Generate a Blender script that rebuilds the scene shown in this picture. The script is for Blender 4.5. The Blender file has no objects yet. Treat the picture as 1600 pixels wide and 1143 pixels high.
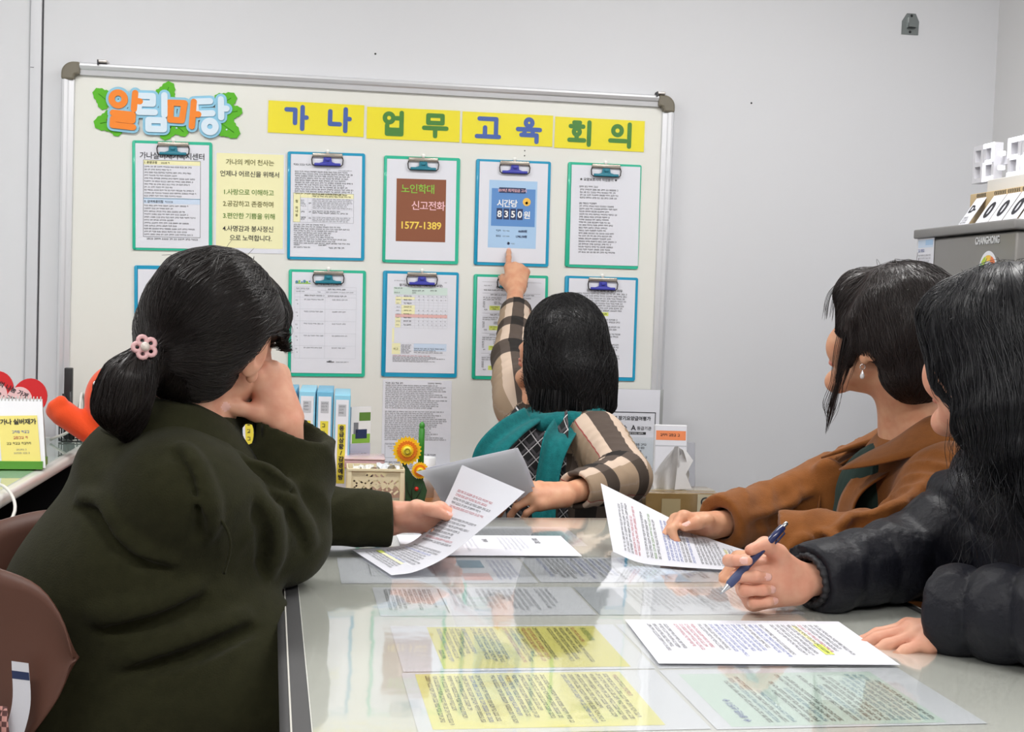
import bpy, bmesh, math, random
import numpy as np
from mathutils import Vector, Matrix

SC = bpy.context.scene
COL = SC.collection
PI = math.pi

# ---------------------------------------------------------------- camera
cam = bpy.data.cameras.new('camera')
cam.sensor_fit = 'HORIZONTAL'
cam.sensor_width = 36.0
cam.lens = 36.0 * 2029.56 / 1600.0
cam.clip_start = 0.05
cam_ob = bpy.data.objects.new('camera', cam)
COL.objects.link(cam_ob)
_r = Vector((0.99143622, -0.12568251, 0.03547004))
_u = Vector((-0.02888186, 0.05385966, 0.99813074))
_w = Vector((0.12735798, 0.99060741, -0.04976847))
M = Matrix((( _r.x, _u.x, -_w.x, 0.0), (_r.y, _u.y, -_w.y, 0.0), (_r.z, _u.z, -_w.z, 1.1558), (0, 0, 0, 1)))
cam_ob.matrix_world = M
SC.camera = cam_ob

# ---------------------------------------------------------------- world, exposure
SC.view_settings.view_transform = 'Standard'
SC.view_settings.look = 'None'
SC.view_settings.gamma = 1.0
SC.view_settings.exposure = 0.0
wd = bpy.data.worlds.new('room_air')
SC.world = wd
wd.use_nodes = True
wd.node_tree.nodes['Background'].inputs[0].default_value = (0.8, 0.85, 0.9, 1)
wd.node_tree.nodes['Background'].inputs[1].default_value = 0.3

CEIL = 2.62
LAMPS = [(-0.90, 2.50), (1.10, 2.50), (-0.90, 0.25), (1.10, 0.25)]
LAMP_POWER = 26.5
for (lx, ly) in LAMPS:                 # the light of each ceiling fixture (the fixtures are built with the room)
    ld = bpy.data.lights.new('tube_light', 'AREA')
    ld.shape = 'RECTANGLE'; ld.size = 1.2; ld.size_y = 0.26
    ld.energy = LAMP_POWER; ld.color = (1.0, 0.985, 0.97)
    lo = bpy.data.objects.new('tube_light', ld)
    lo.location = (lx, ly, CEIL - 0.10); COL.objects.link(lo)

# ---------------------------------------------------------------- materials
def lin(c):
    c = c / 255.0
    return c / 12.92 if c <= 0.04045 else ((c + 0.055) / 1.055) ** 2.4

def rgb(r, g, b):
    return (lin(r), lin(g), lin(b), 1.0)

MATS = {}
def mat(key, c, rough=0.6, metal=0.0, spec=0.5, bump=None, sheen=0.0, coat=0.0, var=None, emit=None):
    """c: sRGB 0-255 colour; bump = (scale, strength, distance); var = (scale, other colour, amount)"""
    if key in MATS:
        return MATS[key]
    m = bpy.data.materials.new(key)
    m.use_nodes = True
    nt = m.node_tree
    b = nt.nodes['Principled BSDF']
    b.inputs['Base Color'].default_value = rgb(*c)
    b.inputs['Roughness'].default_value = rough
    b.inputs['Metallic'].default_value = metal
    b.inputs['Specular IOR Level'].default_value = spec
    if sheen:
        b.inputs['Sheen Weight'].default_value = sheen
        b.inputs['Sheen Roughness'].default_value = 0.5
    if coat:
        b.inputs['Coat Weight'].default_value = coat
        b.inputs['Coat Roughness'].default_value = 0.05
    if emit:
        b.inputs['Emission Color'].default_value = rgb(*c)
        b.inputs['Emission Strength'].default_value = emit
    if var or bump:
        tc = nt.nodes.new('ShaderNodeTexCoord')
    if var:
        n = nt.nodes.new('ShaderNodeTexNoise')
        n.inputs['Scale'].default_value = var[0]
        n.inputs['Detail'].default_value = 4
        nt.links.new(tc.outputs['Object'], n.inputs['Vector'])
        mx = nt.nodes.new('ShaderNodeMix'); mx.data_type = 'RGBA'
        mr = nt.nodes.new('ShaderNodeMapRange')
        mr.inputs['From Min'].default_value = 0.35; mr.inputs['From Max'].default_value = 0.65
        mr.inputs['To Max'].default_value = var[2]
        nt.links.new(n.outputs['Fac'], mr.inputs['Value'])
        nt.links.new(mr.outputs['Result'], mx.inputs['Factor'])
        mx.inputs[6].default_value = rgb(*c); mx.inputs[7].default_value = rgb(*var[1])
        nt.links.new(mx.outputs[2], b.inputs['Base Color'])
    if bump:
        n = nt.nodes.new('ShaderNodeTexNoise')
        n.inputs['Scale'].default_value = bump[0]
        n.inputs['Detail'].default_value = 5
        nt.links.new(tc.outputs['Object'], n.inputs['Vector'])
        bp = nt.nodes.new('ShaderNodeBump')
        bp.inputs['Strength'].default_value = bump[1]
        bp.inputs['Distance'].default_value = bump[2]
        nt.links.new(n.outputs['Fac'], bp.inputs['Height'])
        nt.links.new(bp.outputs['Normal'], b.inputs['Normal'])
    MATS[key] = m
    return m

def clear_film(key, tint=(255, 255, 255), ior=1.45, rough=0.03, wave=0.0, opacity=0.0, color=(255, 255, 255)):
    """thin clear sheet: passes light straight through, mirrors by its angle"""
    if key in MATS:
        return MATS[key]
    m = bpy.data.materials.new(key); m.use_nodes = True
    nt = m.node_tree; nt.nodes.clear()
    out = nt.nodes.new('ShaderNodeOutputMaterial')
    tr = nt.nodes.new('ShaderNodeBsdfTransparent'); tr.inputs['Color'].default_value = rgb(*tint)
    gl = nt.nodes.new('ShaderNodeBsdfGlossy'); gl.inputs['Roughness'].default_value = rough
    gl.inputs['Color'].default_value = (1, 1, 1, 1)
    lw = nt.nodes.new('ShaderNodeLayerWeight'); lw.inputs['Blend'].default_value = 0.5
    pw = nt.nodes.new('ShaderNodeMath'); pw.operation = 'POWER'; pw.inputs[1].default_value = 5.0
    fr = nt.nodes.new('ShaderNodeMath'); fr.operation = 'MULTIPLY_ADD'
    r0 = ((ior - 1) / (ior + 1)) ** 2
    fr.inputs[1].default_value = 1 - r0; fr.inputs[2].default_value = r0
    nt.links.new(lw.outputs['Facing'], pw.inputs[0]); nt.links.new(pw.outputs[0], fr.inputs[0])
    mx = nt.nodes.new('ShaderNodeMixShader')
    base = tr
    if opacity > 0:
        df = nt.nodes.new('ShaderNodeBsdfDiffuse'); df.inputs['Color'].default_value = rgb(*color)
        m0 = nt.nodes.new('ShaderNodeMixShader'); m0.inputs[0].default_value = opacity
        nt.links.new(tr.outputs[0], m0.inputs[1]); nt.links.new(df.outputs[0], m0.inputs[2])
        base = m0
    nt.links.new(fr.outputs[0], mx.inputs[0])
    nt.links.new(base.outputs[0], mx.inputs[1]); nt.links.new(gl.outputs[0], mx.inputs[2])
    nt.links.new(mx.outputs[0], out.inputs['Surface'])
    if wave:
        tc = nt.nodes.new('ShaderNodeTexCoord')
        n = nt.nodes.new('ShaderNodeTexNoise'); n.inputs['Scale'].default_value = 7.0; n.inputs['Detail'].default_value = 3
        bp = nt.nodes.new('ShaderNodeBump'); bp.inputs['Strength'].default_value = wave; bp.inputs['Distance'].default_value = 0.01
        nt.links.new(tc.outputs['Object'], n.inputs['Vector']); nt.links.new(n.outputs['Fac'], bp.inputs['Height'])
        nt.links.new(bp.outputs['Normal'], gl.inputs['Normal'])
    MATS[key] = m
    return m

# ---------------------------------------------------------------- object helpers
def tag(o, label=None, cat=None, group=None, kind=None):
    if label: o['label'] = label
    if cat: o['category'] = cat
    if group: o['group'] = group
    if kind: o['kind'] = kind
    return o

def empty(name, label, cat, loc=(0, 0, 0), rot=(0, 0, 0), group=None):
    o = bpy.data.objects.new(name, None)
    o.empty_display_size = 0.05
    o.location = loc; o.rotation_euler = rot
    COL.objects.link(o)
    return tag(o, label, cat, group)

class MB:
    """collects shapes into ONE mesh object; every face carries a material slot"""
    def __init__(s):
        s.v = []; s.f = []; s.m = []; s.n = 0; s.mats = []; s.smooth = []
    def slot(s, m):
        if m not in s.mats: s.mats.append(m)
        return s.mats.index(m)
    def add(s, verts, faces, m, smooth=False):
        verts = np.asarray(verts, dtype=float).reshape(-1, 3)
        k = s.slot(m)
        s.v.append(verts)
        for f in faces:
            s.f.append(tuple(int(i) + s.n for i in f)); s.m.append(k); s.smooth.append(smooth)
        s.n += len(verts)
        return s
    def box(s, c, size, m, rot=None, bevel=0.0):
        x, y, z = [d / 2 for d in size]
        if bevel > 0:
            bm_ = rounded_box(size, bevel)
            V, F = bm_
        else:
            V = np.array([(-x, -y, -z), (x, -y, -z), (x, y, -z), (-x, y, -z), (-x, -y, z), (x, -y, z), (x, y, z), (-x, y, z)])
            F = [(0, 3, 2, 1), (4, 5, 6, 7), (0, 1, 5, 4), (1, 2, 6, 5), (2, 3, 7, 6), (3, 0, 4, 7)]
        V = np.array(V)
        if rot is not None:
            V = V @ np.array(rot).T
        return s.add(V + np.array(c), F, m, bevel > 0)
    def tube(s, pts, r, m, n=10, closed=False, caps=True):
        P = np.array(pts, float); N = len(P)
        rr = np.broadcast_to(np.array(r, float), (N,))
        if closed:
            T = np.roll(P, -1, 0) - np.roll(P, 1, 0)
        else:
            T = np.gradient(P, axis=0)
        T /= np.linalg.norm(T, axis=1)[:, None] + 1e-12
        a = np.array([0, 0, 1.0]) if abs(T[0, 2]) < 0.9 else np.array([1.0, 0, 0])
        U = np.cross(T[0], a); U /= np.linalg.norm(U)
        V = []
        for i in range(N):
            U = U - T[i] * (U @ T[i]); U /= np.linalg.norm(U) + 1e-12
            B = np.cross(T[i], U)
            for k in range(n):
                t = 2 * PI * k / n
                V.append(P[i] + rr[i] * (math.cos(t) * U + math.sin(t) * B))
        F = []
        for i in range(N if closed else N - 1):
            j = (i + 1) % N
            for k in range(n):
                l = (k + 1) % n
                F.append((i * n + k, i * n + l, j * n + l, j * n + k))
        if caps and not closed:
            F.append(tuple(range(n - 1, -1, -1))); F.append(tuple(range((N - 1) * n, N * n)))
        return s.add(V, F, m, True)
    def prism(s, poly, z0, z1, m, frame=None):
        """2-D outline (counter-clockwise) pushed from z0 to z1; frame maps (x, y, z) to the world"""
        n = len(poly)
        V = [(p[0], p[1], z0) for p in poly] + [(p[0], p[1], z1) for p in poly]
        F = [tuple(range(n - 1, -1, -1)), tuple(range(n, 2 * n))]
        F += [(i, (i + 1) % n, n + (i + 1) % n, n + i) for i in range(n)]
        V = np.array(V)
        if frame is not None: V = frame(V)
        return s.add(V, F, m)
    def lathe(s, prof, m, c=(0, 0, 0), n=24, axis='z'):
        V = []; F = []
        for (r, z) in prof:
            for k in range(n):
                t = 2 * PI * k / n
                V.append((r * math.cos(t), r * math.sin(t), z))
        for i in range(len(prof) - 1):
            for k in range(n):
                l = (k + 1) % n
                F.append((i * n + k, i * n + l, (i + 1) * n + l, (i + 1) * n + k))
        V = np.array(V)
        if axis == 'y': V = V[:, [0, 2, 1]] * np.array([1, -1, 1])
        if axis == 'x': V = V[:, [2, 1, 0]]
        return s.add(V + np.array(c), F, m, True)
    def build(s, name, parent=None, bevel=0.0, loc=None):
        me = bpy.data.meshes.new(name)
        V = np.concatenate(s.v) if s.v else np.zeros((0, 3))
        me.from_pydata(V.tolist(), [], s.f)
        for m in s.mats: me.materials.append(m)
        me.polygons.foreach_set('material_index', s.m)
        me.polygons.foreach_set('use_smooth', s.smooth)
        me.update()
        o = bpy.data.objects.new(name, me)
        COL.objects.link(o)
        if parent is not None: o.parent = parent
        if loc is not None: o.location = loc
        if bevel > 0:
            md = o.modifiers.new('edge', 'BEVEL'); md.width = bevel; md.segments = 2; md.limit_method = 'ANGLE'
        return o

def rounded_box(size, r, seg=3):
    """box with rounded edges, as verts and faces"""
    bm = bmesh.new()
    bmesh.ops.create_cube(bm, size=1.0)
    for v in bm.verts: v.co = Vector((v.co.x * size[0], v.co.y * size[1], v.co.z * size[2]))
    bmesh.ops.bevel(bm, geom=list(bm.edges), offset=r, segments=seg, affect='EDGES', profile=0.5)
    bm.verts.index_update()
    V = [tuple(v.co) for v in bm.verts]; F = [tuple(v.index for v in f.verts) for f in bm.faces]
    bm.free()
    return V, F

def rrect(w, h, r, n=5, cx=0.0, cy=0.0):
    """rounded rectangle outline, counter-clockwise"""
    out = []
    for (sx, sy, a0) in ((1, -1, -90), (1, 1, 0), (-1, 1, 90), (-1, -1, 180)):
        for i in range(n + 1):
            a = math.radians(a0 + 90.0 * i / n)
            out.append((cx + sx * (w / 2 - r) + r * math.cos(a), cy + sy * (h / 2 - r) + r * math.sin(a)))
    return out

_tc = bpy.data.curves.new('lettering', 'FONT')
_to = bpy.data.objects.new('lettering', _tc)
def letters(body, size, off=0.0, extrude=0.0, bevel=0.0, align='LEFT', space=1.0):
    """outline lettering as (verts, faces) with x to the right and y up"""
    _tc.body = body; _tc.size = size; _tc.offset = off; _tc.extrude = extrude
    _tc.bevel_depth = bevel; _tc.bevel_resolution = 2 if bevel else 0
    _tc.align_x = align; _tc.space_character = space; _tc.resolution_u = 4
    me = bpy.data.meshes.new_from_object(_to)
    n = len(me.vertices)
    V = np.empty(n * 3); me.vertices.foreach_get('co', V)
    F = [tuple(p.vertices) for p in me.polygons]
    bpy.data.meshes.remove(me)
    return V.reshape(-1, 3), F

def rotx(a):
    c, s = math.cos(a), math.sin(a); return np.array([[1, 0, 0], [0, c, -s], [0, s, c]])
def roty(a):
    c, s = math.cos(a), math.sin(a); return np.array([[c, 0, s], [0, 1, 0], [-s, 0, c]])
def rotz(a):
    c, s = math.cos(a), math.sin(a); return np.array([[c, -s, 0], [s, c, 0], [0, 0, 1]])

# ---------------------------------------------------------------- printed pages
WHITE = mat('paper_white', (222, 223, 231), 0.75)
WHITE_THIN = mat('paper_white_sheer', (226, 227, 234), 0.75)      # loose sheets let some light through
_nt = WHITE_THIN.node_tree; _tl = _nt.nodes.new('ShaderNodeBsdfTranslucent'); _tl.inputs['Color'].default_value = rgb(236, 236, 240)
_mx = _nt.nodes.new('ShaderNodeMixShader'); _mx.inputs[0].default_value = 0.28
_nt.links.new(_nt.nodes['Principled BSDF'].outputs[0], _mx.inputs[1]); _nt.links.new(_tl.outputs[0], _mx.inputs[2]); _nt.links.new(_mx.outputs[0], _nt.nodes['Material Output'].inputs['Surface'])
INK = {
    'k': mat('ink_black', (45, 45, 50), 0.8), 'g': mat('ink_grey', (128, 130, 136), 0.8), 'lg': mat('ink_light_grey', (190, 193, 200), 0.8),
    'r': mat('ink_red', (178, 70, 80), 0.8), 'b': mat('ink_blue', (75, 95, 165), 0.8), 'w': mat('ink_white', (240, 240, 240), 0.7),
    'y': mat('pale_yellow_print', (238, 234, 186), 0.7), 'gn': mat('ink_green', (95, 135, 55), 0.8), 'mint': mat('pale_mint_print', (205, 222, 214), 0.7),
    'brown': mat('brown_print', (138, 82, 56), 0.7), 'lb': mat('light_blue_print', (168, 200, 232), 0.6), 'mb': mat('mid_blue_print', (92, 140, 200), 0.6),
    'nv': mat('navy_print', (38, 52, 92), 0.6), 'pk': mat('ink_pink', (240, 190, 195), 0.7), 'yw': mat('ink_warm_yellow', (242, 208, 90), 0.7),
    'lgn': mat('ink_light_green', (140, 190, 70), 0.7), 'or': mat('orange_print', (238, 140, 90), 0.6), 'gd': mat('gold_print', (240, 190, 80), 0.6),
    'sal': mat('salmon_print', (226, 180, 176), 0.7), 'pb': mat('pale_blue_print', (200, 216, 236), 0.7), 'lime': mat('lime_highlight', (214, 226, 110), 0.7),
    'teal': mat('ink_teal', (90, 140, 165), 0.8), 'olive': mat('ink_olive', (110, 108, 60), 0.8),
}
def glyphs(rng, x, y, h, w):
    """strokes of one small printed character"""
    q = []
    t = h * 0.165
    kind = rng.random()
    q.append((x, y, w * 0.55, t)); q.append((x + w * 0.72, y, t, h))
    if kind < 0.5: q.append((x, y + h * 0.4, w * 0.5, t)); q.append((x + w * 0.15, y, t, h * 0.5))
    if kind > 0.3: q.append((x, y + h - t, w * 0.9, t))
    if kind > 0.7: q.append((x + w * 0.3, y + h * 0.55, t, h * 0.4))
    return q

def print_line(rng, x, y, w, h, fill=1.0):
    out = []; X = x; end = x + w * fill
    while X < end - h:
        k = rng.choice((2, 3, 3, 4, 5))
        for _ in range(k):
            if X > end - h * 0.8: break
            out += glyphs(rng, X, y, h, h * 0.82); X += h * 0.98
        X += h * 0.55
    return out

class Page:
    """a sheet of paper W x H mm; printing is given in mm from its top left corner, y down"""
    def __init__(s, W, H, seed=1, base=None):
        s.W, s.H = W, H; s.rng = random.Random(seed); s.q = []; s.t = []; s.base = base or WHITE
    def rect(s, x, y, w, h, k, lay=1): s.q.append((x, y, w, h, k, lay)); return s
    def frame(s, x, y, w, h, k='k', t=0.5, lay=3):
        s.rect(x, y, w, t, k, lay); s.rect(x, y + h - t, w, t, k, lay); s.rect(x, y, t, h, k, lay); s.rect(x + w - t, y, t, h, k, lay); return s
    def line(s, x, y, w, h, k='k', fill=1.0, k2=None, p2=0.0):
        for (a, b, c, d) in print_line(s.rng, x, y, w, h, fill):
            s.q.append((a, b, c, d, k2 if (k2 and s.rng.random() < p2) else k, 4))
        return s
    def para(s, x, y, w, n, pitch, h, k='k', ragged=0.25, gaps=(), k2=None, hl=None):
        for i in range(n):
            if i in gaps: continue
            kk = k
            if k2 and s.rng.random() < 0.35: kk = k2
            s.line(x, y + i * pitch, w, h, kk, 1.0 - ragged * s.rng.random() ** 2)
        return s
    def text(s, x, y, size, body, k='k', align='LEFT', off=0.0, space=1.0, vertical=False):
        """x, y = where the baseline starts (or its middle)"""
        s.t.append((x, y, size, body, k, align, off, space)); return s
    def build(s, name, fmap, parent=None, nx=1, ny=1, thick=0.3):
        """fmap(X[n,3] in mm: x right, y down, z out of the page) -> world"""
        mb = MB(); W, H = s.W, s.H
        gx, gy = np.meshgrid(np.linspace(0, W, nx + 1), np.linspace(0, H, ny + 1))
        g = np.stack([gx.ravel(), gy.ravel(), np.zeros(gx.size)], 1)
        F = [(j * (nx + 1) + i, (j + 1) * (nx + 1) + i, (j + 1) * (nx + 1) + i + 1, j * (nx + 1) + i + 1) for j in range(ny) for i in range(nx)]
        mb.add(fmap(g), F, s.base, nx * ny > 1)
        g2 = g.copy(); g2[:, 2] = -thick
        mb.add(fmap(g2), [f[::-1] for f in F], s.base, nx * ny > 1)
        ring = [i for i in range(nx)] + [j * (nx + 1) + nx for j in range(ny)] + [ny * (nx + 1) + i for i in range(nx, 0, -1)] + [j * (nx + 1) for j in range(ny, 0, -1)]
        e = np.concatenate([g[ring], g2[ring]]); n = len(ring)
        mb.add(fmap(e), [(i, (i + 1) % n, n + (i + 1) % n, n + i) for i in range(n)], s.base)
        by = {}
        for (x, y, w, h, k, lay) in s.q:
            by.setdefault(k, []).append((x, y, w, h, lay))
        for k, L in by.items():
            V = []; FF = []
            for (x, y, w, h, lay) in L:
                cx = max(1, int(w / max(W / nx, 1e-6) * 1.5)) if nx > 1 else 1
                cy = max(1, int(h / max(H / ny, 1e-6) * 1.5)) if ny > 1 else 1
                z = 0.22 * lay
                for i in range(cx):
                    for j in range(cy):
                        x0, x1 = x + w * i / cx, x + w * (i + 1) / cx; y0, y1 = y + h * j / cy, y + h * (j + 1) / cy
                        b = len(V)
                        V += [(x0, y0, z), (x0, y1, z), (x1, y1, z), (x1, y0, z)]; FF.append((b, b + 1, b + 2, b + 3))
            mb.add(fmap(np.array(V, float)), FF, INK[k] if isinstance(k, str) else k)
        for (x, y, size, body, k, align, off, space) in s.t:
            V, FF = letters(body, size, off, align=align, space=space)
            V = np.stack([x + V[:, 0], y - V[:, 1], np.full(len(V), 0.22 * 5)], 1)
            mb.add(fmap(V), FF, INK[k] if isinstance(k, str) else k)
        return mb.build(name, parent)

def flat_map(origin, ex, ey):
    """origin = top left corner; ex, ey = unit vectors to the right and down the page (metres per mm applied here)"""
    o = np.array(origin, float); ex = np.array(ex, float); ey = np.array(ey, float)
    ex = ex / np.linalg.norm(ex); ey = ey / np.linalg.norm(ey)
    n = np.cross(ey, ex)
    A = np.stack([ex, ey, n]) * 0.001
    return lambda X: o + np.asarray(X, float) @ A
# ================================================================ the room
YB = 3.91; XR = 2.005; XL = -2.1; YF = -1.7
M_wall = mat('white_wall_panel', (212, 213, 217), 0.55, bump=(60, 0.04, 0.002))
M_wall_r = mat('white_side_wall', (216, 216, 217), 0.6, bump=(40, 0.05, 0.002))
M_ceil = mat('ceiling_white', (235, 235, 232), 0.85)
M_floor = mat('floor_vinyl', (120, 112, 102), 0.5, var=(3.0, (98, 92, 84), 0.6))
M_trim = mat('trim_white', (208, 209, 214), 0.4)
M_gap = mat('seam_dark', (70, 70, 74), 0.8)

def struct(name, mb, **k):
    o = mb.build(name, **k); o['kind'] = 'structure'; return o
T = 0.1
mb = MB(); mb.box(((XL + XR) / 2, YB + T / 2, CEIL / 2), (XR - XL + 2 * T, T, CEIL), M_wall); struct('wall_back', mb)
mb = MB(); mb.box((XR + T / 2, (YF + YB) / 2, CEIL / 2), (T, YB - YF, CEIL), M_wall_r); struct('wall_right', mb)
mb = MB(); mb.box((XL - T / 2, (YF + YB) / 2, CEIL / 2), (T, YB - YF, CEIL), M_wall_r); struct('wall_left', mb)
mb = MB(); mb.box(((XL + XR) / 2, YF - T / 2, CEIL / 2), (XR - XL + 2 * T, T, CEIL), M_wall_r); struct('wall_front', mb)
mb = MB(); mb.box(((XL + XR) / 2, (YF + YB) / 2, -0.05), (XR - XL + 2 * T, YB - YF + 2 * T, 0.1), M_floor); struct('floor', mb)
mb = MB(); mb.box(((XL + XR) / 2, (YF + YB) / 2, CEIL + 0.05), (XR - XL + 2 * T, YB - YF + 2 * T, 0.1), M_ceil); struct('ceiling', mb)

# panel joint left of the whiteboard: a flat cover strip and the dark open seam at its right
mb = MB(); mb.box((-0.9045, YB - 0.004, (0.76 + CEIL) / 2), (0.031, 0.008, CEIL - 0.76), M_trim, bevel=0.002); mb.box((-0.913, YB - 0.0082, 1.775), (0.010, 0.001, 0.0015), M_gap); struct('trim_1', mb)
mb = MB(); mb.box((-0.8865, YB - 0.0012, CEIL / 2), (0.0035, 0.0024, CEIL), M_gap); struct('trim_2', mb)
mb = MB(); mb.box((-0.9235, YB - 0.0012, CEIL / 2), (0.0035, 0.0024, CEIL), mat('seam_soft', (190, 191, 195), 0.8)); struct('trim_3', mb)

# ceiling fixtures that hold the lights
M_fix = mat('fixture_white', (240, 240, 240), 0.4)
for i, (lx, ly) in enumerate(LAMPS):
    side = ('over the window end of the table, ' if ly < 1 else 'over the whiteboard end of the table, ') + ('left row' if lx < 0 else 'right row')
    e = empty('ceiling_light', 'white ceiling tube light fixture ' + side, 'ceiling light', (lx, ly, CEIL), group='ceiling tube lights')
    mb = MB(); mb.box((0, 0, -0.03), (1.26, 0.30, 0.06), M_fix, bevel=0.008); mb.build('housing', e)
    for sy in (-0.07, 0.07):
        mb = MB(); mb.tube([(-0.58, sy, -0.078), (0.58, sy, -0.078)], 0.013, mat('tube_glow', (255, 252, 246), 0.5, emit=6.0), 12); mb.build('tube', e)

# metal hook plate high on the back wall
e = empty('hook_plate', 'small grey metal hook plate screwed high on the back wall at right', 'hook', (1.713, YB, 2.061))
M_zinc = mat('zinc_grey', (118, 124, 124), 0.45, 0.55)
mb = MB(); mb.prism([(-0.026, -0.033), (0.028, -0.033), (0.029, 0.008), (0.017, 0.032), (-0.011, 0.032), (-0.026, 0.008)], 0, 0.003, M_zinc, lambda V: np.stack([V[:, 0], -V[:, 2], V[:, 1]], 1)); mb.build('plate', e)
mb = MB(); mb.box((-0.0095, -0.007, 0.003), (0.002, 0.010, 0.03), mat('hook_edge', (200, 205, 205), 0.3, 0.8)); mb.box((0.002, -0.010, -0.013), (0.024, 0.012, 0.0025), M_zinc); mb.box((0.002, -0.015, -0.006), (0.024, 0.002, 0.016), M_zinc); mb.build('hook', e)
for (sx, sz) in ((0.004, 0.025), (0.001, -0.025)):
    mb = MB(); mb.lathe([(0.0001, 0.0065), (0.003, 0.006), (0.0045, 0.003)], mat('screw_dark', (60, 62, 64), 0.4, 0.8), (0, 0, 0), 10, 'y'); o = mb.build('screw', e); o.location = (sx, 0, sz)
for i, (x, z, t) in enumerate(((0.062, 1.872, 'above the top edge of the whiteboard'), (1.216, 1.79, 'right of the whiteboard'))):
    mb = MB(); mb.lathe([(0.0001, 0.003), (0.002, 0.0028), (0.003, 0.0)], mat('screw_dark', (60, 62, 64)), (x, YB, z), 8, 'y')
    tag(mb.build('wall_nail'), 'tiny dark nail head in the back wall ' + t, 'nail', 'nails in the back wall')

# ================================================================ the whiteboard
BY = 3.886                      # plane of the writing surface
BX0, BX1, BZ0, BZ1 = -0.826, 0.966, 0.606, 1.793
M_alu = mat('brushed_aluminium', (222, 223, 227), 0.36, 0.55)
M_cap = mat('corner_plastic_khaki', (112, 106, 92), 0.35)
M_board = mat('whiteboard_enamel', (226, 226, 220), 0.18, spec=0.5)
wb = empty('whiteboard', 'large aluminium framed whiteboard hung on the back wall under the yellow title cards', 'whiteboard', (0, BY, 0))
fw = 0.036
mb = MB(); mb.box(((BX0 + BX1) / 2, 0.009, (BZ0 + BZ1) / 2), (BX1 - BX0 - 0.02, 0.018, BZ1 - BZ0 - 0.02), M_board)
mb.build('writing_surface', wb)
def rail(name, p0, p1, across):
    """frame profile: flat inner lip, raised rounded outer bead"""
    prof = [(-0.018, -0.001), (-0.017, -0.010), (-0.004, -0.0125), (0.000, -0.016), (0.008, -0.019), (0.014, -0.017), (0.018, -0.010), (0.018, 0.019), (-0.018, 0.019)]
    p0 = np.array(p0); p1 = np.array(p1); a = np.array(across, float)
    n = len(prof); V = []
    for p in (p0, p1):
        for (s, d) in prof: V.append(p + a * s + np.array([0, d, 0]))
    F = [(i, (i + 1) % n, n + (i + 1) % n, n + i) for i in range(n)] + [tuple(range(n - 1, -1, -1)), tuple(range(n, 2 * n))]
    mb = MB(); mb.add(V, F, M_alu); mb.build(name, wb)
h = fw / 2
rail('frame_rail', (BX0 + 0.05, 0, BZ1 - h), (BX1 - 0.05, 0, BZ1 - h), (0, 0, 1))
rail('frame_rail', (BX0 + 0.05, 0, BZ0 + h), (BX1 - 0.05, 0, BZ0 + h), (0, 0, -1))
rail('frame_rail', (BX0 + h, 0, BZ0 + 0.05), (BX0 + h, 0, BZ1 - 0.05), (-1, 0, 0))
rail('frame_rail', (BX1 - h, 0, BZ0 + 0.05), (BX1 - h, 0, BZ1 - 0.05), (1, 0, 0))
for (cx, cz, sx, sz) in ((BX0, BZ1, 1, -1), (BX1, BZ1, -1, -1), (BX0, BZ0, 1, 1), (BX1, BZ0, -1, 1)):
    R = 0.034; L = 0.052; pts = [(L, 0.0)]
    pts += [(R - R * math.sin(t * PI / 16), R - R * math.cos(t * PI / 16)) for t in range(9)]
    pts += [(0.0, L), (fw, L), (fw, fw + 0.008), (fw + 0.002, fw + 0.002), (fw + 0.008, fw), (L, fw)]
    mb = MB(); mb.prism([(cx + sx * p[0], cz + sz * p[1]) for p in pts], -0.021, 0.02, M_cap, lambda V: np.stack([V[:, 0], V[:, 2], V[:, 1]], 1))
    mb.build('corner_cap', wb, bevel=0.006)
for hx in (-0.712, 0.921):
    mb = MB(); mb.box((hx, -0.002, BZ1 + 0.004), (0.026, 0.045, 0.008), mat('hanger_steel', (186, 180, 176), 0.3, 0.7), bevel=0.002)
    mb.box((hx - 0.012, -0.01, BZ1 + 0.001), (0.004, 0.03, 0.014), M_gap); mb.build('hanger_clip', wb)
mb = MB(); mb.box((0.30, -0.055, BZ0 + 0.004), (1.30, 0.075, 0.008), M_alu, bevel=0.002); mb.box((0.30, -0.091, BZ0 + 0.010), (1.30, 0.004, 0.016), M_alu); mb.build('pen_tray', wb)
for dz in (1.607, 1.592):
    mb = MB(); mb.lathe([(0.0001, 0.0025), (0.0016, 0.002), (0.002, 0.0)], M_gap, (0.515, 0, dz), 8, 'y'); mb.build('screw_hole', wb)

def board_frame(cx, cz, rot_deg, w, h, lift):
    """top-left corner and axes of a w x h (m) sheet hung on the board"""
    a = math.radians(-rot_deg)
    ex = np.array([math.cos(a), 0, -math.sin(a)]); ey = np.array([-math.sin(a), 0, -math.cos(a)])
    o = np.array([cx, BY - lift, cz]) - ex * w / 2 - ey * h / 2
    return o, ex, ey

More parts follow.
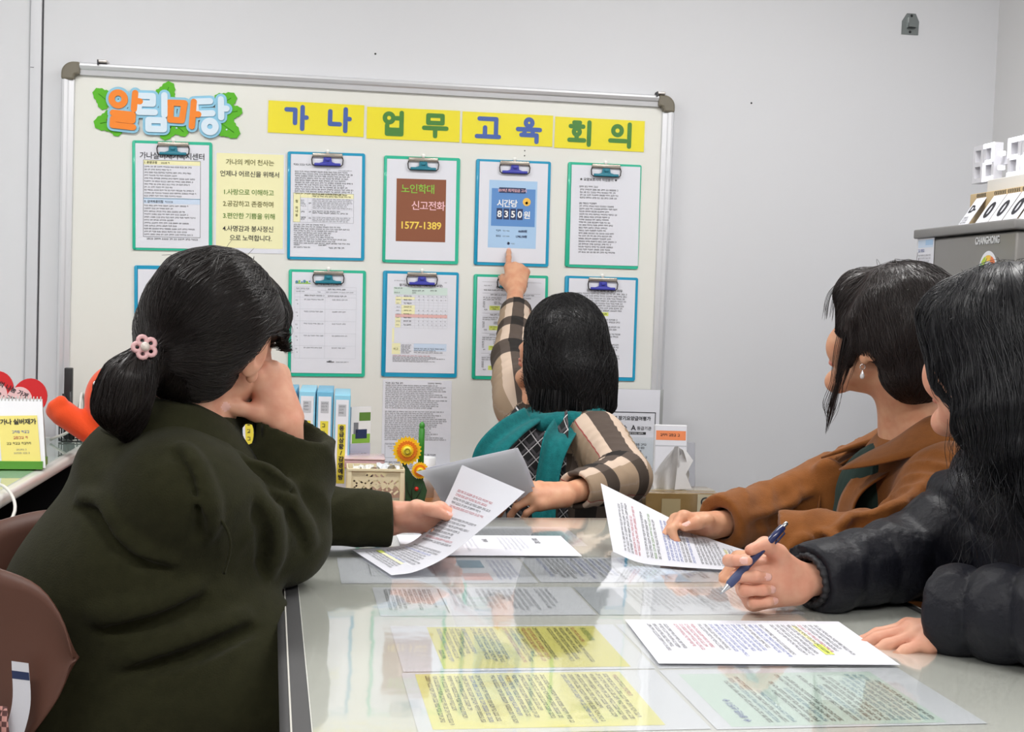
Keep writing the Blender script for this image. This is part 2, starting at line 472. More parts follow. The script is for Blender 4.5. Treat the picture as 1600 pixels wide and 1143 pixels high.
# ---------------------------------------------------------------- yellow title cards, two letters each
M_yel = mat('card_yellow', (236, 222, 14), 0.5)
M_tblue = mat('title_blue', (58, 92, 170), 0.55); M_tgreen = mat('title_green', (62, 128, 40), 0.55)
M_film = clear_film('laminate', rough=0.12, ior=1.35)
STROKES = {   # rounded brush strokes of the big letters in a unit box (last flag: closed)
    '가': [[(.10, .84), (.48, .84), (.48, .26)], [(.80, .97), (.80, .02)], [(.80, .52), (.98, .52)]],
    '나': [[(.12, .85), (.12, .30), (.55, .30)], [(.80, .97), (.80, .02)], [(.80, .55), (.98, .55)]],
    '업': [['o', .30, .74, .19], [(.86, .98), (.86, .50)], [(.62, .74), (.86, .74)], [(.22, .42), (.22, .04), (.86, .04), (.86, .42)], [(.22, .22), (.86, .22)]],
    '무': [[(.18, .93), (.82, .93), (.82, .60), (.18, .60), (.18, .93)], [(0, .37), (1, .37)], [(.5, .37), (.5, .02)]],
    '교': [[(.10, .91), (.86, .91), (.86, .20)], [(.36, .52), (.36, .12)], [(0, .12), (1, .12)]],
    '육': [['o', .5, .82, .15], [(0, .52), (1, .52)], [(.30, .52), (.30, .33)], [(.68, .52), (.68, .30)], [(.16, .27), (.86, .27), (.86, -.02)]],
    '회': [[(.20, .97), (.46, .97)], [(.04, .80), (.62, .80)], ['o', .33, .56, .135], [(.33, .42), (.33, .20)], [(0, .18), (.68, .18)], [(.90, 1), (.90, 0)]],
    '의': [['o', .34, .70, .20], [(.02, .24), (.74, .24)], [(.90, 1), (.90, 0)]],
    '알': [['o', .34, .80, .20], [(.84, 1.04), (.84, .54)], [(.84, .80), (1.0, .80)], [(.22, .36), (.82, .36), (.82, .18), (.24, .18), (.24, -.02), (.86, -.02)]],
    '림': [[(.08, .98), (.54, .98), (.54, .74), (.10, .74), (.10, .47), (.60, .47)], [(.90, 1.02), (.90, .40)], [(.40, .22), (.88, .22), (.88, -.06), (.40, -.06), (.40, .22)]],
    '마': [[(.04, .80), (.54, .84), (.50, .26), (.12, .24), (.10, .80)], [(.84, .92), (.84, .10)], [(.84, .52), (1.02, .52)]],
    '당': [[(.54, .94), (.10, .92), (.12, .56), (.60, .58)], [(.86, 1.0), (.86, .46)], [(.86, .72), (1.02, .72)], ['o', .52, .18, .17]],
}
def stroke_letter(ch, size, r):
    """flat outline pieces of a brush letter: capsules and rings, centred on x, standing on y = 0"""
    out = []
    for st in STROKES[ch]:
        if st[0] == 'o':
            _, cx, cy, R = st
            st = [(cx + R * math.cos(2 * PI * i / 24), cy + R * math.sin(2 * PI * i / 24)) for i in range(25)]
        P = [((x - 0.5) * size, y * size) for (x, y) in st]
        for (p, q) in zip(P[:-1], P[1:]):
            a = math.atan2(q[1] - p[1], q[0] - p[0])
            out.append([(q[0] + r * math.cos(a + t), q[1] + r * math.sin(a + t)) for t in np.linspace(-PI / 2, PI / 2, 9)] + [(p[0] + r * math.cos(a + t), p[1] + r * math.sin(a + t)) for t in np.linspace(PI / 2, 3 * PI / 2, 9)])
    return out
for (cx, cz, rot, w, body, mt, txt) in (
        (-0.105, 1.669, 0.1, 0.278, ('가', '나'), M_tblue, 'blue 가 나'), (0.180, 1.667, 0.5, 0.275, ('업', '무'), M_tgreen, 'green 업 무'),
        (0.461, 1.668, 0.3, 0.273, ('교', '육'), M_tblue, 'blue 교 육'), (0.741, 1.667, 0.1, 0.275, ('회', '의'), M_tgreen, 'green 회 의')):
    pg = Page(w * 1000, 93, base=M_yel)
    o, ex, ey = board_frame(cx, cz, rot, w, 0.093, 0.0016)
    c = pg.build('title_card', flat_map(o, ex, ey), thick=0.5)
    tag(c, 'yellow title card lettered ' + txt + ' along the top of the whiteboard', 'sign card', 'yellow title cards')
    fm = flat_map(o, ex, ey)
    for i, ch in enumerate(body):
        mb = MB(); x0 = w * 1000 * (0.285 + 0.45 * i)
        for k, poly in enumerate(stroke_letter(ch, 66, 6.6)):
            mb.add(fm(np.array([(x0 + p[0], 79 - p[1], 0.6 + 0.012 * k) for p in poly])), [tuple(range(len(poly)))], mt)
        mb.build('letter', c)
    o2, ex, ey = board_frame(cx, cz, rot, w + 0.008, 0.103, 0.0040)
    f = Page(w * 1000 + 8, 103, base=M_film).build('laminate_film', flat_map(o2, ex, ey), c, thick=0.1)

# ---------------------------------------------------------------- cut-out sign 알림마당 with leaves
sg = empty('cutout_sign', 'cut-out foam sign 알림마당 with green leaves at the upper left of the whiteboard', 'sign', (-0.529, BY, 1.671), (0, math.radians(0.5), 0))
M_leaf = mat('felt_leaf_green', (88, 178, 28), 0.7, bump=(90, 0.2, 0.002)); M_sky = mat('foam_sky_blue', (140, 196, 222), 0.6)
M_or = mat('foam_orange', (240, 132, 32), 0.6); M_pale = mat('foam_pale_blue', (212, 228, 240), 0.6)
toB = lambda V: np.stack([V[:, 0], -V[:, 2], V[:, 1]], 1)
def leaf(cx, cz, ang, s):
    mb = MB(); pts = []
    for k in range(28):
        t = 2 * PI * k / 28
        r = s * (0.78 + 0.16 * math.cos(3 * t) + 0.10 * math.cos(t) + (0.05 if k % 2 else -0.02))
        pts.append((cx + r * math.cos(t + ang) , cz + r * math.sin(t + ang)))
    lift = 0.0003 * len(sg.children)
    mb.prism(pts, 0.0005, 0.003 + lift, M_leaf, toB)
    d = np.array([math.cos(ang), math.sin(ang)])
    mb.tube([(cx - d[0] * s * .6, -0.0032 - lift, cz - d[1] * s * .6), (cx + d[0] * s * .6, -0.0032 - lift, cz + d[1] * s * .6)], 0.0012, mat('leaf_vein', (70, 150, 30)), 6)
    mb.build('leaf', sg)
for (x, z, a, s) in ((-0.178, 0.022, 2.5, 0.036), (-0.165, -0.043, 3.4, 0.040), (-0.140, -0.052, 4.6, 0.030), (-0.007, 0.046, 1.2, 0.036), (0.004, -0.054, 4.2, 0.033), (0.032, -0.048, 5.6, 0.030), (0.160, 0.034, 0.6, 0.036), (0.180, 0.006, 0.2, 0.030), (0.170, -0.040, 5.7, 0.038)):
    leaf(x, z, a, s)
for (ch, x, z, s, m_, r) in (('알', -0.128, -0.052, 0.092, M_or, -3), ('림', -0.043, -0.052, 0.090, M_pale, 2), ('마', 0.040, -0.050, 0.086, M_or, -3), ('당', 0.120, -0.058, 0.096, M_pale, 3)):
    A = rotz(math.radians(r))[:2, :2]
    for (rad, z0, z1, mm, nm) in ((0.0165, 0.004, 0.0085, M_sky, 'letter_backing'), (0.0088, 0.0085, 0.0125, m_, 'letter')):
        mb = MB()
        for k, poly in enumerate(stroke_letter(ch, s, rad)):
            P = np.array(poly) @ A.T + np.array([x, z])
            mb.prism([tuple(p) for p in P], z0, z1 + 0.00002 * k, mm, toB)
        mb.build(nm, sg)
for (x, z) in ((-0.165, -0.038), (0.151, 0.039), (0.003, -0.050)):
    mb = MB()
    V, F = [], []
    mb.lathe([(0.0001, 0.0085), (0.003, 0.008), (0.0055, 0.0055), (0.006, 0.003)], mat('ladybird_red', (150, 40, 24), 0.3), (0, 0, 0), 12, 'y')
    mb.lathe([(0.0001, 0.0065), (0.002, 0.006), (0.003, 0.003)], mat('ladybird_black', (30, 24, 22), 0.3), (0.0055, 0, 0.001), 10, 'y')
    o = mb.build('ladybird', sg); o.location = (x, 0, z)
for (x, z) in ((-0.166, -0.022), (-0.007, 0.052), (0.026, -0.050), (0.168, -0.046)):
    mb = MB(); mb.lathe([(0.0001, 0.0075), (0.002, 0.007), (0.003, 0.004)], M_pale, (0, 0, 0), 10, 'y'); o = mb.build('dew_drop', sg); o.location = (x, 0, z)

# ---------------------------------------------------------------- clipboards and their pages
def clear_plastic(key, c):
    m = mat(key, c, 0.28, spec=0.5, coat=0.3); m.node_tree.nodes['Principled BSDF'].inputs['Subsurface Weight'].default_value = 0.0; return m
M_cg = clear_plastic('clipboard_green', (38, 182, 148)); M_cb = clear_plastic('clipboard_blue', (10, 150, 190))
M_lg = mat('lever_teal', (30, 120, 140), 0.35); M_lb = mat('lever_indigo', (58, 62, 165), 0.35)
M_bar = mat('clip_bar_steel', (176, 168, 158), 0.25, 0.8); M_wire = mat('clip_wire', (70, 66, 66), 0.3, 0.9)
CW, CH = 0.226, 0.315
def clipboard(cx, cz, rot, green, label, pw=0.207, ph=0.297, prot=None, pc=(0.0, 0.0)):
    e = empty('clipboard', label, 'clipboard', (cx, BY, cz), (0, math.radians(-rot), 0), 'clipboards on the whiteboard')
    m_ = M_cg if green else M_cb
    mb = MB(); mb.prism(rrect(CW, CH, 0.006), 0.001, 0.004, m_, toB)
    mb.build('backing_plate', e)
    mb = MB(); mb.box((-CW / 2 + 0.005, -0.0055, 0), (0.008, 0.003, CH - 0.004), m_, bevel=0.001); mb.build('spine_rib', e)
    zt = CH / 2
    mb = MB(); mb.box((0.003, -0.008, zt - 0.009), (0.088, 0.008, 0.013), M_bar, bevel=0.003); mb.build('clip_bar', e)
    mb = MB(); mb.tube([(-0.040, -0.010, zt - 0.014), (-0.0425, -0.012, zt - 0.022), (-0.041, -0.012, zt - 0.036), (-0.035, -0.012, zt - 0.040), (0.041, -0.012, zt - 0.040), (0.047, -0.012, zt - 0.036), (0.0485, -0.012, zt - 0.022), (0.046, -0.010, zt - 0.014)], 0.0017, M_wire, 8); mb.build('wire_loop', e)
    lv = M_lg if green else M_lb
    mb = MB(); mb.prism([(-0.024, -0.039), (0.030, -0.039), (0.030, -0.033), (0.016, -0.029), (0.014, -0.016), (-0.008, -0.016), (-0.010, -0.029), (-0.024, -0.033)], 0.009, 0.015, lv, lambda V: toB(V + np.array([0, zt, 0])))
    mb.box((0.003, -0.0135, zt - 0.036), (0.076, 0.007, 0.008), lv, bevel=0.002)
    mb.box((0.003, -0.0165, zt - 0.022), (0.012, 0.004, 0.008), lv, bevel=0.001); mb.build('clip_lever', e, bevel=0.0006)
    mb = MB(); mb.lathe([(0.0001, 0.006), (0.005, 0.0055), (0.006, 0.003), (0.006, 0.0)], mat('magnet_white', (235, 235, 232), 0.4), (0.003, 0, zt + 0.003), 12, 'y'); mb.build('magnet', e)
    return e
def page_on_board(pg, cx, cz, rot, label, name='notice_sheet', lift=0.0052, cat='paper sheet', group='sheets clipped on the whiteboard'):
    o, ex, ey = board_frame(cx, cz, rot, pg.W / 1000, pg.H / 1000, lift)
    return tag(pg.build(name, flat_map(o, ex, ey)), label, cat, group)

# 1: centre rules, two boxed lists
clipboard(-0.511, 1.425, 1.3, True, 'green clipboard at the upper left holding the boxed centre rules')
pg = Page(210, 300, 11)
pg.text(106, 42, 21, '가나실버재가복지센터', 'k', 'CENTER', 0.15, 0.92)
pg.rect(24, 47, 162, 13, 'y', 1); pg.rect(24, 158, 162, 14, 'pb', 1)
pg.frame(24, 47, 162, 221, 'k', 0.9); pg.rect(24, 156, 162, 1.6, 'teal', 3)
pg.text(27, 57, 8.2, 'Ⅰ. 운영규정', 'k', off=0.1); pg.line(74, 52, 25, 4.5)
for i in range(11): pg.line(27, 64 + i * 8.4, 150, 3.8, 'k', pg.rng.uniform(0.45, 1.0))
pg.text(27, 169, 8.2, 'Ⅱ. 급여제공지침', 'k', off=0.1); pg.line(86, 164, 22, 4.5)
for i in range(11): pg.line(27, 176 + i * 8.3, 152, 3.8, 'k', pg.rng.uniform(0.55, 1.0))
pg.line(34, 271, 145, 4.8, 'k')
page_on_board(pg, -0.512, 1.424, 1.1, 'white sheet of boxed centre rules in the upper left green clipboard')

# poster between clipboards 1 and 2
pg = Page(203, 292, 12)
pg.rect(5, 3, 193, 275, 'y', 1)
for (y, s, k) in ((28, '가나의 케어 천사는', 'olive'), (62, '언제나 어르신을 위해서', 'k'), (115, '1.사랑으로 이해하고', 'gn'), (149, '2.공감하고 존중하며', 'olive'), (184, '3.편안한 기쁨을 위해', 'gn'), (221, '4.사명감과 봉사정신', 'k'), (248, '으로 노력합니다.', 'k')):
    pg.text(101 if y < 100 else (24 if y < 240 else 105), y + 7, 18.5, s, k, 'CENTER' if (y < 100 or y > 240) else 'LEFT', 0.12, 0.92)
page_on_board(pg, -0.290, 1.415, 0.9, 'pale yellow care pledge poster taped between two clipboards of the upper row', 'pledge_poster', 0.0012, 'poster', 'sheets taped on the whiteboard')

# 2: text page with a yellow headed table
clipboard(-0.069, 1.415, 1.2, False, 'blue clipboard holding the page with a yellow headed table', )
pg = Page(207, 299, 13)
pg.line(8, 27, 80, 5, 'k'); pg.line(104, 41, 12, 3, 'g'); pg.line(138, 43, 42, 2.6, 'g')
pg.para(12, 48, 175, 11, 6.4, 3.9, 'k', 0.2)
pg.rect(8, 112, 20, 86, 'y', 1); pg.rect(28.6, 112, 155, 14, 'y', 1); pg.frame(8, 112, 176, 86, 'g', 0.5); pg.rect(28, 112, .5, 86, 'g', 3); pg.rect(50, 112, .4, 86, 'lg', 3); pg.rect(62, 112, .4, 86, 'lg', 3); pg.rect(28, 160, 156, .4, 'lg', 3); pg.rect(28, 180, 156, .4, 'lg', 3)
for (y, s) in ((134, '협'), (153, '의'), (163, '내'), (175, '용')): pg.text(18, y + 6, 9, s, 'olive', 'CENTER', 0.1)
pg.para(64, 114, 115, 2, 5.5, 3.6, 'k'); pg.para(64, 128, 118, 6, 5.2, 3.2, 'g', 0.5); pg.para(64, 163, 105, 2, 5.2, 3.6, 'k'); pg.para(64, 182, 115, 3, 5, 3.2, 'g'); pg.para(30, 132, 17, 4, 5.4, 3.4, 'g'); pg.para(30, 165, 17, 1, 5, 3.8, 'k'); pg.para(30, 182, 17, 2, 5, 3.8, 'k'); pg.para(53, 140, 8, 1, 5, 3.8); pg.para(53, 165, 8, 1, 5, 3.8); pg.para(53, 183, 8, 1, 5, 3.8)
pg.para(10, 203, 172, 10, 6.0, 3.6, 'k', 0.55); pg.line(10, 262, 20, 3.6); pg.line(82, 262, 26, 3.6); pg.line(10, 269, 48, 3.6); pg.line(112, 269, 52, 4.4)
page_on_board(pg, -0.069, 1.415, 1.0, 'white text page with a yellow headed table in a blue clipboard')

# 3: brown hotline notice
clipboard(0.211, 1.416, 0.7, True, 'green clipboard holding the brown hotline notice')
pg = Page(207, 297, 14)
pg.rect(30, 57, 147, 185, 'brown', 1)
pg.text(43, 97, 29, '노인학대', 'lgn', off=0.35, space=0.88); pg.text(74, 146, 29, '신고전화', 'pk', off=0.35, space=0.88); pg.text(41, 204, 29.5, '1577-1389', 'yw', off=0.6, space=0.97)
page_on_board(pg, 0.210, 1.416, 0.9, 'white sheet with a brown hotline panel 1577-1389 in a green clipboard')

# 4: blue wage notice
clipboard(0.484, 1.419, 0.6, False, 'blue clipboard holding the hourly wage notice that the hand points at')
pg = Page(206, 299, 15)
pg.rect(30, 54, 145, 201, 'lb', 1); pg.rect(38, 78, 132, 112, 'mb', 2); pg.rect(60, 75, 80, 16, 'nv', 3)
pg.text(100, 87, 10.5, '2019년 최저임금 고시', 'pk', 'CENTER', 0.12, 0.9)
pg.text(54, 131, 24, '시간당', 'w', off=0.5, space=0.85)
for i, d in enumerate('8350'):
    pg.rect(54 + i * 20.5, 137, 17.5, 33, 'nv', 3); pg.text(62.7 + i * 20.5, 163, 27, d, 'w', 'CENTER', 0.7)
pg.text(146, 164, 24, '원', 'w', 'CENTER', 0.5)
def disc(pg, x, y, r, k, n=9):
    for i in range(n):
        a = -r + 2 * r * i / n; w = math.sqrt(max(r * r - (a + r / n) ** 2, 0)); pg.rect(x - w, y + a, 2 * w, 2 * r / n, k, 4)
disc(pg, 144, 116, 12, 'gd', 13); disc(pg, 144, 119, 4, 'yw', 5)
pg.line(54, 201, 16, 5, 'nv'); pg.line(74, 202, 22, 3.2, 'g'); pg.text(148, 206.5, 8.5, '66,800원', 'nv', 'RIGHT', 0.2, 0.85)
pg.line(54, 217, 16, 5, 'nv'); pg.line(74, 218, 22, 3.2, 'g'); pg.text(148, 222.5, 8.5, '1,745,150원', 'nv', 'RIGHT', 0.2, 0.85)
disc(pg, 92, 241, 4, 'nv', 7); disc(pg, 93, 239, 2.2, 'w', 5); pg.line(100, 240, 12, 3, 'g')
page_on_board(pg, 0.485, 1.420, 0.5, 'white sheet with a light blue hourly wage notice 8350 in a blue clipboard')

# 5: plain text page, hung a little skew
clipboard(0.761, 1.423, 0.3, True, 'green clipboard at the right end of the upper row holding a plain text page')
pg = Page(211, 299, 16)
pg.text(25, 46, 10, '★ 요양보호사의 직업윤리 ★', 'k', off=0.08, space=0.95)
pg.line(25, 62, 60, 4.6, 'k'); pg.para(27, 71, 120, 4, 8.1, 4.3, 'k', 0.15)
pg.line(25, 112, 55, 4.6, 'k'); pg.para(26, 120.5, 118, 18, 8.15, 4.2, 'k', 0.3)
page_on_board(pg, 0.766, 1.424, 0.8, 'white plain text page in the right end green clipboard of the upper row')

# lower row
clipboard(-0.498, 1.066, 1.3, False, 'blue clipboard half hidden behind the head of the woman in olive')
pg = Page(207, 297, 17); pg.text(100, 40, 14, '근무 일정표', 'k', 'CENTER', 0.1); pg.para(20, 55, 165, 30, 7, 4, 'k')
page_on_board(pg, -0.497, 1.064, 1.2, 'white sheet in the blue clipboard half hidden behind the head in olive')

clipboard(-0.057, 1.071, 1.0, True, 'green clipboard holding an almost empty ruled record form')
pg = Page(207, 297, 18)
pg.text(106, 36, 11.5, '상태변화 기록지', 'k', 'CENTER', 0.12, 1.05)
for i in range(6): disc(pg, 14 + i * 7.5, 29 - (i % 2) * 2.2, 4.2 - (i % 3), ('teal', 'lgn', 'mb')[i % 3], 5)
pg.rect(10, 31, 44, 3, 'lgn', 3)
pg.line(12, 46, 40, 3.6, 'g'); pg.line(105, 47, 55, 3.6, 'k'); pg.line(12, 55, 26, 3, 'g'); pg.line(75, 56, 10, 3, 'g'); pg.line(100, 56, 80, 3, 'g')
for y in (42, 52, 62, 73, 108, 143, 179, 216, 253): pg.rect(8, y, 180, 0.45, 'lg', 2)
for x in (8, 24, 97, 188): pg.rect(x, 42, 0.45, 211, 'lg', 2)
pg.line(36, 66, 60, 3.6, 'k'); pg.line(105, 67, 58, 3.6, 'k')
for i in range(5):
    y = 78 + 35.6 * i
    pg.line(36, y, 58, 3.4, 'g'); pg.line(118, y, 45, 3.4, 'g'); pg.line(11, y + 3, 8, 3.4, 'g'); pg.rect(16, y + 14, 2, 2.6, 'g', 3)
pg.rect(104, 261, 9, 4, 'g', 3); pg.rect(110, 259, 8, 6, 'g', 3); pg.rect(116, 262, 10, 3, 'g', 3); pg.line(131, 262, 38, 3, 'g')
page_on_board(pg, -0.057, 1.072, 0.9, 'white ruled record form with empty boxes in a green clipboard')

clipboard(0.218, 1.077, 0.7, False, 'blue clipboard holding a form with yellow and salmon table cells')
pg = Page(205, 294, 19)
pg.line(20, 19, 34, 2.6, 'g'); pg.line(170, 22, 8, 2.4, 'g'); pg.text(100, 36, 8.6, '장기요양급여 제공 기록지(방문요양)', 'k', 'CENTER', 0.1)
pg.rect(19, 39, 160, 22, 'mint', 1)
pg.line(21, 41, 26, 3, 'k'); pg.line(74, 47, 38, 3.6, 'k'); pg.line(128, 46, 22, 3.6, 'k'); pg.line(21, 54, 18, 3, 'k'); pg.line(74, 54, 14, 3, 'k')
pg.rect(25, 68, 17, 22, 'y', 1); pg.rect(43, 68, 39, 8, 'y', 1); pg.rect(43, 92, 40, 27, 'y', 1); pg.rect(25, 119, 155, 10, 'sal', 1); pg.rect(25, 129, 16, 30, 'y', 1); pg.rect(17, 162, 6, 42, 'y', 1); pg.rect(17, 206, 25, 33, 'y', 1); pg.rect(82, 206, 98, 22, 'pb', 1)
for y in (62, 68, 76, 84, 92, 101, 110, 119, 129, 137, 145, 153, 160, 206, 217, 228, 239): pg.rect(24, y, 156, 0.35, 'lg', 2)
for x in (42, 83, 96, 110, 124, 138, 152, 166, 180): pg.rect(x, 62, 0.35, 98, 'lg', 2)
for r in range(9):
    y = 64 + r * 10.6
    pg.line(50, y, 26, 3.6, 'olive' if 3 <= r < 6 else 'k')
    for c in range(7):
        if r not in (2, 3): pg.line(93 + c * 13.3, y, 5.5, 3.2, 'g')
    pg.line(28, y + 1, 12, 3.0, 'g')
pg.para(45, 210, 30, 6, 4.6, 3, 'k'); pg.para(83, 220, 92, 3, 5.8, 3.2, 'k'); pg.para(20, 242, 160, 5, 4.2, 2.8, 'k', 0.4, k2='r'); pg.text(29, 226, 8, '비고', 'olive', 'CENTER')
page_on_board(pg, 0.221, 1.079, 0.6, 'white form with yellow and salmon table cells in a blue clipboard')

clipboard(0.489, 1.077, 0.8, True, 'green clipboard behind the raised forearm, holding a form with four repeated blocks')
pg = Page(206, 297, 20)
pg.rect(14, 14, 180, .5, 'g', 2); pg.line(20, 24, 24, 3, 'g'); pg.text(98, 33, 8, '장기요양급여 제공기록지', 'k', 'CENTER', .1); pg.line(20, 37, 60, 3.4, 'k'); pg.line(98, 37, 40, 3.4, 'k')
for b in range(4):
    y = 48 + b * 60
    pg.rect(16, y, 176, .5, 'g', 2); pg.rect(104, y, .5, 56, 'g', 2)
    pg.line(40, y + 3, 52, 3.4, 'k'); pg.line(124, y + 3, 52, 3.4, 'k'); pg.rect(16, y + 9, 176, .4, 'lg', 2)
    for x in (18, 106):
        pg.para(x, y + 12, 58, 2, 6, 3.2, 'k'); pg.para(x, y + 25, 9, 4, 5, 3.4, 'k'); pg.para(x + 34, y + 25, 24, 2, 5, 3.2, 'k'); pg.rect(x + 20, y + 38, 32, 13, 'lime', 1); pg.line(x + 24, y + 40, 24, 3.4, 'olive'); pg.line(x + 30, y + 46, 12, 3.4, 'olive'); pg.line(x + 4, y + 48, 10, 3.4)
page_on_board(pg, 0.490, 1.078, 0.7, 'white form of four repeated blocks with lime marks, behind the raised forearm')

clipboard(0.765, 1.082, 0.5, False, 'blue clipboard right of the bobbed black hair')
pg = Page(205, 296, 21)
pg.text(110, 38, 10, '관리 감독 교육 및 평가 의무', 'k', 'CENTER', .08, 0.95)
pg.para(25, 42, 158, 8, 7.3, 4.2, 'k', 0.1); pg.rect(82, 100, 42, 11, 'lime', 1); pg.line(60, 103, 60, 5, 'k')
for (y, n) in ((120, 2), (142, 2), (164, 2), (196, 3), (230, 2)): pg.para(40, y, 125, n, 7.6, 4.2, 'k', 0.15)
page_on_board(pg, 0.767, 1.084, 0.3, 'white text page with one lime marked heading, right of the bobbed black hair')

# sheet taped below the lower row
pg = Page(206, 292, 22)
pg.line(8, 7, 56, 5, 'k'); pg.line(134, 7, 46, 4, 'k'); pg.para(8, 15, 185, 30, 5.6, 3.2, 'k', 0.3, gaps=(13,))
for k in range(5): pg.line(12 + k * 6, 192 + k * 6, 30, 3, 'g')
pg.frame(10, 190, 50, 44, 'g', 0.6); pg.line(100, 222, 66, 4.4, 'k'); pg.para(8, 245, 150, 5, 6, 4, 'k')
page_on_board(pg, 0.2175, 0.764, 0.6, 'white printed sheet taped below the clipboards, behind the sunflower ornament', 'taped_sheet', 0.0012, 'paper sheet', 'sheets taped on the whiteboard')
# ================================================================ the meeting table
TZ = 0.73
M_top = mat('table_laminate_grey', (224, 223, 218), 0.22, var=(2.0, (218, 217, 213), 0.4))
M_edge = mat('table_edge_rubber', (74, 74, 75), 0.6); M_seam = mat('table_edge_seam', (205, 203, 196), 0.5)
M_steel = mat('painted_leg_grey', (120, 122, 124), 0.4, 0.4)
TROT = 0.058
tb = empty('meeting_table', 'long light grey meeting table with a dark rubber edge and clear vinyl cover', 'table', (-0.055, 1.45, 0), (0, 0, TROT))
TW, T0, T1 = 0.92, -0.80, 1.05           # table runs along y from T0 to T1, x from 0 to TW
mb = MB(); mb.prism(rrect(TW - 0.044, T1 - T0 - 0.044, 0.03, 6, TW / 2, (T0 + T1) / 2), TZ - 0.028, TZ, M_top); mb.build('table_top', tb)
mb = MB(); n = 10
outline = rrect(TW - 0.044, T1 - T0 - 0.044, 0.03, 6, TW / 2, (T0 + T1) / 2)
V = []; F = []
prof = [(0.0, 0.0), (0.016, -0.0005), (0.024, -0.004), (0.030, -0.012), (0.030, -0.022), (0.022, -0.029), (0.0, -0.030)]
for i, (x, y) in enumerate(outline):
    a, b = np.array(outline[i - 1]), np.array(outline[(i + 1) % len(outline)])
    t = (b - a) / np.linalg.norm(b - a); nn = np.array([t[1], -t[0]])
    for (d, z) in prof: V.append((x + nn[0] * d, y + nn[1] * d, TZ + z))
k = len(prof); N = len(outline)
F = [(i * k + j, ((i + 1) % N) * k + j, ((i + 1) % N) * k + j + 1, i * k + j + 1) for i in range(N) for j in range(k - 1)]
mb.add(V, F, M_edge, True); mb.build('edge_band', tb)
V = []; 
for i, (x, y) in enumerate(outline):
    a, b = np.array(outline[i - 1]), np.array(outline[(i + 1) % N]); t = (b - a) / np.linalg.norm(b - a); nn = np.array([t[1], -t[0]])
    V.append((x + nn[0] * 0.0195, y + nn[1] * 0.0195, TZ - 0.0016))
mb = MB(); mb.tube(V, 0.0011, M_seam, 6, closed=True); mb.build('edge_seam', tb)
for (x, y) in ((0.10, T0 + 0.12), (TW - 0.10, T0 + 0.12), (0.10, T1 - 0.12), (TW - 0.10, T1 - 0.12)):
    mb = MB(); mb.tube([(x, y, 0.02), (x, y, TZ - 0.03)], 0.025, M_steel, 14); mb.lathe([(0.03, 0.0), (0.03, 0.02), (0.001, 0.022)], mat('rubber_foot', (40, 40, 40)), (x, y, 0)); mb.build('leg', tb)
mb = MB(); mb.box((TW / 2, (T0 + T1) / 2, TZ - 0.05), (TW - 0.2, T1 - T0 - 0.24, 0.03), M_steel); mb.build('apron', tb)

# sheets lying under the clear vinyl: four rows of landscape A4 pages, lettered across the table
GO = np.array([0.0641, 1.6697]); GT = 0.0418
gx = np.array([math.cos(GT), math.sin(GT), 0]); gd = np.array([math.sin(GT), -math.cos(GT), 0])
def on_table(a, d, lift):
    """a = metres to the right of the first sheet, d = metres towards the near end"""
    p = np.array([GO[0], GO[1], TZ + lift]) + gx * a + gd * d
    return p
def under(pg, a, d, lift, label, name='printed_page', flip=False, group='pages under the table vinyl', skew=0.0):
    """pg is a portrait page: its top edge lies to the right (or to the left when flipped)"""
    W, H = pg.W / 1000, pg.H / 1000
    c, s = math.cos(skew), math.sin(skew)
    if not flip: fm = flat_map(on_table(a + H, d, lift), gd * c + gx * s, -gx * c + gd * s)
    else: fm = flat_map(on_table(a, d + W, lift), -gd * c, gx * c)
    return tag(pg.build(name, fm, thick=0.1), label, 'paper sheet', group)
M_lime = mat('lime_paper', (222, 214, 116), 0.7)
INK['ly'] = M_lime
pg = Page(207, 297, 31)                       # row 2 left: yellow panel
pg.rect(8, 28, 190, 222, 'ly', 1); pg.text(18, 50, 9, '◈ 건강관리 방법', 'gn', off=.1); pg.line(18, 58, 70, 4.4, 'r')
pg.para(18, 66, 165, 4, 8, 4.6, 'k', 0.35); pg.para(18, 108, 165, 6, 8, 4.6, 'k', 0.35, k2='r'); pg.para(18, 166, 165, 4, 8, 4.6, 'k', .3); pg.para(18, 202, 165, 5, 8, 4.6, 'k', .4, k2='b'); pg.line(120, 242, 40, 5, 'k')
under(pg, 0.003, 0.002, 0.0007, 'page with a lime yellow text panel under the vinyl, farther of the two yellow panels')
pg = Page(207, 297, 32)                       # row 2 right, mostly covered by the loose sheet
pg.para(20, 30, 165, 26, 8.2, 4.4, 'k', 0.3, k2='r')
under(pg, 0.304, 0.001, 0.0007, 'white page under the vinyl, mostly covered by the loose sheet beside the pen hand')
pg = Page(210, 297, 33)                       # row 3 left: larger yellow panel
INK['lyp'] = mat('pale_lime_paper', (232, 226, 150), 0.7)
pg.rect(6, 44, 190, 238, 'lyp', 1); pg.line(20, 52, 80, 4.6, 'r', k2='k', p2=0.4)
pg.para(16, 62, 172, 26, 8.2, 4.6, 'k', 0.3, gaps=(7, 8, 17), k2='b')
under(pg, 0.0, 0.214, 0.0008, 'page with a pale lime text panel under the vinyl at the near left')
pg = Page(210, 297, 34)                       # row 3 right: mint panel
pg.rect(6, 18, 186, 236, 'mint', 1); pg.text(18, 44, 9, '◈ 올바른 손씻기 ◈', 'b', off=.1)
pg.para(16, 62, 168, 22, 8.6, 4.5, 'k', 0.35, gaps=(4, 10), k2='teal')
under(pg, 0.302, 0.216, 0.0008, 'page with a mint green text panel under the vinyl at the near right', flip=True)
pg = Page(172, 297, 35)                       # row 1 left
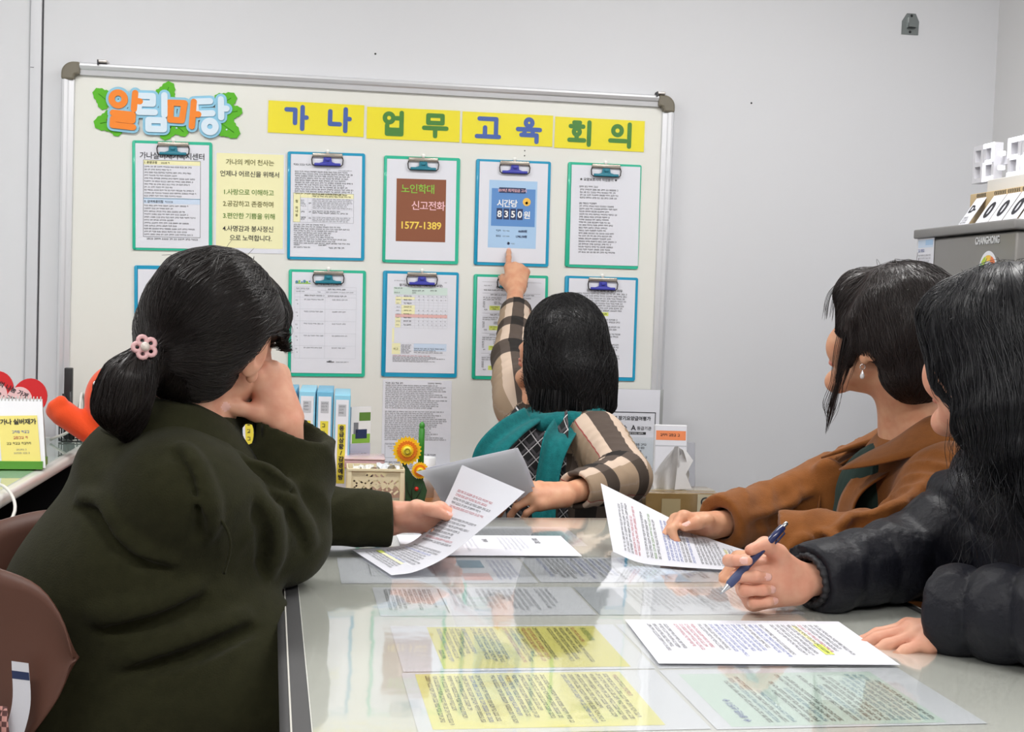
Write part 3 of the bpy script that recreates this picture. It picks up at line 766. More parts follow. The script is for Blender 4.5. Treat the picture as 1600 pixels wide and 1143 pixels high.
pg.para(16, 215, 130, 10, 7, 4.2, 'k', .3); pg.rect(14, 202, 145, 1, 'k', 3); pg.para(16, 40, 130, 19, 8, 4, 'g', .5, gaps=(3, 9, 14)); pg.line(22, 112, 60, 6, 'k')
under(pg, -0.006, -0.223, 0.0007, 'grey and white text page under the vinyl, behind the yellow row, left')
pg = Page(172, 297, 36)
pg.rect(0, 240, 172, 57, 'lg', 1); pg.para(14, 20, 140, 26, 8, 4, 'g', .3); pg.rect(14, 60, 140, 0.8, 'k', 3); pg.line(20, 120, 90, 6, 'k')
under(pg, 0.295, -0.221, 0.0008, 'grey and white text page under the vinyl beside the pen hand')
pg = Page(190, 297, 37)                       # row 0 left: diagram
pg.frame(30, 150, 110, 100, 'g', 0.8); pg.frame(70, 180, 40, 44, 'olive', 0.8); pg.rect(120, 66, 50, 44, 'sal', 1); pg.rect(20, 66, 60, 40, 'teal', 1); pg.para(20, 20, 150, 5, 8, 4.2, 'b', .3)
under(pg, -0.050, -0.440, 0.0007, 'page with a boxed diagram and salmon block under the vinyl, left')
pg = Page(190, 297, 38)
pg.rect(0, 60, 190, 70, 'pb', 1); pg.para(14, 20, 160, 32, 8, 4.4, 'k', .3, gaps=(6, 7, 15, 16), k2='b')
under(pg, 0.252, -0.444, 0.0008, 'text page with bluish tint under the vinyl at the middle of the table')
pg = Page(190, 235, 39)
pg.rect(40, 180, 120, 40, 'sal', 1); pg.rect(60, 130, 60, 30, 'mint', 1); pg.para(14, 20, 160, 24, 8, 4.2, 'r', .3, k2='k')
under(pg, 0.553, -0.446, 0.0007, 'reddish text page under the vinyl beneath the brown sleeve')
pg = Page(190, 297, 40)
pg.rect(20, 20, 150, 250, 'lg', 1); pg.para(28, 30, 130, 28, 8, 4.2, 'g', .2)
under(pg, 0.095, -0.735, 0.0007, 'grey shaded page under the vinyl at the far end of the table')
# the clear vinyl itself
M_vinyl = clear_film('clear_vinyl', (250, 251, 250), 1.65, 0.05, wave=0.06)
mb = MB(); mb.prism(rrect(TW - 0.045, T1 - T0 - 0.045, 0.03, 6, TW / 2, (T0 + T1) / 2), TZ + 0.0022, TZ + 0.0034, M_vinyl, None)
v = mb.build('table_vinyl'); v.location = (-0.055, 1.45, 0); v.rotation_euler = (0, 0, TROT)
tag(v, 'clear vinyl sheet covering the whole meeting table', 'table cover')

# loose sheets on top
pg = Page(210, 297, 41)
pg.para(24, 40, 150, 9, 7.6, 4.2, 'k', .25, k2='r'); pg.para(24, 116, 158, 12, 7.6, 4.2, 'b', .25, k2='k'); pg.para(24, 210, 150, 4, 7.4, 4.2, 'r', .3); pg.para(24, 246, 140, 4, 7.4, 4.2, 'k', .3)
pg.rect(28, 70, 130, 6, 'y', 1); pg.rect(120, 66, 48, 12, 'lime', 2)
ct, st_ = math.cos(-0.0211), math.sin(-0.0211)
p1x = np.array([ct, st_, 0]); p1d = np.array([st_, -ct, 0])
o = np.array([0.3824, 1.6915, TZ + 0.0046]) + p1x * 0.297
tag(pg.build('loose_sheet', flat_map(o, p1d, -p1x)), 'loose white printed sheet lying flat between the two hands in navy sleeves', 'paper sheet', 'loose handouts')
pg = Page(182, 297, 42)
pg.text(30, 60, 12, '회의 자료', 'k', off=.2); pg.para(20, 78, 120, 6, 8, 3.6, 'lg', .3); pg.text(40, 150, 10, '참석자', 'k', off=.2); pg.para(20, 166, 130, 12, 8, 3.4, 'lg', .35)
fx = np.array([0.9994, 0.035, 0]); fd = np.array([0.035, -0.9994, 0])
o = np.array([0.396, 2.305, TZ + 0.0046])
tag(pg.build('loose_sheet', flat_map(o, fd, -fx)), 'loose white sheet lying flat under the curled handout, in the middle of the table', 'paper sheet', 'loose handouts')

def spline(P, n):
    """smooth chain through points, n samples evenly in arc length"""
    P = np.array(P, float); Q = np.concatenate([[2 * P[0] - P[1]], P, [2 * P[-1] - P[-2]]]); out = []
    for i in range(1, len(Q) - 2):
        for t in np.linspace(0, 1, 12, endpoint=False):
            out.append(0.5 * (2 * Q[i] + (Q[i + 1] - Q[i - 1]) * t + (2 * Q[i - 1] - 5 * Q[i] + 4 * Q[i + 1] - Q[i + 2]) * t ** 2 + (-Q[i - 1] + 3 * Q[i] - 3 * Q[i + 1] + Q[i + 2]) * t ** 3))
    out.append(P[-1]); out = np.array(out)
    d = np.concatenate([[0], np.cumsum(np.linalg.norm(np.diff(out, axis=0), axis=1))])
    s = np.linspace(0, d[-1], n)
    return np.stack([np.interp(s, d, out[:, k]) for k in range(3)], 1)
def ruled_map(edge0, edge1, W, H, along='y', up=-1):
    """page coordinates on a bent sheet between two edge curves; 'y': curves run down the page"""
    n = 80; A = spline(edge0, n); B = spline(edge1, n)
    def fm(X):
        X = np.asarray(X, float)
        s = np.clip((X[:, 1] / H if along == 'y' else X[:, 0] / W), 0, 1) * (n - 1); t = (X[:, 0] / W if along == 'y' else X[:, 1] / H)
        i = np.clip(s.astype(int), 0, n - 2); f = (s - i)[:, None]
        a = A[i] * (1 - f) + A[i + 1] * f; b = B[i] * (1 - f) + B[i + 1] * f
        T = (A[i + 1] - A[i]) * (1 - t[:, None]) + (B[i + 1] - B[i]) * t[:, None]; D = b - a
        N = np.cross(D, T) * up; N /= np.linalg.norm(N, axis=1)[:, None] + 1e-12
        return a + D * t[:, None] + N * X[:, 2:3] * 0.001
    return fm
# handout in the left hand in olive: foot on the table, curling up; its text faces the camera side
o_near = [(0.0788, 1.9512, 0.7362), (0.1161, 1.9623, 0.7401), (0.1654, 1.9771, 0.7613), (0.2151, 1.992, 0.7989), (0.2556, 2.0042, 0.8306), (0.2863, 2.0134, 0.857)]
o_far = [(0.0202, 2.1466, 0.7362), (0.0734, 2.1625, 0.7372), (0.1164, 2.1754, 0.7430), (0.1485, 2.1851, 0.7687), (0.175, 2.193, 0.8094), (0.2031, 2.2014, 0.8735)]
pg = Page(210, 297, 43, base=WHITE_THIN)
pg.para(26, 46, 156, 5, 8.4, 4.4, 'k', .2, k2='r'); pg.para(26, 102, 156, 8, 8.4, 4.4, 'k', .3, k2='r'); pg.para(26, 182, 156, 9, 7.8, 4.4, 'k', .25, k2='b'); pg.rect(26, 249, 120, 6, 'y', 1); pg.rect(20, 246, 24, 12, 'lime', 2); pg.para(26, 256, 140, 4, 7, 4.2, 'k', .2)
o = pg.build('held_handout', ruled_map(o_far[::-1], o_near[::-1], 210, 297), nx=3, ny=36)
tag(o, 'white printed handout curling up from the table, held by the woman in olive', 'paper sheet', 'held handouts')
# handout in the hand in brown: left end lifted
b_near = [(0.4500, 2.0985, 0.7470), (0.4876, 2.0616, 0.7366), (0.5449, 2.0338, 0.7360), (0.6177, 2.015, 0.7360), (0.6900, 2.000, 0.7360)]
b_far = [(0.466, 2.303, 0.832), (0.528, 2.252, 0.8055), (0.583, 2.207, 0.7815), (0.632, 2.177, 0.7585), (0.708, 2.135, 0.7385)]
pg = Page(210, 297, 44, base=WHITE_THIN)
pg.para(20, 30, 164, 5, 7.6, 4.2, 'k', .3, k2='r'); pg.para(20, 76, 164, 4, 7.6, 4.2, 'k', .3, k2='gn'); pg.para(20, 116, 164, 7, 7.6, 4.2, 'k', .3, k2='b'); pg.para(20, 176, 164, 7, 7.4, 4.2, 'k', .2); pg.rect(20, 232, 130, 6, 'y', 1); pg.para(20, 232, 150, 6, 7.4, 4.2, 'k', .2)
o = pg.build('held_handout', ruled_map(b_near, b_far, 210, 297), nx=3, ny=36)
tag(o, 'white printed handout lifted at one end by the hand in the brown sleeve', 'paper sheet', 'held handouts')
# folded handout of the pointing woman, seen from its blank back
pq = [np.array(p) for p in ((0.140, 2.47, 0.8239), (0.3244, 2.45, 0.8743), (0.4010, 2.632, 0.7420), (0.205, 2.60, 0.7400))]
for k, lab in ((0, 'blank back of the folded handout held up by the pointing woman'), (1, 'second white sheet just behind the folded handout of the pointing woman')):
    dv = np.array([0.006, 0.012, 0.004]) * k
    tl, tr, br, bl = [p + dv for p in pq]
    if k: tl = tl + np.array([0.012, 0, 0.002]); tr = tr + np.array([0.003, 0.0, -0.003])
    bend = np.array([0.0, 0.018, 0.012])
    pg = Page(196, 250, 45 + k, base=WHITE_THIN)
    o = pg.build('folded_handout', ruled_map([tl, (tl + bl) / 2 + bend, bl], [tr, (tr + br) / 2 + bend, br], 196, 250), nx=2, ny=16)
    tag(o, lab, 'paper sheet', 'handouts of the pointing woman')

# ================================================================ low brown cabinet behind the table and what stands on it
M_wood = mat('brown_wood_top', (168, 112, 64), 0.35, var=(6.0, (150, 96, 52), 0.7)); M_woodd = mat('dark_cabinet', (66, 46, 34), 0.5)
CZ = 0.655
cb = empty('low_cabinet', 'low cabinet with a brown wooden top standing under the whiteboard', 'cabinet', (0, 0, 0))
mb = MB(); mb.box((-0.125, 3.40, CZ - 0.011), (1.01, 0.70, 0.022), M_wood, bevel=0.003); mb.build('top', cb)
mb = MB(); mb.box((-0.125, 3.415, (CZ - 0.022) / 2), (0.97, 0.65, CZ - 0.022), M_woodd); mb.build('body', cb)
for x in (-0.33, 0.12):
    mb = MB(); mb.box((x, 3.082, 0.33), (0.44, 0.018, 0.56), M_woodd, bevel=0.003); d = mb.build('door', cb)
    mb = MB(); mb.tube([(x + 0.2, 3.066, 0.45), (x + 0.2, 3.058, 0.47), (x + 0.2, 3.058, 0.53), (x + 0.2, 3.066, 0.55)], 0.004, M_steel, 8); mb.build('handle', d)
sc = empty('side_stand', 'plain dark stand behind the pointing woman carrying the taped tissue box', 'stand', (0, 0, 0))
mb = MB(); mb.box((0.88, 3.51, 0.545), (0.40, 0.46, 0.02), M_woodd, bevel=0.002); mb.build('top', sc)
for (x, y) in ((0.71, 3.31), (1.05, 3.31), (0.71, 3.71), (1.05, 3.71)):
    mb = MB(); mb.box((x, y, 0.2675), (0.035, 0.035, 0.535), M_woodd); mb.build('leg', sc)

# box files in a row, spines out
M_file = mat('box_file_blue', (138, 196, 220), 0.45); M_filed = mat('box_file_deep_blue', (104, 170, 202), 0.45); M_lab = mat('spine_label_white', (228, 230, 238), 0.6); M_sy = mat('spine_label_yellow', (226, 212, 70), 0.6)  # two plain file blues, alternating along the row
spines = ['', '', '', '기록 관리', '직원 교육', '', '', '응급상황/감염예방']
for i in range(8):
    x = -0.312 + i * 0.0440; last = i == 7
    lean = -0.10 * max(0, (5 - i)) / 5.0
    side = ['first', 'second', 'third', 'fourth', 'fifth', 'sixth', 'seventh', 'eighth'][i]
    e = empty('box_file', ('pale blue box file with the yellow lettered spine beside the cream crate' if last else 'pale blue box file, ' + side + ' from the left of the row on the cabinet'), 'box file', (x, 3.29 + (0 if last else 0.012 * (7 - i) / 7), CZ), (0, lean, 0), 'pale blue box files')
    h_ = 0.257 if not last else 0.250
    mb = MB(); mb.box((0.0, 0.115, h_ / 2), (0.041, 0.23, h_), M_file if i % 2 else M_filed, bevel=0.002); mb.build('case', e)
    pg = Page(32, h_ * 1000 - 24, 60 + i, base=M_lab)
    pg.rect(6, 12, 20, 30, 'lg', 1)
    pg.para(8, 15, 16, 3, 8, 4, 'g', 0.1)
    txt = spines[i].replace(' ', '')
    pg.rect(6, 62, 20, 150, M_sy, 1)
    if txt:
        stp = min(17, 140 / len(txt))
        for k, ch in enumerate(txt): pg.text(16, 62 + stp * (k + 0.95), stp * 0.92, ch, 'k', 'CENTER', .5)
    else:
        for k in range(7): pg.line(11, 68 + k * 19, 11, 9, 'k')
    f = pg.build('spine_label', flat_map((-0.016, -0.0012, h_ - 0.012), (1, 0, 0), (0, 0, -1)), e)
# folder with a photo cover standing next to the files
pg = Page(60, 205, 70, base=mat('leaflet_lilac', (204, 204, 224), 0.5))
pg.rect(0, 0, 60, 95, 'w', 1); pg.rect(24, 14, 34, 22, 'gn', 2); pg.rect(4, 70, 54, 24, 'lgn', 2); pg.rect(14, 58, 34, 24, 'nv', 3); pg.rect(8, 40, 14, 30, 'g', 3); pg.line(10, 120, 40, 9, 'g'); pg.rect(0, 150, 60, 54, mat('leaflet_violet', (140, 136, 176), .6), 1)
o = pg.build('photo_leaflet', flat_map((0.019, 3.345, CZ + 0.215), (0.85, 0.5, 0), (0, 0.04, -1)), thick=4)
tag(o, 'lilac leaflet with a green photo standing right of the box files', 'leaflet')
# dark box with a pinkish clear case on it, behind the crate
mb = MB(); mb.box((0.045, 3.29, CZ + 0.035), (0.062, 0.12, 0.07), mat('dark_plum_box', (62, 44, 50), 0.4), bevel=0.002); o = mb.build('small_box'); tag(o, 'small dark plum box behind the cream crate', 'box')
e = empty('pink_case', 'flat pinkish plastic case lying on the dark box behind the cream crate', 'case', (0.055, 3.285, CZ + 0.071))
mb = MB(); mb.box((0, 0, 0.011), (0.100, 0.10, 0.020), mat('pink_plastic', (196, 160, 164), 0.25, coat=.4), bevel=0.002); mb.build('tray', e)
mb = MB(); mb.box((0, 0, 0.0245), (0.102, 0.102, 0.005), mat('pink_lid', (214, 186, 188), 0.2, coat=.4), bevel=0.0015); mb.build('lid', e)

# cream lattice crate
M_cream = mat('cream_plastic', (228, 216, 182), 0.4)
def plate(name, outer, holes, thick, frame, m, parent):
    """flat plate with real openings"""
    cu = bpy.data.curves.new(name, 'CURVE'); cu.dimensions = '2D'; cu.fill_mode = 'BOTH'; cu.extrude = thick / 2
    for P in [outer] + holes:
        sp = cu.splines.new('POLY'); sp.points.add(len(P) - 1)
        for q, (x, y) in zip(sp.points, P): q.co = (x, y, 0, 1)
        sp.use_cyclic_u = True
    t = bpy.data.objects.new('plate_outline', cu); me = bpy.data.meshes.new_from_object(t); bpy.data.objects.remove(t)
    V = np.empty(len(me.vertices) * 3); me.vertices.foreach_get('co', V); V = frame(V.reshape(-1, 3))
    F = [tuple(p.vertices) for p in me.polygons]; bpy.data.meshes.remove(me)
    mb = MB(); mb.add(V, F, m); return mb.build(name, parent)
cr = empty('plastic_crate', 'small cream plastic crate with lattice sides on the brown cabinet', 'crate', (0.081, 3.115, CZ), (0, 0, 0.02))
cw, ch, cd = 0.138, 0.088, 0.098
holes = [[(-0.020, 0.068), (0.020, 0.068), (0.026, 0.074), (0.022, 0.079), (-0.022, 0.079), (-0.026, 0.074)]]
def slot(cx, cz, a, L, w=0.0042):
    d = np.array([math.cos(a), math.sin(a)]) * L / 2; n_ = np.array([-math.sin(a), math.cos(a)]) * w / 2
    return [(cx + s * d[0] + t * n_[0], cz + s * d[1] + t * n_[1]) for s, t in ((-1, -1), (1, -1), (1, 1), (-1, 1))]
for row, (z, sg_) in enumerate(((0.056, 1), (0.044, -1), (0.031, 1))):
    for k in range(8):
        x = -0.049 + k * 0.014
        s = 1 if (k % 4 < 2) == (row % 2 == 0) else -1
        holes.append(slot(x, z, s * -0.70, 0.0140)); 
for (x, z) in ((-0.027, 0.0375), (0.027, 0.0375), (0.0, 0.0500)):
    holes.append([(x + 0.0028 * math.cos(t), z + 0.0022 * math.sin(t)) for t in np.linspace(0, 2 * PI, 10, endpoint=False)])
out_ = rrect(cw, ch, 0.003, 3, 0, ch / 2)
fr = lambda V: np.stack([V[:, 0], V[:, 2], V[:, 1]], 1)
plate('front_panel', out_, holes, 0.003, fr, M_cream, cr)
plate('back_panel', out_, holes, 0.003, lambda V: fr(V) + np.array([0, cd, 0]), M_cream, cr)
for sx in (-1, 1):
    mb = MB(); mb.box((sx * (cw / 2 - 0.0016), cd / 2, ch / 2), (0.003, cd - 0.003, ch), M_cream); mb.build('side_panel', cr)
    mb = MB(); mb.box((sx * (cw / 2 - 0.006), -0.003, ch / 2), (0.010, 0.004, ch), M_cream, bevel=0.001); mb.build('corner_post', cr)
mb = MB(); mb.box((0, cd / 2, 0.002), (cw - 0.006, cd - 0.004, 0.003), M_cream); mb.build('bottom_panel', cr)
mb = MB(); mb.box((0, -0.0035, 0.0115), (0.11, 0.003, 0.002), M_cream); mb.box((0, -0.0035, ch - 0.003), (cw - 0.004, 0.005, 0.005), M_cream); mb.build('rim', cr)
# bits of paper and clear wrap in the crate
rng = random.Random(5)
for k, (x, y, z, w, c, lab) in enumerate(((-0.03, 0.04, 0.081, 0.05, (226, 226, 220), 'crumpled white wrapper sticking out of the cream crate, left'), (0.03, 0.05, 0.083, 0.055, (222, 226, 230), 'crumpled pale wrapper sticking out of the cream crate, right'))):
    mb = MB(); G = 9; V = []
    for i in range(G):
        for j in range(G): V.append((x + 0.081 + (i / (G - 1) - .5) * w, 3.115 + y + (j / (G - 1) - .5) * 0.05, CZ + z + rng.uniform(-0.006, 0.012)))
    mb.add(V, [(i * G + j, (i + 1) * G + j, (i + 1) * G + j + 1, i * G + j + 1) for i in range(G - 1) for j in range(G - 1)], mat('wrapper%d' % k, c, 0.3))
    tag(mb.build('wrapper'), lab, 'wrapper')

# wooden sunflower pen holder
so = empty('sunflower_holder', 'green wooden leaf pen holder with two yellow sunflowers beside the cream crate', 'ornament', (0.178, 3.165, CZ))
M_gdark = mat('painted_dark_green', (36, 74, 44), 0.5); M_petal = mat('petal_yellow', (245, 196, 20), 0.5); M_peto = mat('petal_orange', (226, 120, 16), 0.5); M_core = mat('flower_core', (232, 214, 60), 0.5); M_cored = mat('flower_ring', (168, 150, 30), 0.5)
poly = [(-0.022, 0), (0.024, 0), (0.030, 0.030), (0.022, 0.052), (0.012, 0.062), (0.004, 0.058), (-0.006, 0.066), (-0.022, 0.092), (-0.034, 0.100), (-0.025, 0.06)]
mb = MB(); mb.prism(poly, 0, 0.006, M_gdark, fr); mb.build('leaf_panel', so)
mb = MB(); mb.box((0.0, 0.020, 0.024), (0.044, 0.030, 0.048), M_gdark, bevel=0.002); mb.build('cup', so)
mb = MB()
for (a, b, c_) in (((-0.004, 0.004), (-0.018, 0.03), (-0.020, 0.052)), ((0.0, 0.004), (0.012, 0.024), (0.018, 0.046)), ((-0.006, 0.006), (-0.008, 0.03), (-0.002, 0.05))):
    mb.tube([(p[0], -0.001, p[1]) for p in (a, b, c_)], 0.0008, mat('vein_black', (24, 40, 26)), 5)
mb.build('leaf_veins', so)
def sunflower(x, z, R, zs):
    e_ = MB()
    for lay, (r0, m_, n_, y) in enumerate(((R, M_petal, 22, 0.0), (R * 0.72, M_peto, 22, -0.0025), (R * 0.45, M_petal, 18, -0.005))):
        P = []
        for k in range(n_ * 2):
            t = 2 * PI * k / (n_ * 2); r = r0 * (1.0 if k % 2 == 0 else 0.86)
            P.append((x + r * math.cos(t), z + r * math.sin(t)))
        e_.prism(P, -0.006 + y, -0.003 + y, m_, fr)
    o_ = e_.build('petals', so)
    e_ = MB(); e_.lathe([(0.0001, 0.0155), (R * .22, 0.015), (R * .3, 0.0125), (R * .32, 0.009)], M_core, (0, 0, 0), 20, 'y')
    e_.tube([(R * .17 * math.cos(t), -0.0155, R * .17 * math.sin(t)) for t in np.linspace(0, 2 * PI, 16, endpoint=False)], R * .05, M_cored, 6, closed=True)
    o2 = e_.build('flower_core', so); o2.location = (x, 0, z)
    e_ = MB(); e_.tube([(x, 0.001, z), (x - 0.001, 0.002, zs)], 0.0016, mat('vein_black', (24, 40, 26)), 6); e_.build('stem', so)
sunflower(-0.022, 0.128, 0.036, 0.05); sunflower(0.011, 0.080, 0.0215, 0.04)
mb = MB(); mb.lathe([(0.0001, 0.006), (0.003, 0.0055), (0.005, 0.003), (0.0055, 0.0)], mat('ladybird_shiny_red', (196, 30, 24), 0.2, coat=.5), (0, 0, 0), 12, 'y'); o = mb.build('ladybird', so); o.location = (0.004, 0, 0.034)
mb = MB(); mb.lathe([(0.0001, 0.0), (0.0075, 0.001), (0.0075, 0.13), (0.006, 0.132), (0.0072, 0.135), (0.0068, 0.142), (0.003, 0.147), (0.0001, 0.148)], mat('cucumber_green', (58, 138, 48), 0.35), (0, 0, 0), 14); o = mb.build('green_pen'); o.location = (0.192, 3.190, CZ + 0.049)
tag(o, 'fat green cucumber shaped pen standing in the sunflower holder', 'pen')
mb = MB(); mb.lathe([(0.0001, 0.0), (0.027, 0.0), (0.029, 0.10), (0.026, 0.10), (0.025, 0.006), (0.0001, 0.005)], mat('cup_white', (226, 226, 228), 0.4), (0.205, 3.265, CZ), 26); tag(mb.build('paper_cup'), 'white cup behind the sunflower holder', 'cup')

# certificates in clear stand on the tray of the whiteboard
e = empty('certificate_stand', 'clear acrylic stand of two white certificates at the right end of the whiteboard tray', 'stand', (0.855, 3.82, BZ0 + 0.009))
pg = Page(190, 288, 80)
pg.rect(20, 68, 158, 2.4, 'k', 3); pg.rect(176, 68, 2.4, 130, 'k', 3); pg.text(92, 92, 13.5, '2017년 장기요양급여평가', 'k', 'CENTER', .3); pg.text(92, 121, 16, '최우수', 'k', 'RIGHT', .1); pg.text(111, 123, 22, 'A', 'k', 'CENTER', .3); pg.text(122, 121, 12, '등급기관', 'k', 'LEFT', .1); pg.rect(90, 128, 60, 8, 'k', 1); pg.line(94, 130, 50, 4, 'w'); pg.line(70, 148, 50, 5, 'g'); disc(pg, 136, 147, 6, 'k', 7); disc(pg, 136, 147, 3, 'w', 5)
pg.build('certificate', flat_map((-0.102, -0.006, 0.290), (1, 0, 0), (0, -0.03, -1)), e)
pg = Page(190, 140, 81)
pg.para(62, 22, 100, 2, 10, 6, 'k', .2); pg.para(62, 42, 90, 1, 10, 6, 'k'); pg.para(62, 60, 108, 2, 9, 6, 'k'); pg.line(84, 82, 60, 5, 'g'); pg.rect(0, 96, 190, .8, 'g', 2)
pg.build('lower_certificate', flat_map((-0.098, -0.014, 0.150), (1, 0, 0), (0, -0.03, -1)), e)
M_acr = clear_film('acrylic', (252, 254, 254), 1.45, 0.02)
mb = MB(); mb.box((0.0, -0.026, 0.074), (0.205, 0.002, 0.148), M_acr); mb.build('acrylic_front', e)
mb = MB(); mb.box((0.0, 0.012, 0.145), (0.205, 0.002, 0.29), mat('acrylic_back_grey', (170, 172, 172), 0.3)); mb.box((0, -0.005, 0.002), (0.22, 0.05, 0.004), mat('acrylic_back_grey', (170, 172, 172), 0.3)); mb.build('acrylic_back', e)

# taped tissue box, tissue, packets
e = empty('tissue_box', 'brown taped tissue box with a tissue pulled up, right of the whiteboard foot', 'tissue box', (0.886, 3.30, 0.555), (0, 0, -0.02))
M_kraft = mat('taped_kraft', (150, 122, 78), 0.18, var=(9.0, (120, 96, 60), 0.8), coat=0.6)
mb = MB(); mb.box((0, 0.06, 0.058), (0.196, 0.13, 0.116), M_kraft, bevel=0.003); mb.build('carton', e)
pg = Page(46, 60, 82, base=mat('carton_label', (196, 186, 160), .3)); 
V, F = letters('O', 34, 0.0); pg.text(22, 32, 36, 'O', 'k', 'CENTER', .2); pg.text(18, 60, 30, '∩', 'k', 'CENTER', .3)
pg.build('printed_label', flat_map((0.040, -0.0062, 0.113), (1, 0, 0), (0, 0, -1)), e)
mb = MB(); mb.box((0, 0.06, 0.1165), (0.198, 0.05, 0.001), mat('tape_clear', (176, 160, 124), 0.1, coat=.8)); mb.box((-0.03, -0.0056, 0.05), (0.05, 0.0008, 0.10), mat('tape_clear', (176, 160, 124), 0.1)); mb.build('packing_tape', e)
# the pulled tissue: two pleated flaps
mb = MB(); rows = []; G = 14
prof = [(0.000, 0.044), (0.018, 0.050), (0.040, 0.048), (0.065, 0.036), (0.090, 0.024), (0.108, 0.014)]
for (z, wd_) in prof:
    for k in range(G + 1):
        u = k / G * 2 - 1
        rows.append((wd_ * u - 0.02 + 0.1 * z, 0.06 + 0.010 * math.sin(u * 7 + z * 40) - 0.02 * z / 0.1, 0.116 + z + 0.010 * (1 - abs(u)) * (z / 0.1)))
mb.add(rows, [(i * (G + 1) + k, i * (G + 1) + k + 1, (i + 1) * (G + 1) + k + 1, (i + 1) * (G + 1) + k) for i in range(len(prof) - 1) for k in range(G)], mat('tissue_white', (222, 221, 222), 0.9), True)
rows = [(0.012, 0.045, 0.228), (0.036, 0.040, 0.196), (0.016, 0.035, 0.160), (0.034, 0.035, 0.122), (-0.012, 0.036, 0.118), (-0.004, 0.045, 0.200)]
mb.add(rows, [(0, 5, 4, 2), (0, 2, 1), (2, 4, 3)], mat('tissue_white', (222, 221, 222), 0.9), True)
mb.build('tissue', e)
for k, (x, y, rz, lab) in enumerate(((0.902, 3.49, -0.03, 'white packet with an orange band standing behind the tissue box'), (0.934, 3.52, -0.02, 'clear wrapped packet leaning behind the orange banded packet'))):
    e = empty('packet', lab, 'packet', (x, y, 0.555), (-0.10, 0.0, rz), 'packets by the wall')
    mb = MB(); pts = [(-0.052, 0), (0.052, 0), (0.048, 0.14), (0.046, 0.275 - 0.05 * k), (-0.046, 0.275 - 0.05 * k), (-0.048, 0.14)]
    mb.prism(pts, -0.006, 0.006, mat('packet_white', (222, 222, 226), 0.2, coat=.5) if k == 0 else clear_film('packet_film', (238, 238, 242), 1.45, 0.08, opacity=.35, color=(214, 216, 222)), fr); mb.build('pouch', e, bevel=0.003)
    if k == 0:
        pg = Page(88, 255, 84); pg.rect(2, 12, 84, 26, 'or', 1); pg.line(14, 20, 58, 7, 'k'); pg.rect(0, 52, 88, 3, 'lg', 2); pg.para(40, 130, 40, 3, 14, 7, 'g'); pg.para(30, 178, 50, 4, 14, 8, 'k')
        pg.build('packet_label', flat_map((-0.044, -0.0078, 0.270), (1, 0, 0), (0, 0, -1)), e)

# ================================================================ fridge with clock and flip counter
M_fr = mat('fridge_grey_steel', (132, 130, 127), 0.30, 0.45, bump=(3.0, 0.10, 0.02)); M_frt = mat('fridge_cap_grey', (128, 127, 126), 0.5); M_frs = mat('fridge_side_white', (214, 217, 224), 0.4)
fg = empty('fridge', 'small grey two door fridge at the right wall with clock and flip counter on top', 'fridge', (1.505, 3.045, 0))
mb = MB(); mb.box((0.245, 0, 0.685), (0.43, 0.52, 1.33), M_frs, bevel=0.006); mb.build('body', fg)
for (z0, z1) in ((0.06, 0.90), (0.91, 1.355)):
    mb = MB(); mb.box((0.015, 0, (z0 + z1) / 2), (0.045, 0.52, z1 - z0), M_fr, bevel=0.006); d = mb.build('door', fg)
mb = MB(); mb.box((0.222, 0, 1.371), (0.475, 0.53, 0.024), M_frt, bevel=0.004); mb.build('top_cap', fg)
sx = -0.0080
pg = Page(100, 12, 90, base=M_fr)
V, F = letters('CHANGHONG', 0.0245, 0.0006, extrude=0.0008, space=1.0)
mb = MB(); mb.add(np.stack([sx - V[:, 2] - 0.0008, -0.070 - V[:, 0] * 0.72, 1.331 + V[:, 1]], 1), F, mat('badge_chrome', (225, 226, 226), 0.25, 0.6)); mb.build('badge_lettering', fg)
pg = Page(100, 92, 91)
pg.rect(6, 4, 88, 20, 'pb', 1); pg.rect(50, 4, 44, 14, 'lb', 2); pg.line(8, 28, 40, 7, 'b'); pg.para(8, 42, 82, 5, 8, 4, 'g', .3); disc(pg, 80, 80, 5, 'k', 5)
pg.build('guide_sticker', flat_map((sx - 0.0006, 0.252, 1.358), (0, -1, 0), (0, 0, -1)), fg)
mb = MB(); A = [(math.cos(t), math.sin(t)) for t in np.linspace(0, PI, 25)]
toF = lambda y, z, n_: (sx - 0.0006 - n_, -y, z)
def arc(r0, r1, a0, a1, n_, m_):
    T_ = np.linspace(a0, a1, 10); V = [toF(-(-0.133 + r0 * math.cos(t)) * -1, 1.262 + r0 * math.sin(t), n_) for t in T_] + [toF(-(-0.133 + r1 * math.cos(t)) * -1, 1.262 + r1 * math.sin(t), n_) for t in T_]
    mb.add(V, [(i, i + 1, 10 + i + 1, 10 + i) for i in range(9)], m_)
mb = MB()
cy_, cz_ = 0.138, 1.262
def fan(pts, n_, m_): mb.add([toF(y, z, n_) for (y, z) in pts], [tuple(range(len(pts)))], m_)
def ring(r0, r1, a0, a1, n_, m_):
    T_ = np.linspace(a0, a1, 9); V = [toF(cy_ + r0 * math.cos(t), cz_ + r0 * math.sin(t), n_) for t in T_] + [toF(cy_ + r1 * math.cos(t), cz_ + r1 * math.sin(t), n_) for t in T_]
    mb.add(V, [(i, i + 1, 9 + i + 1, 9 + i) for i in range(8)], m_)
fan([(cy_ + 0.046 * c, cz_ + 0.052 * s) for (c, s) in A] + [(cy_ - 0.046, cz_ - 0.03), (cy_ + 0.046, cz_ - 0.03)], 0, WHITE)
for k, c in enumerate(((196, 60, 48), (226, 120, 60), (232, 190, 70), (170, 196, 60), (84, 160, 60))):
    ring(0.028, 0.042, k * PI / 5 + 0.02, (k + 1) * PI / 5 - 0.02, 0.0004, mat('energy_%d' % k, c, .5))
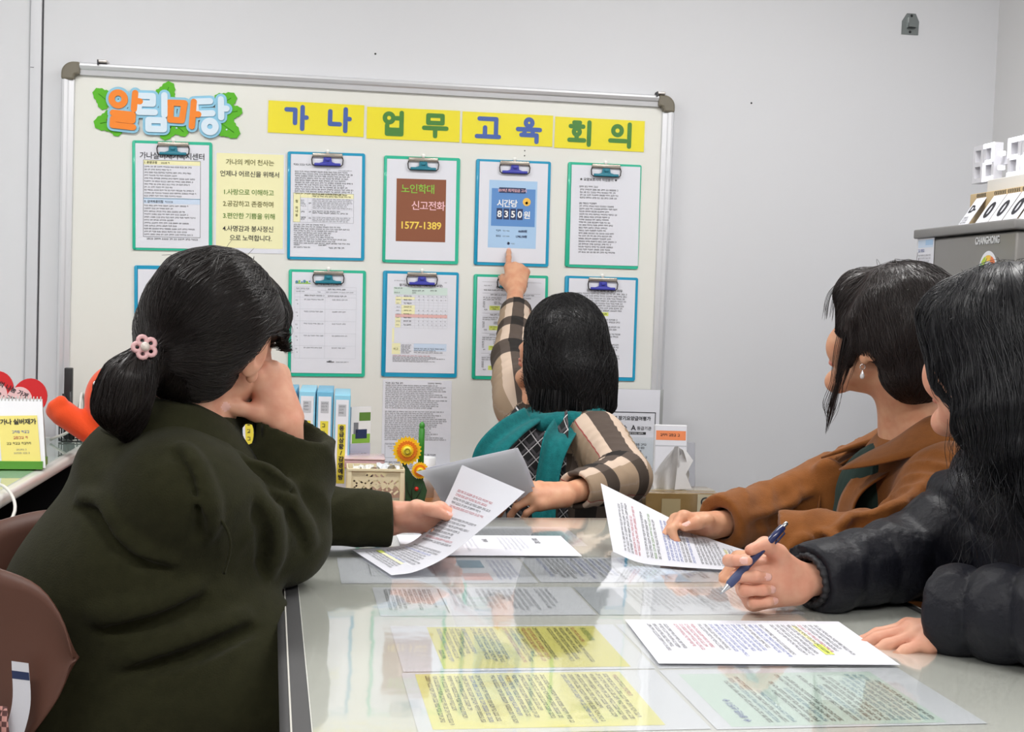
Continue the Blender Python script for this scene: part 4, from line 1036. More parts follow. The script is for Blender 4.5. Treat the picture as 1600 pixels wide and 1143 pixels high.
fan([(cy_ - 0.016, cz_), (cy_ + 0.018, cz_), (cy_ + 0.016, cz_ + 0.014), (cy_ + 0.004, cz_ + 0.020), (cy_ - 0.010, cz_ + 0.010)], 0.0005, INK['gn'])
mb.build('energy_label', fg)

e = empty('flip_counter', 'white spiral bound flip number cards leaning along the front edge of the fridge top', 'flip calendar', (1.525, 2.99, 1.383))
slope = np.array([0.55, 0, 0.83]); slope /= np.linalg.norm(slope)
for k, (y0, w, t) in enumerate(((0.145, 0.085, 'D-'), (0.055, 0.062, '0'), (-0.012, 0.062, '0'), (-0.080, 0.064, '0'), (-0.155, 0.064, ''))):
    h = 0.094
    pg = Page((w if k else 0.052) * 1000, h * 1000, 95 + k)
    W_ = pg.W
    if k == 0: pg.text(24, 52, 30, 'D-', 'k', 'CENTER', 1.2); pg.para(6, 66, 30, 3, 8, 5, 'k', .3)
    elif t: pg.text(W_ / 2, 74, 62, '0', 'k', 'CENTER', 2.4)
    c = pg.build('number_card', flat_map(np.array([0, y0, 0]) + slope * (h + 0.002) + np.array([0, 0, 0]), (0, -1, 0), -slope), e, thick=1.2)
    mb = MB()
    for q in range(7):
        yy = y0 - W_ / 1000 * (q + 0.7) / 7.4; cc = slope * (h + 0.002)
        mb.tube([(cc[0] + 0.005 * math.cos(a) - 0.001, yy, cc[2] + 0.006 * math.sin(a)) for a in np.linspace(0, 2 * PI, 9, endpoint=False)], 0.0009, mat('spiral_black', (40, 40, 42), .4), 5, closed=True)
    mb.build('spiral', c)
mb = MB(); mb.box((0.062, -0.02, 0.0435), (0.026, 0.40, 0.087), mat('counter_stand_tan', (196, 172, 132), 0.6), bevel=0.002); mb.build('stand', e)

# LED digit clock: hollow white numerals; the lit segments glow
ck = empty('digit_clock', 'white LED numeral clock reading 2:52 on top of the fridge', 'clock', (1.635, 2.985, 1.509))
mb = MB(); mb.box((0.0, -0.02, -0.064), (0.06, 0.36, 0.122), mat('clock_rest_white', (214, 212, 208), .6), bevel=0.003); o = mb.build('carton_rest'); o.location = ck.location
tag(o, 'white carton behind the flip cards carrying the LED clock', 'box')
M_seg = mat('clock_shell', (212, 212, 218), 0.4); M_lit = mat('clock_lit', (244, 244, 255), 0.5, emit=0.9)
def digit(y0, lit, w=0.052, h=0.098, t=0.0125):
    segs = {'a': (0, h - t, w, h), 'g': (t, h / 2 - t / 2, w - t, h / 2 + t / 2), 'd': (0, 0, w, t), 'f': (0, h / 2, t, h - t), 'b': (w - t, h / 2, w, h - t), 'e': (0, t, t, h / 2), 'c': (w - t, t, w, h / 2)}
    rect = lambda a, b, c, d: [(a, b), (c, b), (c, d), (a, d)]
    o_ = plate('digit_shell', rect(0, 0, w, h), [rect(t, t, w - t, h / 2 - t / 2), rect(t, h / 2 + t / 2, w - t, h - t)], 0.024, lambda V: np.stack([V[:, 2] + 0.012, y0 - V[:, 0], V[:, 1]], 1), M_seg, ck)
    mb = MB()
    for k, (a, b, c, d) in segs.items():
        if k in lit: mb.box((-0.001, y0 - (a + c) / 2, (b + d) / 2), (0.0025, c - a, d - b), M_lit)
    if lit: mb.build('lit_segments', o_)
digit(0.303, '', w=0.055); digit(0.245, 'abged', w=0.056); digit(0.118, 'afgcd', w=0.060); digit(0.050, 'abged', w=0.060)
mb = MB()
for z in (0.030, 0.066): mb.box((0.006, 0.160, z), (0.016, 0.012, 0.012), M_lit, bevel=0.002)
mb.build('colon', ck)
mb = MB(); mb.box((0.020, 0.152, 0.049), (0.006, 0.32, 0.02), M_seg); mb.build('link_bar', ck)

# ================================================================ desk at the left and its things
M_desk = mat('desk_white_top', (206, 206, 202), 0.25); M_deskd = mat('desk_dark', (30, 30, 32), 0.5)
dk = empty('office_desk', 'white topped office desk along the left side under the heart sign', 'desk', (0, 0, 0))
mb = MB(); mb.box((-1.09, 3.06, 0.706), (0.80, 1.60, 0.028), M_desk, bevel=0.009); mb.build('top', dk)
mb = MB(); mb.box((-1.12, 3.06, 0.40), (0.03, 1.5, 0.58), M_deskd); mb.build('modesty_panel', dk)
for y in (2.30, 3.82):
    mb = MB(); mb.box((-1.10, y, 0.345), (0.70, 0.03, 0.69), M_deskd); mb.build('side_panel', dk)
mb = MB(); mb.box((-1.08, 3.05, 0.7215), (0.74, 1.5, 0.003), clear_film('desk_glass', (240, 248, 246), 1.5, 0.01)); mb.build('glass_cover', dk)

# heart sign
e = empty('heart_sign', 'red heart shaped sign board standing at the back of the left desk', 'sign', (-0.884, 3.60, 0.7235), (-0.06, 0, 0))
P = []
for t in np.linspace(0, 2 * PI, 60, endpoint=False):
    x = 16 * math.sin(t) ** 3; y = 13 * math.cos(t) - 5 * math.cos(2 * t) - 2 * math.cos(3 * t) - math.cos(4 * t)
    P.append((x * 0.0056 * math.cos(0.2) + y * 0.0062 * math.sin(0.2), -x * 0.0056 * math.sin(0.2) + y * 0.0062 * math.cos(0.2) + 0.116))
mb = MB(); mb.prism(P, -0.003, 0.003, mat('heart_red', (206, 36, 42), 0.3), fr); mb.build('heart_board', e)
mb = MB(); mb.prism([(x * 0.74 - 0.014, (y - 0.116) * 0.70 + 0.112) for (x, y) in P], -0.0045, -0.0035, mat('heart_pink', (232, 190, 192), 0.4), fr); mb.build('pale_panel', e)
pg = Page(200, 60, 99, base=mat('heart_pink', (232, 190, 192), 0.4)); 
mb = MB(); V, F = letters('사랑의 나눔 가게', 0.016, 0.0004); A_ = rotz(-0.42)
V = V @ A_.T; mb.add(np.stack([V[:, 0] - 0.060, np.full(len(V), -0.0052), V[:, 1] + 0.172], 1), F, INK['k'])
V, F = letters('나눔 · 기쁨', 0.017, 0.0004); V = V @ A_.T; mb.add(np.stack([V[:, 0] - 0.055, np.full(len(V), -0.0052), V[:, 1] + 0.142], 1), F, INK['k']); mb.build('lettering', e)

# tent calendar with a yellow note
e = empty('desk_calendar', 'white spiral desk calendar with a yellow note stuck on it, on the left desk', 'calendar', (-0.79, 3.13, 0.7235), (0, 0, 0.10))
M_cal = mat('calendar_white', (226, 226, 230), 0.6)
up = np.array([0.0, 0.30, 0.955])
def slab(w, h, t, o, ex, ey, m_, name, par):
    fm = flat_map(o, ex, ey); return Page(w, h, 1, base=m_).build(name, fm, par, thick=t)
slab(190, 165, 1.6, np.array([-0.105, 0.05, 0.160]), (1, 0, 0), (0.10, -0.30, -0.955), M_cal, 'front_leaf', e)
slab(190, 165, 1.6, np.array([-0.105, 0.056, 0.160]), (1, 0, 0), (0.05, 0.30, -0.955), M_cal, 'back_leaf', e)
mb = MB(); mb.box((0.0, 0.045, 0.010), (0.19, 0.10, 0.018), mat('calendar_green_base', (86, 150, 48), 0.5)); mb.build('base', e)
mb = MB()
for q in range(24):
    x = -0.10 + q * 0.0079
    mb.tube([(x, 0.053 + 0.005 * math.cos(a), 0.160 + 0.006 * math.sin(a)) for a in np.linspace(0, 2 * PI, 8, endpoint=False)], 0.0011, mat('spiral_grey', (196, 194, 190), .4), 5, closed=True)
mb.build('spiral', e)
pg = Page(86, 112, 98, base=mat('note_yellow', (226, 212, 120), 0.7))
pg.text(43, 20, 14.5, '가나 실버재가', 'k', 'CENTER', .4, .92); pg.line(28, 36, 38, 6, 'b'); pg.line(30, 50, 36, 6, 'r'); pg.line(14, 64, 60, 5.5, 'k'); pg.line(34, 80, 26, 3.6, 'g'); pg.line(28, 88, 36, 3.6, 'g')
pg.build('sticky_note', flat_map(np.array([-0.010, 0.0355, 0.121]), (1, 0, 0.03), (0.13, -0.30, -0.955)), e, thick=0.6)
# stack of white papers and a folded plastic bag at the frame edge, cable
for k, (x, y, w, d, h, rz, lab) in enumerate(((-0.86, 2.90, 0.21, 0.16, 0.012, 0.1, 'stack of white papers on the left desk in front of the calendar'), (-0.85, 2.90, 0.18, 0.13, 0.010, -0.12, 'smaller folded white paper on top of the paper stack'))):
    mb = MB(); mb.box((0, 0, h / 2), (w, d, h), mat('paper_edges', (220, 220, 218), .8), rotz(rz), bevel=0.003)
    o = mb.build('paper_stack', loc=(x, y, 0.7235 + 0.0122 * k)); tag(o, lab, 'papers')
mb = MB(); mb.tube(spline([(-0.78, 2.86, 0.727), (-0.70, 2.80, 0.735), (-0.655, 2.72, 0.70), (-0.672, 2.66, 0.655), (-0.70, 2.60, 0.64), (-0.76, 2.55, 0.62)], 30), 0.0035, mat('cable_white', (214, 212, 206), .4), 8); tag(mb.build('cable'), 'white cable looping over the front edge of the left desk', 'cable')
mb = MB(); mb.tube(spline([(-0.80, 3.70, 0.73), (-0.74, 3.66, 0.76), (-0.715, 3.64, 0.80), (-0.72, 3.70, 0.86), (-0.73, 3.80, 0.82), (-0.745, 3.84, 0.74)], 24), 0.004, mat('cable_white', (214, 212, 206), .4), 8); tag(mb.build('cable'), 'white cable loop at the back corner of the left desk', 'cable')
# black desk tidy against the board's left foot
e = empty('desk_tidy', 'black wire desk tidy with pens at the right back corner of the left desk', 'pen holder', (-0.748, 3.72, 0.7235))
M_blk = mat('black_wire', (28, 28, 30), .4)
mb = MB()
for a in np.linspace(0, 2 * PI, 14, endpoint=False): mb.tube([(0.034 * math.cos(a), 0.034 * math.sin(a), 0.002), (0.034 * math.cos(a), 0.034 * math.sin(a), 0.075)], 0.0016, M_blk, 5)
for z in (0.004, 0.04, 0.075): mb.tube([(0.034 * math.cos(a), 0.034 * math.sin(a), z) for a in np.linspace(0, 2 * PI, 24, endpoint=False)], 0.0018, M_blk, 5, closed=True)
mb.build('wire_cup', e)
for k, (dx, dy, c) in enumerate(((0.01, 0.01, 'black pen leaning right'), (-0.012, 0.0, 'black pen leaning left'), (0.0, -0.014, 'dark pen upright at the front'))):
    mb = MB(); mb.tube([(-0.748 + dx * .3, 3.72 + dy * .3, 0.728), (-0.748 + dx * 2, 3.72 + dy * 2, 0.728 + 0.12 + 0.008 * k)], 0.004, M_blk, 8); tag(mb.build('pen'), c + ' in the wire desk tidy', 'pen')
mb = MB(); mb.box((0, 0, 0.10), (0.022, 0.02, 0.20), mat('black_plastic', (34, 34, 36), .4), bevel=0.003); o = mb.build('remote_stand', loc=(-0.775, 3.80, 0.7235)); tag(o, 'slim black upright device at the back of the left desk by the whiteboard', 'device')
# ================================================================ figure modelling: blended solids turned into one skin
def unit(v):
    v = np.asarray(v, float); return v / (np.linalg.norm(v) + 1e-12)
def rot_axes(az, pitch=0.0, roll=0.0):
    """columns: right, forward, up of something facing az degrees clockwise from +y, pitch up, roll to its right"""
    a, p, r = map(math.radians, (az, pitch, roll))
    return rotz(-a) @ rotx(p) @ roty(r)

class Blob:
    def __init__(s):
        s.p = []; s.R = np.eye(3); s.t = np.zeros(3); s.disp = None; s.margin = 0.0
    def frame(s, R=None, t=None):
        s.R = np.eye(3) if R is None else np.asarray(R, float); s.t = np.zeros(3) if t is None else np.asarray(t, float); return s
    def _w(s, p): return s.R @ np.asarray(p, float) + s.t
    def rc(s, a, b, ra, rb=None, k=0.015, op='u', quilt=None, fold=None, flat=None):
        """tapered limb from a to b; quilt = (pitch, depth, phase); fold = (count, depth, phase, twist); flat = (direction, factor)"""
        rb = ra if rb is None else rb
        a, b = s._w(a), s._w(b)
        if flat is not None: flat = (unit(s.R @ np.asarray(flat[0], float)), flat[1])
        s.p.append(('rc', a, b, ra, rb, k, op, quilt, fold, flat, (a + b) / 2, np.linalg.norm(b - a) / 2 + max(ra, rb) * (1.0 if flat is None else max(1.0, flat[1])))); return s
    def ell(s, c, r, R=None, k=0.02, op='u'):
        c = s._w(c); r = np.asarray(r, float); RR = s.R if R is None else s.R @ np.asarray(R)
        s.p.append(('el', c, r, RR, 0, k, op, None, None, None, c, r.max())); return s
    def chain(s, pts, radii, k=0.012, **kw):
        for i in range(len(pts) - 1): s.rc(pts[i], pts[i + 1], radii[i], radii[i + 1], k, **kw)
        return s
    @staticmethod
    def dist(pr, P):
        if pr[0] == 'rc':
            _, a, b, ra, rb, k, op, quilt, fold, flat, _, _ = pr
            ba = b - a; l2 = ba @ ba; pa = P - a
            t = np.clip(pa @ ba / max(l2, 1e-12), 0, 1)
            q = pa - t[:, None] * ba
            sc = 1.0
            if flat is not None:
                n, f = flat
                q = q + (q @ n)[:, None] * n * (1 / f - 1)
                sc = min(1.0, f)
            d = np.sqrt((q * q).sum(1)) - (ra + (rb - ra) * t)
            L = math.sqrt(l2)
            if quilt is not None:
                tt = np.clip(pa @ ba / max(l2, 1e-12), -0.3, 1.3) * L
                w = np.abs(np.sin(PI * (tt / quilt[0] + quilt[2])))
                d = d - quilt[1] * (np.sqrt(w + 1e-4) - 0.75)
            if fold is not None:
                n_, dep, ph, tw = fold
                u = unit(np.cross(ba, [0.3, 0.2, 0.93])); v = np.cross(unit(ba), u)
                ang = np.arctan2(q @ v, q @ u)
                w = np.sin(2 * PI * n_ * t + ph + tw * np.sin(ang + ph) + 0.7 * np.sin(2 * ang + 2.1 * ph))
                d = d - dep * (1 - np.abs(w) ** 0.7 * 1.4) * np.sin(PI * np.clip(t * 1.1 + .05, 0, 1)) ** 0.6
            return d * sc
        if pr[0] == 'bl': return pr[1].eval(P)
        _, c, r, R, _, k, op, _, _, _, _, _ = pr
        q = (P - c) @ R
        k0 = np.sqrt(((q / r) ** 2).sum(1)); k1 = np.sqrt(((q / (r * r)) ** 2).sum(1)) + 1e-9
        return k0 * (k0 - 1) / k1
    @staticmethod
    def comb(D, d, k, op):
        if op == 'u':
            h = np.maximum(k - np.abs(D - d), 0) / k
            return np.minimum(D, d) - h * h * k * 0.25
        h = np.maximum(k - np.abs(D + d), 0) / k
        return np.maximum(D, -d) + h * h * k * 0.25
    def eval(s, P):
        D = np.full(len(P), 1.0)
        for pr in s.p: D = s.comb(D, s.dist(pr, P), pr[5], pr[6])
        if s.disp is not None: D = D + s.disp(P)
        return D
    def grad(s, P, e=0.0015):
        g = np.stack([s.eval(P + np.eye(3)[i] * e) - s.eval(P - np.eye(3)[i] * e) for i in range(3)], 1)
        return g / (np.linalg.norm(g, axis=1)[:, None] + 1e-12)
    def mesh(s, h, nb=8):
        """surface nets on the blocks of the grid that the surface crosses"""
        B = h * nb
        lo = np.min([p[10] - p[11] - p[5] for p in s.p if p[6] == 'u'], 0) - 2 * h - s.margin
        hi = np.max([p[10] + p[11] + p[5] for p in s.p if p[6] == 'u'], 0) + 2 * h + s.margin
        nbk = np.ceil((hi - lo) / B).astype(int)
        gi = np.stack(np.meshgrid(*[np.arange(n) for n in nbk], indexing='ij'), -1).reshape(-1, 3)
        C = lo + (gi + 0.5) * B
        D = s.eval(C)
        rad = B * 0.9 + s.margin * 1.5
        keep = np.abs(D) < rad * 1.35
        gi, C = gi[keep], C[keep]
        n1 = nb + 1
        off = np.stack(np.meshgrid(*[np.arange(n1)] * 3, indexing='ij'), -1).reshape(-1, 3)
        n = len(gi); F = np.full((n, n1 ** 3), 1.0, dtype=np.float64)
        base = lo + gi * B
        for pr in s.p:
            dc = s.dist(pr, C)
            m = np.where(dc < rad + 2.0 * pr[5] + 0.012)[0]
            for i0 in range(0, len(m), 400):
                mm = m[i0:i0 + 400]
                P = (base[mm][:, None, :] + off[None] * h).reshape(-1, 3)
                F[mm] = s.comb(F[mm].ravel(), s.dist(pr, P), pr[5], pr[6]).reshape(len(mm), -1)
        if s.disp is not None:
            for i0 in range(0, n, 400):
                P = (base[i0:i0 + 400][:, None, :] + off[None] * h).reshape(-1, 3)
                F[i0:i0 + 400] += s.disp(P).reshape(-1, n1 ** 3)
        F = F.reshape(n, n1, n1, n1)
        # cell vertices
        c8 = [(i, j, k) for i in (0, 1) for j in (0, 1) for k in (0, 1)]
        sub = {c: F[:, c[0]:nb + c[0], c[1]:nb + c[1], c[2]:nb + c[2]] for c in c8}
        neg = sum((sub[c] < 0).astype(np.int8) for c in c8)
        act = (neg > 0) & (neg < 8)
        bi, ci, cj, ck = np.where(act)
        vals = {c: sub[c][act] for c in c8}
        pos = np.zeros((len(bi), 3)); cnt = np.zeros(len(bi))
        for c in c8:
            for ax in range(3):
                if c[ax] == 1: continue
                e = list(c); e[ax] = 1; e = tuple(e)
                a, b = vals[c], vals[e]
                m = (a < 0) != (b < 0)
                t = np.where(m, a / np.where(m, a - b, 1), 0)
                p = np.tile(np.array(c, float), (len(bi), 1)); p[:, ax] += t
                pos += p * m[:, None]; cnt += m
        pos /= cnt[:, None]
        cell = gi[bi] * nb + np.stack([ci, cj, ck], 1)
        V = lo + (cell + pos) * h
        dims = nbk * nb + 2
        key = lambda q: (q[:, 0] * dims[1] + q[:, 1]) * dims[2] + q[:, 2]
        ck_ = key(cell); order = np.argsort(ck_); sk = ck_[order]
        def look(q):
            kk = key(q); i = np.clip(np.searchsorted(sk, kk), 0, len(sk) - 1)
            return np.where(sk[i] == kk, order[i], -1)
        Q = []
        for ax in range(3):
            e = [0, 0, 0]; e[ax] = 1
            a = F[:, :nb, :nb, :nb]; b = F[:, e[0]:nb + e[0], e[1]:nb + e[1], e[2]:nb + e[2]]
            m = (a < 0) != (b < 0)
            bb, i, j, k = np.where(m)
            q = gi[bb] * nb + np.stack([i, j, k], 1)
            o1, o2 = (ax + 1) % 3, (ax + 2) % 3
            d1 = np.zeros(3, int); d1[o1] = 1; d2 = np.zeros(3, int); d2[o2] = 1
            f = np.stack([look(q), look(q - d1), look(q - d1 - d2), look(q - d2)], 1)
            ins = (a[m] < 0)
            f[~ins] = f[~ins][:, ::-1]
            f = f[(f >= 0).all(1)]
            Q.append(f)
        Q = np.concatenate(Q)
        used = np.zeros(len(V), bool); used[Q.ravel()] = True
        remap = np.cumsum(used) - 1
        V = V[used]; Q = remap[Q]
        # one light smoothing pass
        for w in (0.5, -0.2):
            S = np.zeros_like(V); N = np.zeros(len(V))
            for a_, b_ in ((0, 1), (1, 2), (2, 3), (3, 0)):
                for x, y in ((a_, b_), (b_, a_)):
                    S += np.stack([np.bincount(Q[:, x], V[Q[:, y], d], len(V)) for d in range(3)], 1); N += np.bincount(Q[:, x], minlength=len(V))
            V = V + w * (S / N[:, None] - V)
        return V, Q

def fold_line(b, pts, r, groove=True, down=(0, 0, -1)):
    """a cloth fold lying on the surface built so far: a soft ridge with a crease beside it"""
    P = spline(pts, 9)
    for _ in range(6):
        g = b.grad(P); P = P - g * b.eval(P)[:, None]
    g = b.grad(P); T = np.gradient(P, axis=0); T /= np.linalg.norm(T, axis=1)[:, None] + 1e-9
    sd = np.cross(T, g); sd *= np.sign((sd @ np.asarray(down, float)).sum() + 1e-9)
    w = np.sin(PI * np.linspace(.10, .90, 9)) ** .7 * r
    R_ = P - g * (w * .45)[:, None]
    for i in range(8): b.rc(R_[i], R_[i + 1], w[i], w[i + 1], .016)
    if groove:
        G = P + sd * (r * 1.7) + g * (w * .25)[:, None]
        for i in range(8): b.rc(G[i], G[i + 1], w[i] * .75, w[i + 1] * .75, .014, 's')

def biggest(V, Q):
    """keep the one connected skin"""
    lab = np.arange(len(V)); E0 = np.concatenate([Q[:, i] for i in range(4)]); E1 = np.concatenate([Q[:, (i + 1) % 4] for i in range(4)])
    for _ in range(60):
        a, b = lab[E0], lab[E1]
        if (a == b).all(): break
        np.minimum.at(lab, np.maximum(a, b), np.minimum(a, b))
        while True:
            l2 = lab[lab]
            if (l2 == lab).all(): break
            lab = l2
    u, c = np.unique(lab[Q[:, 0]], return_counts=True)
    keep = lab[Q[:, 0]] == u[c.argmax()]
    Q = Q[keep]; used = np.zeros(len(V), bool); used[Q.ravel()] = True; re = np.cumsum(used) - 1
    return V[used], re[Q]

def solid(name, V, Q, mats, parent=None, index=None, uv=None, extra=None):
    """mesh object from arrays; index = material index per face; extra = (verts, faces, material index)"""
    if extra is not None:
        ev, ef, ei = extra; k = len(V)
        V = np.concatenate([V, ev]); fl = [tuple(f) for f in (np.asarray(ef) + k)] if len(ef) else []
    else: fl = []
    me = bpy.data.meshes.new(name)
    nq = len(Q); q2 = np.array(fl, int).reshape(-1, 4) if fl else np.zeros((0, 4), int)
    A = np.concatenate([np.asarray(Q, int), q2]); n = len(A)
    me.vertices.add(len(V)); me.vertices.foreach_set('co', V.astype(np.float32).ravel())
    me.loops.add(n * 4); me.loops.foreach_set('vertex_index', A.astype(np.int32).ravel())
    me.polygons.add(n); me.polygons.foreach_set('loop_start', np.arange(0, n * 4, 4, dtype=np.int32))
    for m in mats: me.materials.append(m)
    idx = np.zeros(n, np.int32)
    if index is not None: idx[:nq] = index
    if extra is not None: idx[nq:] = ei
    me.polygons.foreach_set('material_index', idx)
    me.polygons.foreach_set('use_smooth', np.ones(n, bool))
    if uv is not None:
        at = me.attributes.new('cloth', 'FLOAT_VECTOR', 'POINT'); at.data.foreach_set('vector', uv.astype(np.float32).ravel())
    me.update(calc_edges=True); me.validate()
    o = bpy.data.objects.new(name, me); COL.objects.link(o)
    if parent is not None: o.parent = parent
    return o

def noise3(P, f, seed=0):
    """smooth pseudo noise, about -1..1"""
    rs = np.random.RandomState(seed); out = np.zeros(len(P))
    for i in range(5):
        k = rs.normal(size=3); k = k / np.linalg.norm(k) * f * rs.uniform(0.7, 1.5)
        k2 = rs.normal(size=3); k2 = k2 / np.linalg.norm(k2) * f * 0.6
        out += np.sin(P @ k + rs.uniform(0, 6.28) + 1.3 * np.sin(P @ k2 + rs.uniform(0, 6.28)))
    return out / 2.6
def ridges(P, f, seed=0, power=2.0):
    n = noise3(P, f, seed); return (1 - np.clip(np.abs(n), 0, 1)) ** power

# ---------------------------------------------------------------- skin
def skin_mat(key, c, rough=0.48):
    m = mat(key, c, rough, spec=0.4, bump=(420, 0.06, 0.001), var=(38, (c[0] - 14, c[1] - 26, c[2] - 24), 0.7))
    b = m.node_tree.nodes['Principled BSDF']
    b.inputs['Subsurface Weight'].default_value = 0.12
    b.inputs['Subsurface Radius'].default_value = (0.012, 0.005, 0.003)
    b.inputs['Subsurface Scale'].default_value = 1.0
    return m
M_lip = mat('lips', (194, 128, 112), 0.4); M_eyew = mat('eye_white', (226, 224, 220), 0.2); M_iris = mat('iris_dark', (40, 26, 20), 0.15); M_brow = mat('eyebrow', (52, 40, 34), 0.8)

def hair_mat(key, c, c2):
    m = mat(key, c, 0.40, spec=0.45)
    nt = m.node_tree; b = nt.nodes['Principled BSDF']
    tc = nt.nodes.new('ShaderNodeTexCoord'); n = nt.nodes.new('ShaderNodeTexNoise'); n.inputs['Scale'].default_value = 160; n.inputs['Detail'].default_value = 2
    nt.links.new(tc.outputs['Object'], n.inputs['Vector'])
    mx = nt.nodes.new('ShaderNodeMix'); mx.data_type = 'RGBA'; mx.inputs[6].default_value = rgb(*c); mx.inputs[7].default_value = rgb(*c2)
    nt.links.new(n.outputs['Fac'], mx.inputs['Factor']); nt.links.new(mx.outputs[2], b.inputs['Base Color'])
    return m

def add_head(b, R, t, s=1.0, cheek=1.0):
    """a woman's head; origin between the ears, x to her right, y forward, z up. Returns places for lips, eyes and brows"""
    b.frame(R * s, t)
    b.ell((0, -.012, .034), np.array((.072, .090, .074)) * s, R=np.eye(3) / s, k=.02)
    b.ell((0, .034, -.020), np.array((.057, .056, .082)) * s, R=np.eye(3) / s, k=.03 * s)
    b.rc((.047, .010, -.052), (.010, .074, -.096), .019 * s, .015 * s, .022 * s); b.rc((-.047, .010, -.052), (-.010, .074, -.096), .019 * s, .015 * s, .022 * s)
    b.ell((0, .080, -.098), np.array((.017, .013, .014)) * s, R=np.eye(3) / s, k=.018 * s)
    for x in (-1, 1): b.ell((.038 * x * cheek, .060, -.028), np.array((.023, .022, .029)) * s * cheek ** .5, R=np.eye(3) / s, k=.02 * s)
    b.rc((-.034, .078, .020), (.034, .078, .020), .011 * s, None, .02 * s)
    for x in (-1, 1): b.ell((.031 * x, .096, .003), np.array((.015, .012, .009)) * s, R=np.eye(3) / s, k=.010 * s, op='s')
    b.rc((0, .086, .008), (0, .106, -.031), .006 * s, .0085 * s, .012 * s)
    for x in (-1, 1): b.ell((.010 * x, .096, -.035), np.array((.007, .008, .006)) * s, R=np.eye(3) / s, k=.006 * s)
    for x in (-1, 1): b.ell((.031 * x, .0785, .003), np.array((.0125, .0125, .0125)) * s, R=np.eye(3) / s, k=.003 * s)
    b.ell((0, .0925, -.0575), np.array((.021, .009, .0058)) * s, R=np.eye(3) / s, k=.006 * s); b.ell((0, .0905, -.0680), np.array((.0175, .009, .0066)) * s, R=np.eye(3) / s, k=.006 * s)
    for x in (-1, 1):
        E = rotz(-0.35 * x) @ rotx(-0.2)
        b.ell((.0775 * x, -.012, -.004), np.array((.0085, .020, .032)) * s, R=E / s, k=.006 * s)
        b.ell((.0870 * x, -.006, -.000), np.array((.0060, .010, .018)) * s, R=E / s, k=.005 * s, op='s')
        b.ell((.0750 * x, -.001, -.033), np.array((.0065, .009, .011)) * s, R=E / s, k=.005 * s)
    b.frame()
    W = lambda p: R @ (np.asarray(p, float) * s) + t
    return dict(W=W, R=R, t=np.asarray(t, float), s=s)

def head_index(Cn, H, idx):
    q = (Cn - H['t']) @ H['R'] / H['s']
    lip = (((q - np.array((0, .094, -.0575))) / np.array((.0225, .016, .0060))) ** 2).sum(1) < 1
    lip |= (((q - np.array((0, .092, -.0680))) / np.array((.0190, .016, .0068))) ** 2).sum(1) < 1
    idx[lip & (q[:, 1] > .084)] = 1
    for x in (-1, 1):
        e = q - np.array((.031 * x, .0785, .003)); r = np.linalg.norm(e, axis=1)
        ev = (r < .0131) & (e[:, 1] > .006) & (np.abs(e[:, 2]) < .0058)
        idx[ev] = 2
        ir = ev & (np.hypot(e[:, 0], e[:, 2]) < .0056); idx[ir] = 3
        br = (np.abs(q[:, 2] - (.0215 - 12 * (np.abs(q[:, 0]) - .030) ** 2)) < .0026) & (np.abs(q[:, 0] * x - .031) < .019) & (q[:, 1] > .05)
        idx[br] = 4
    return idx

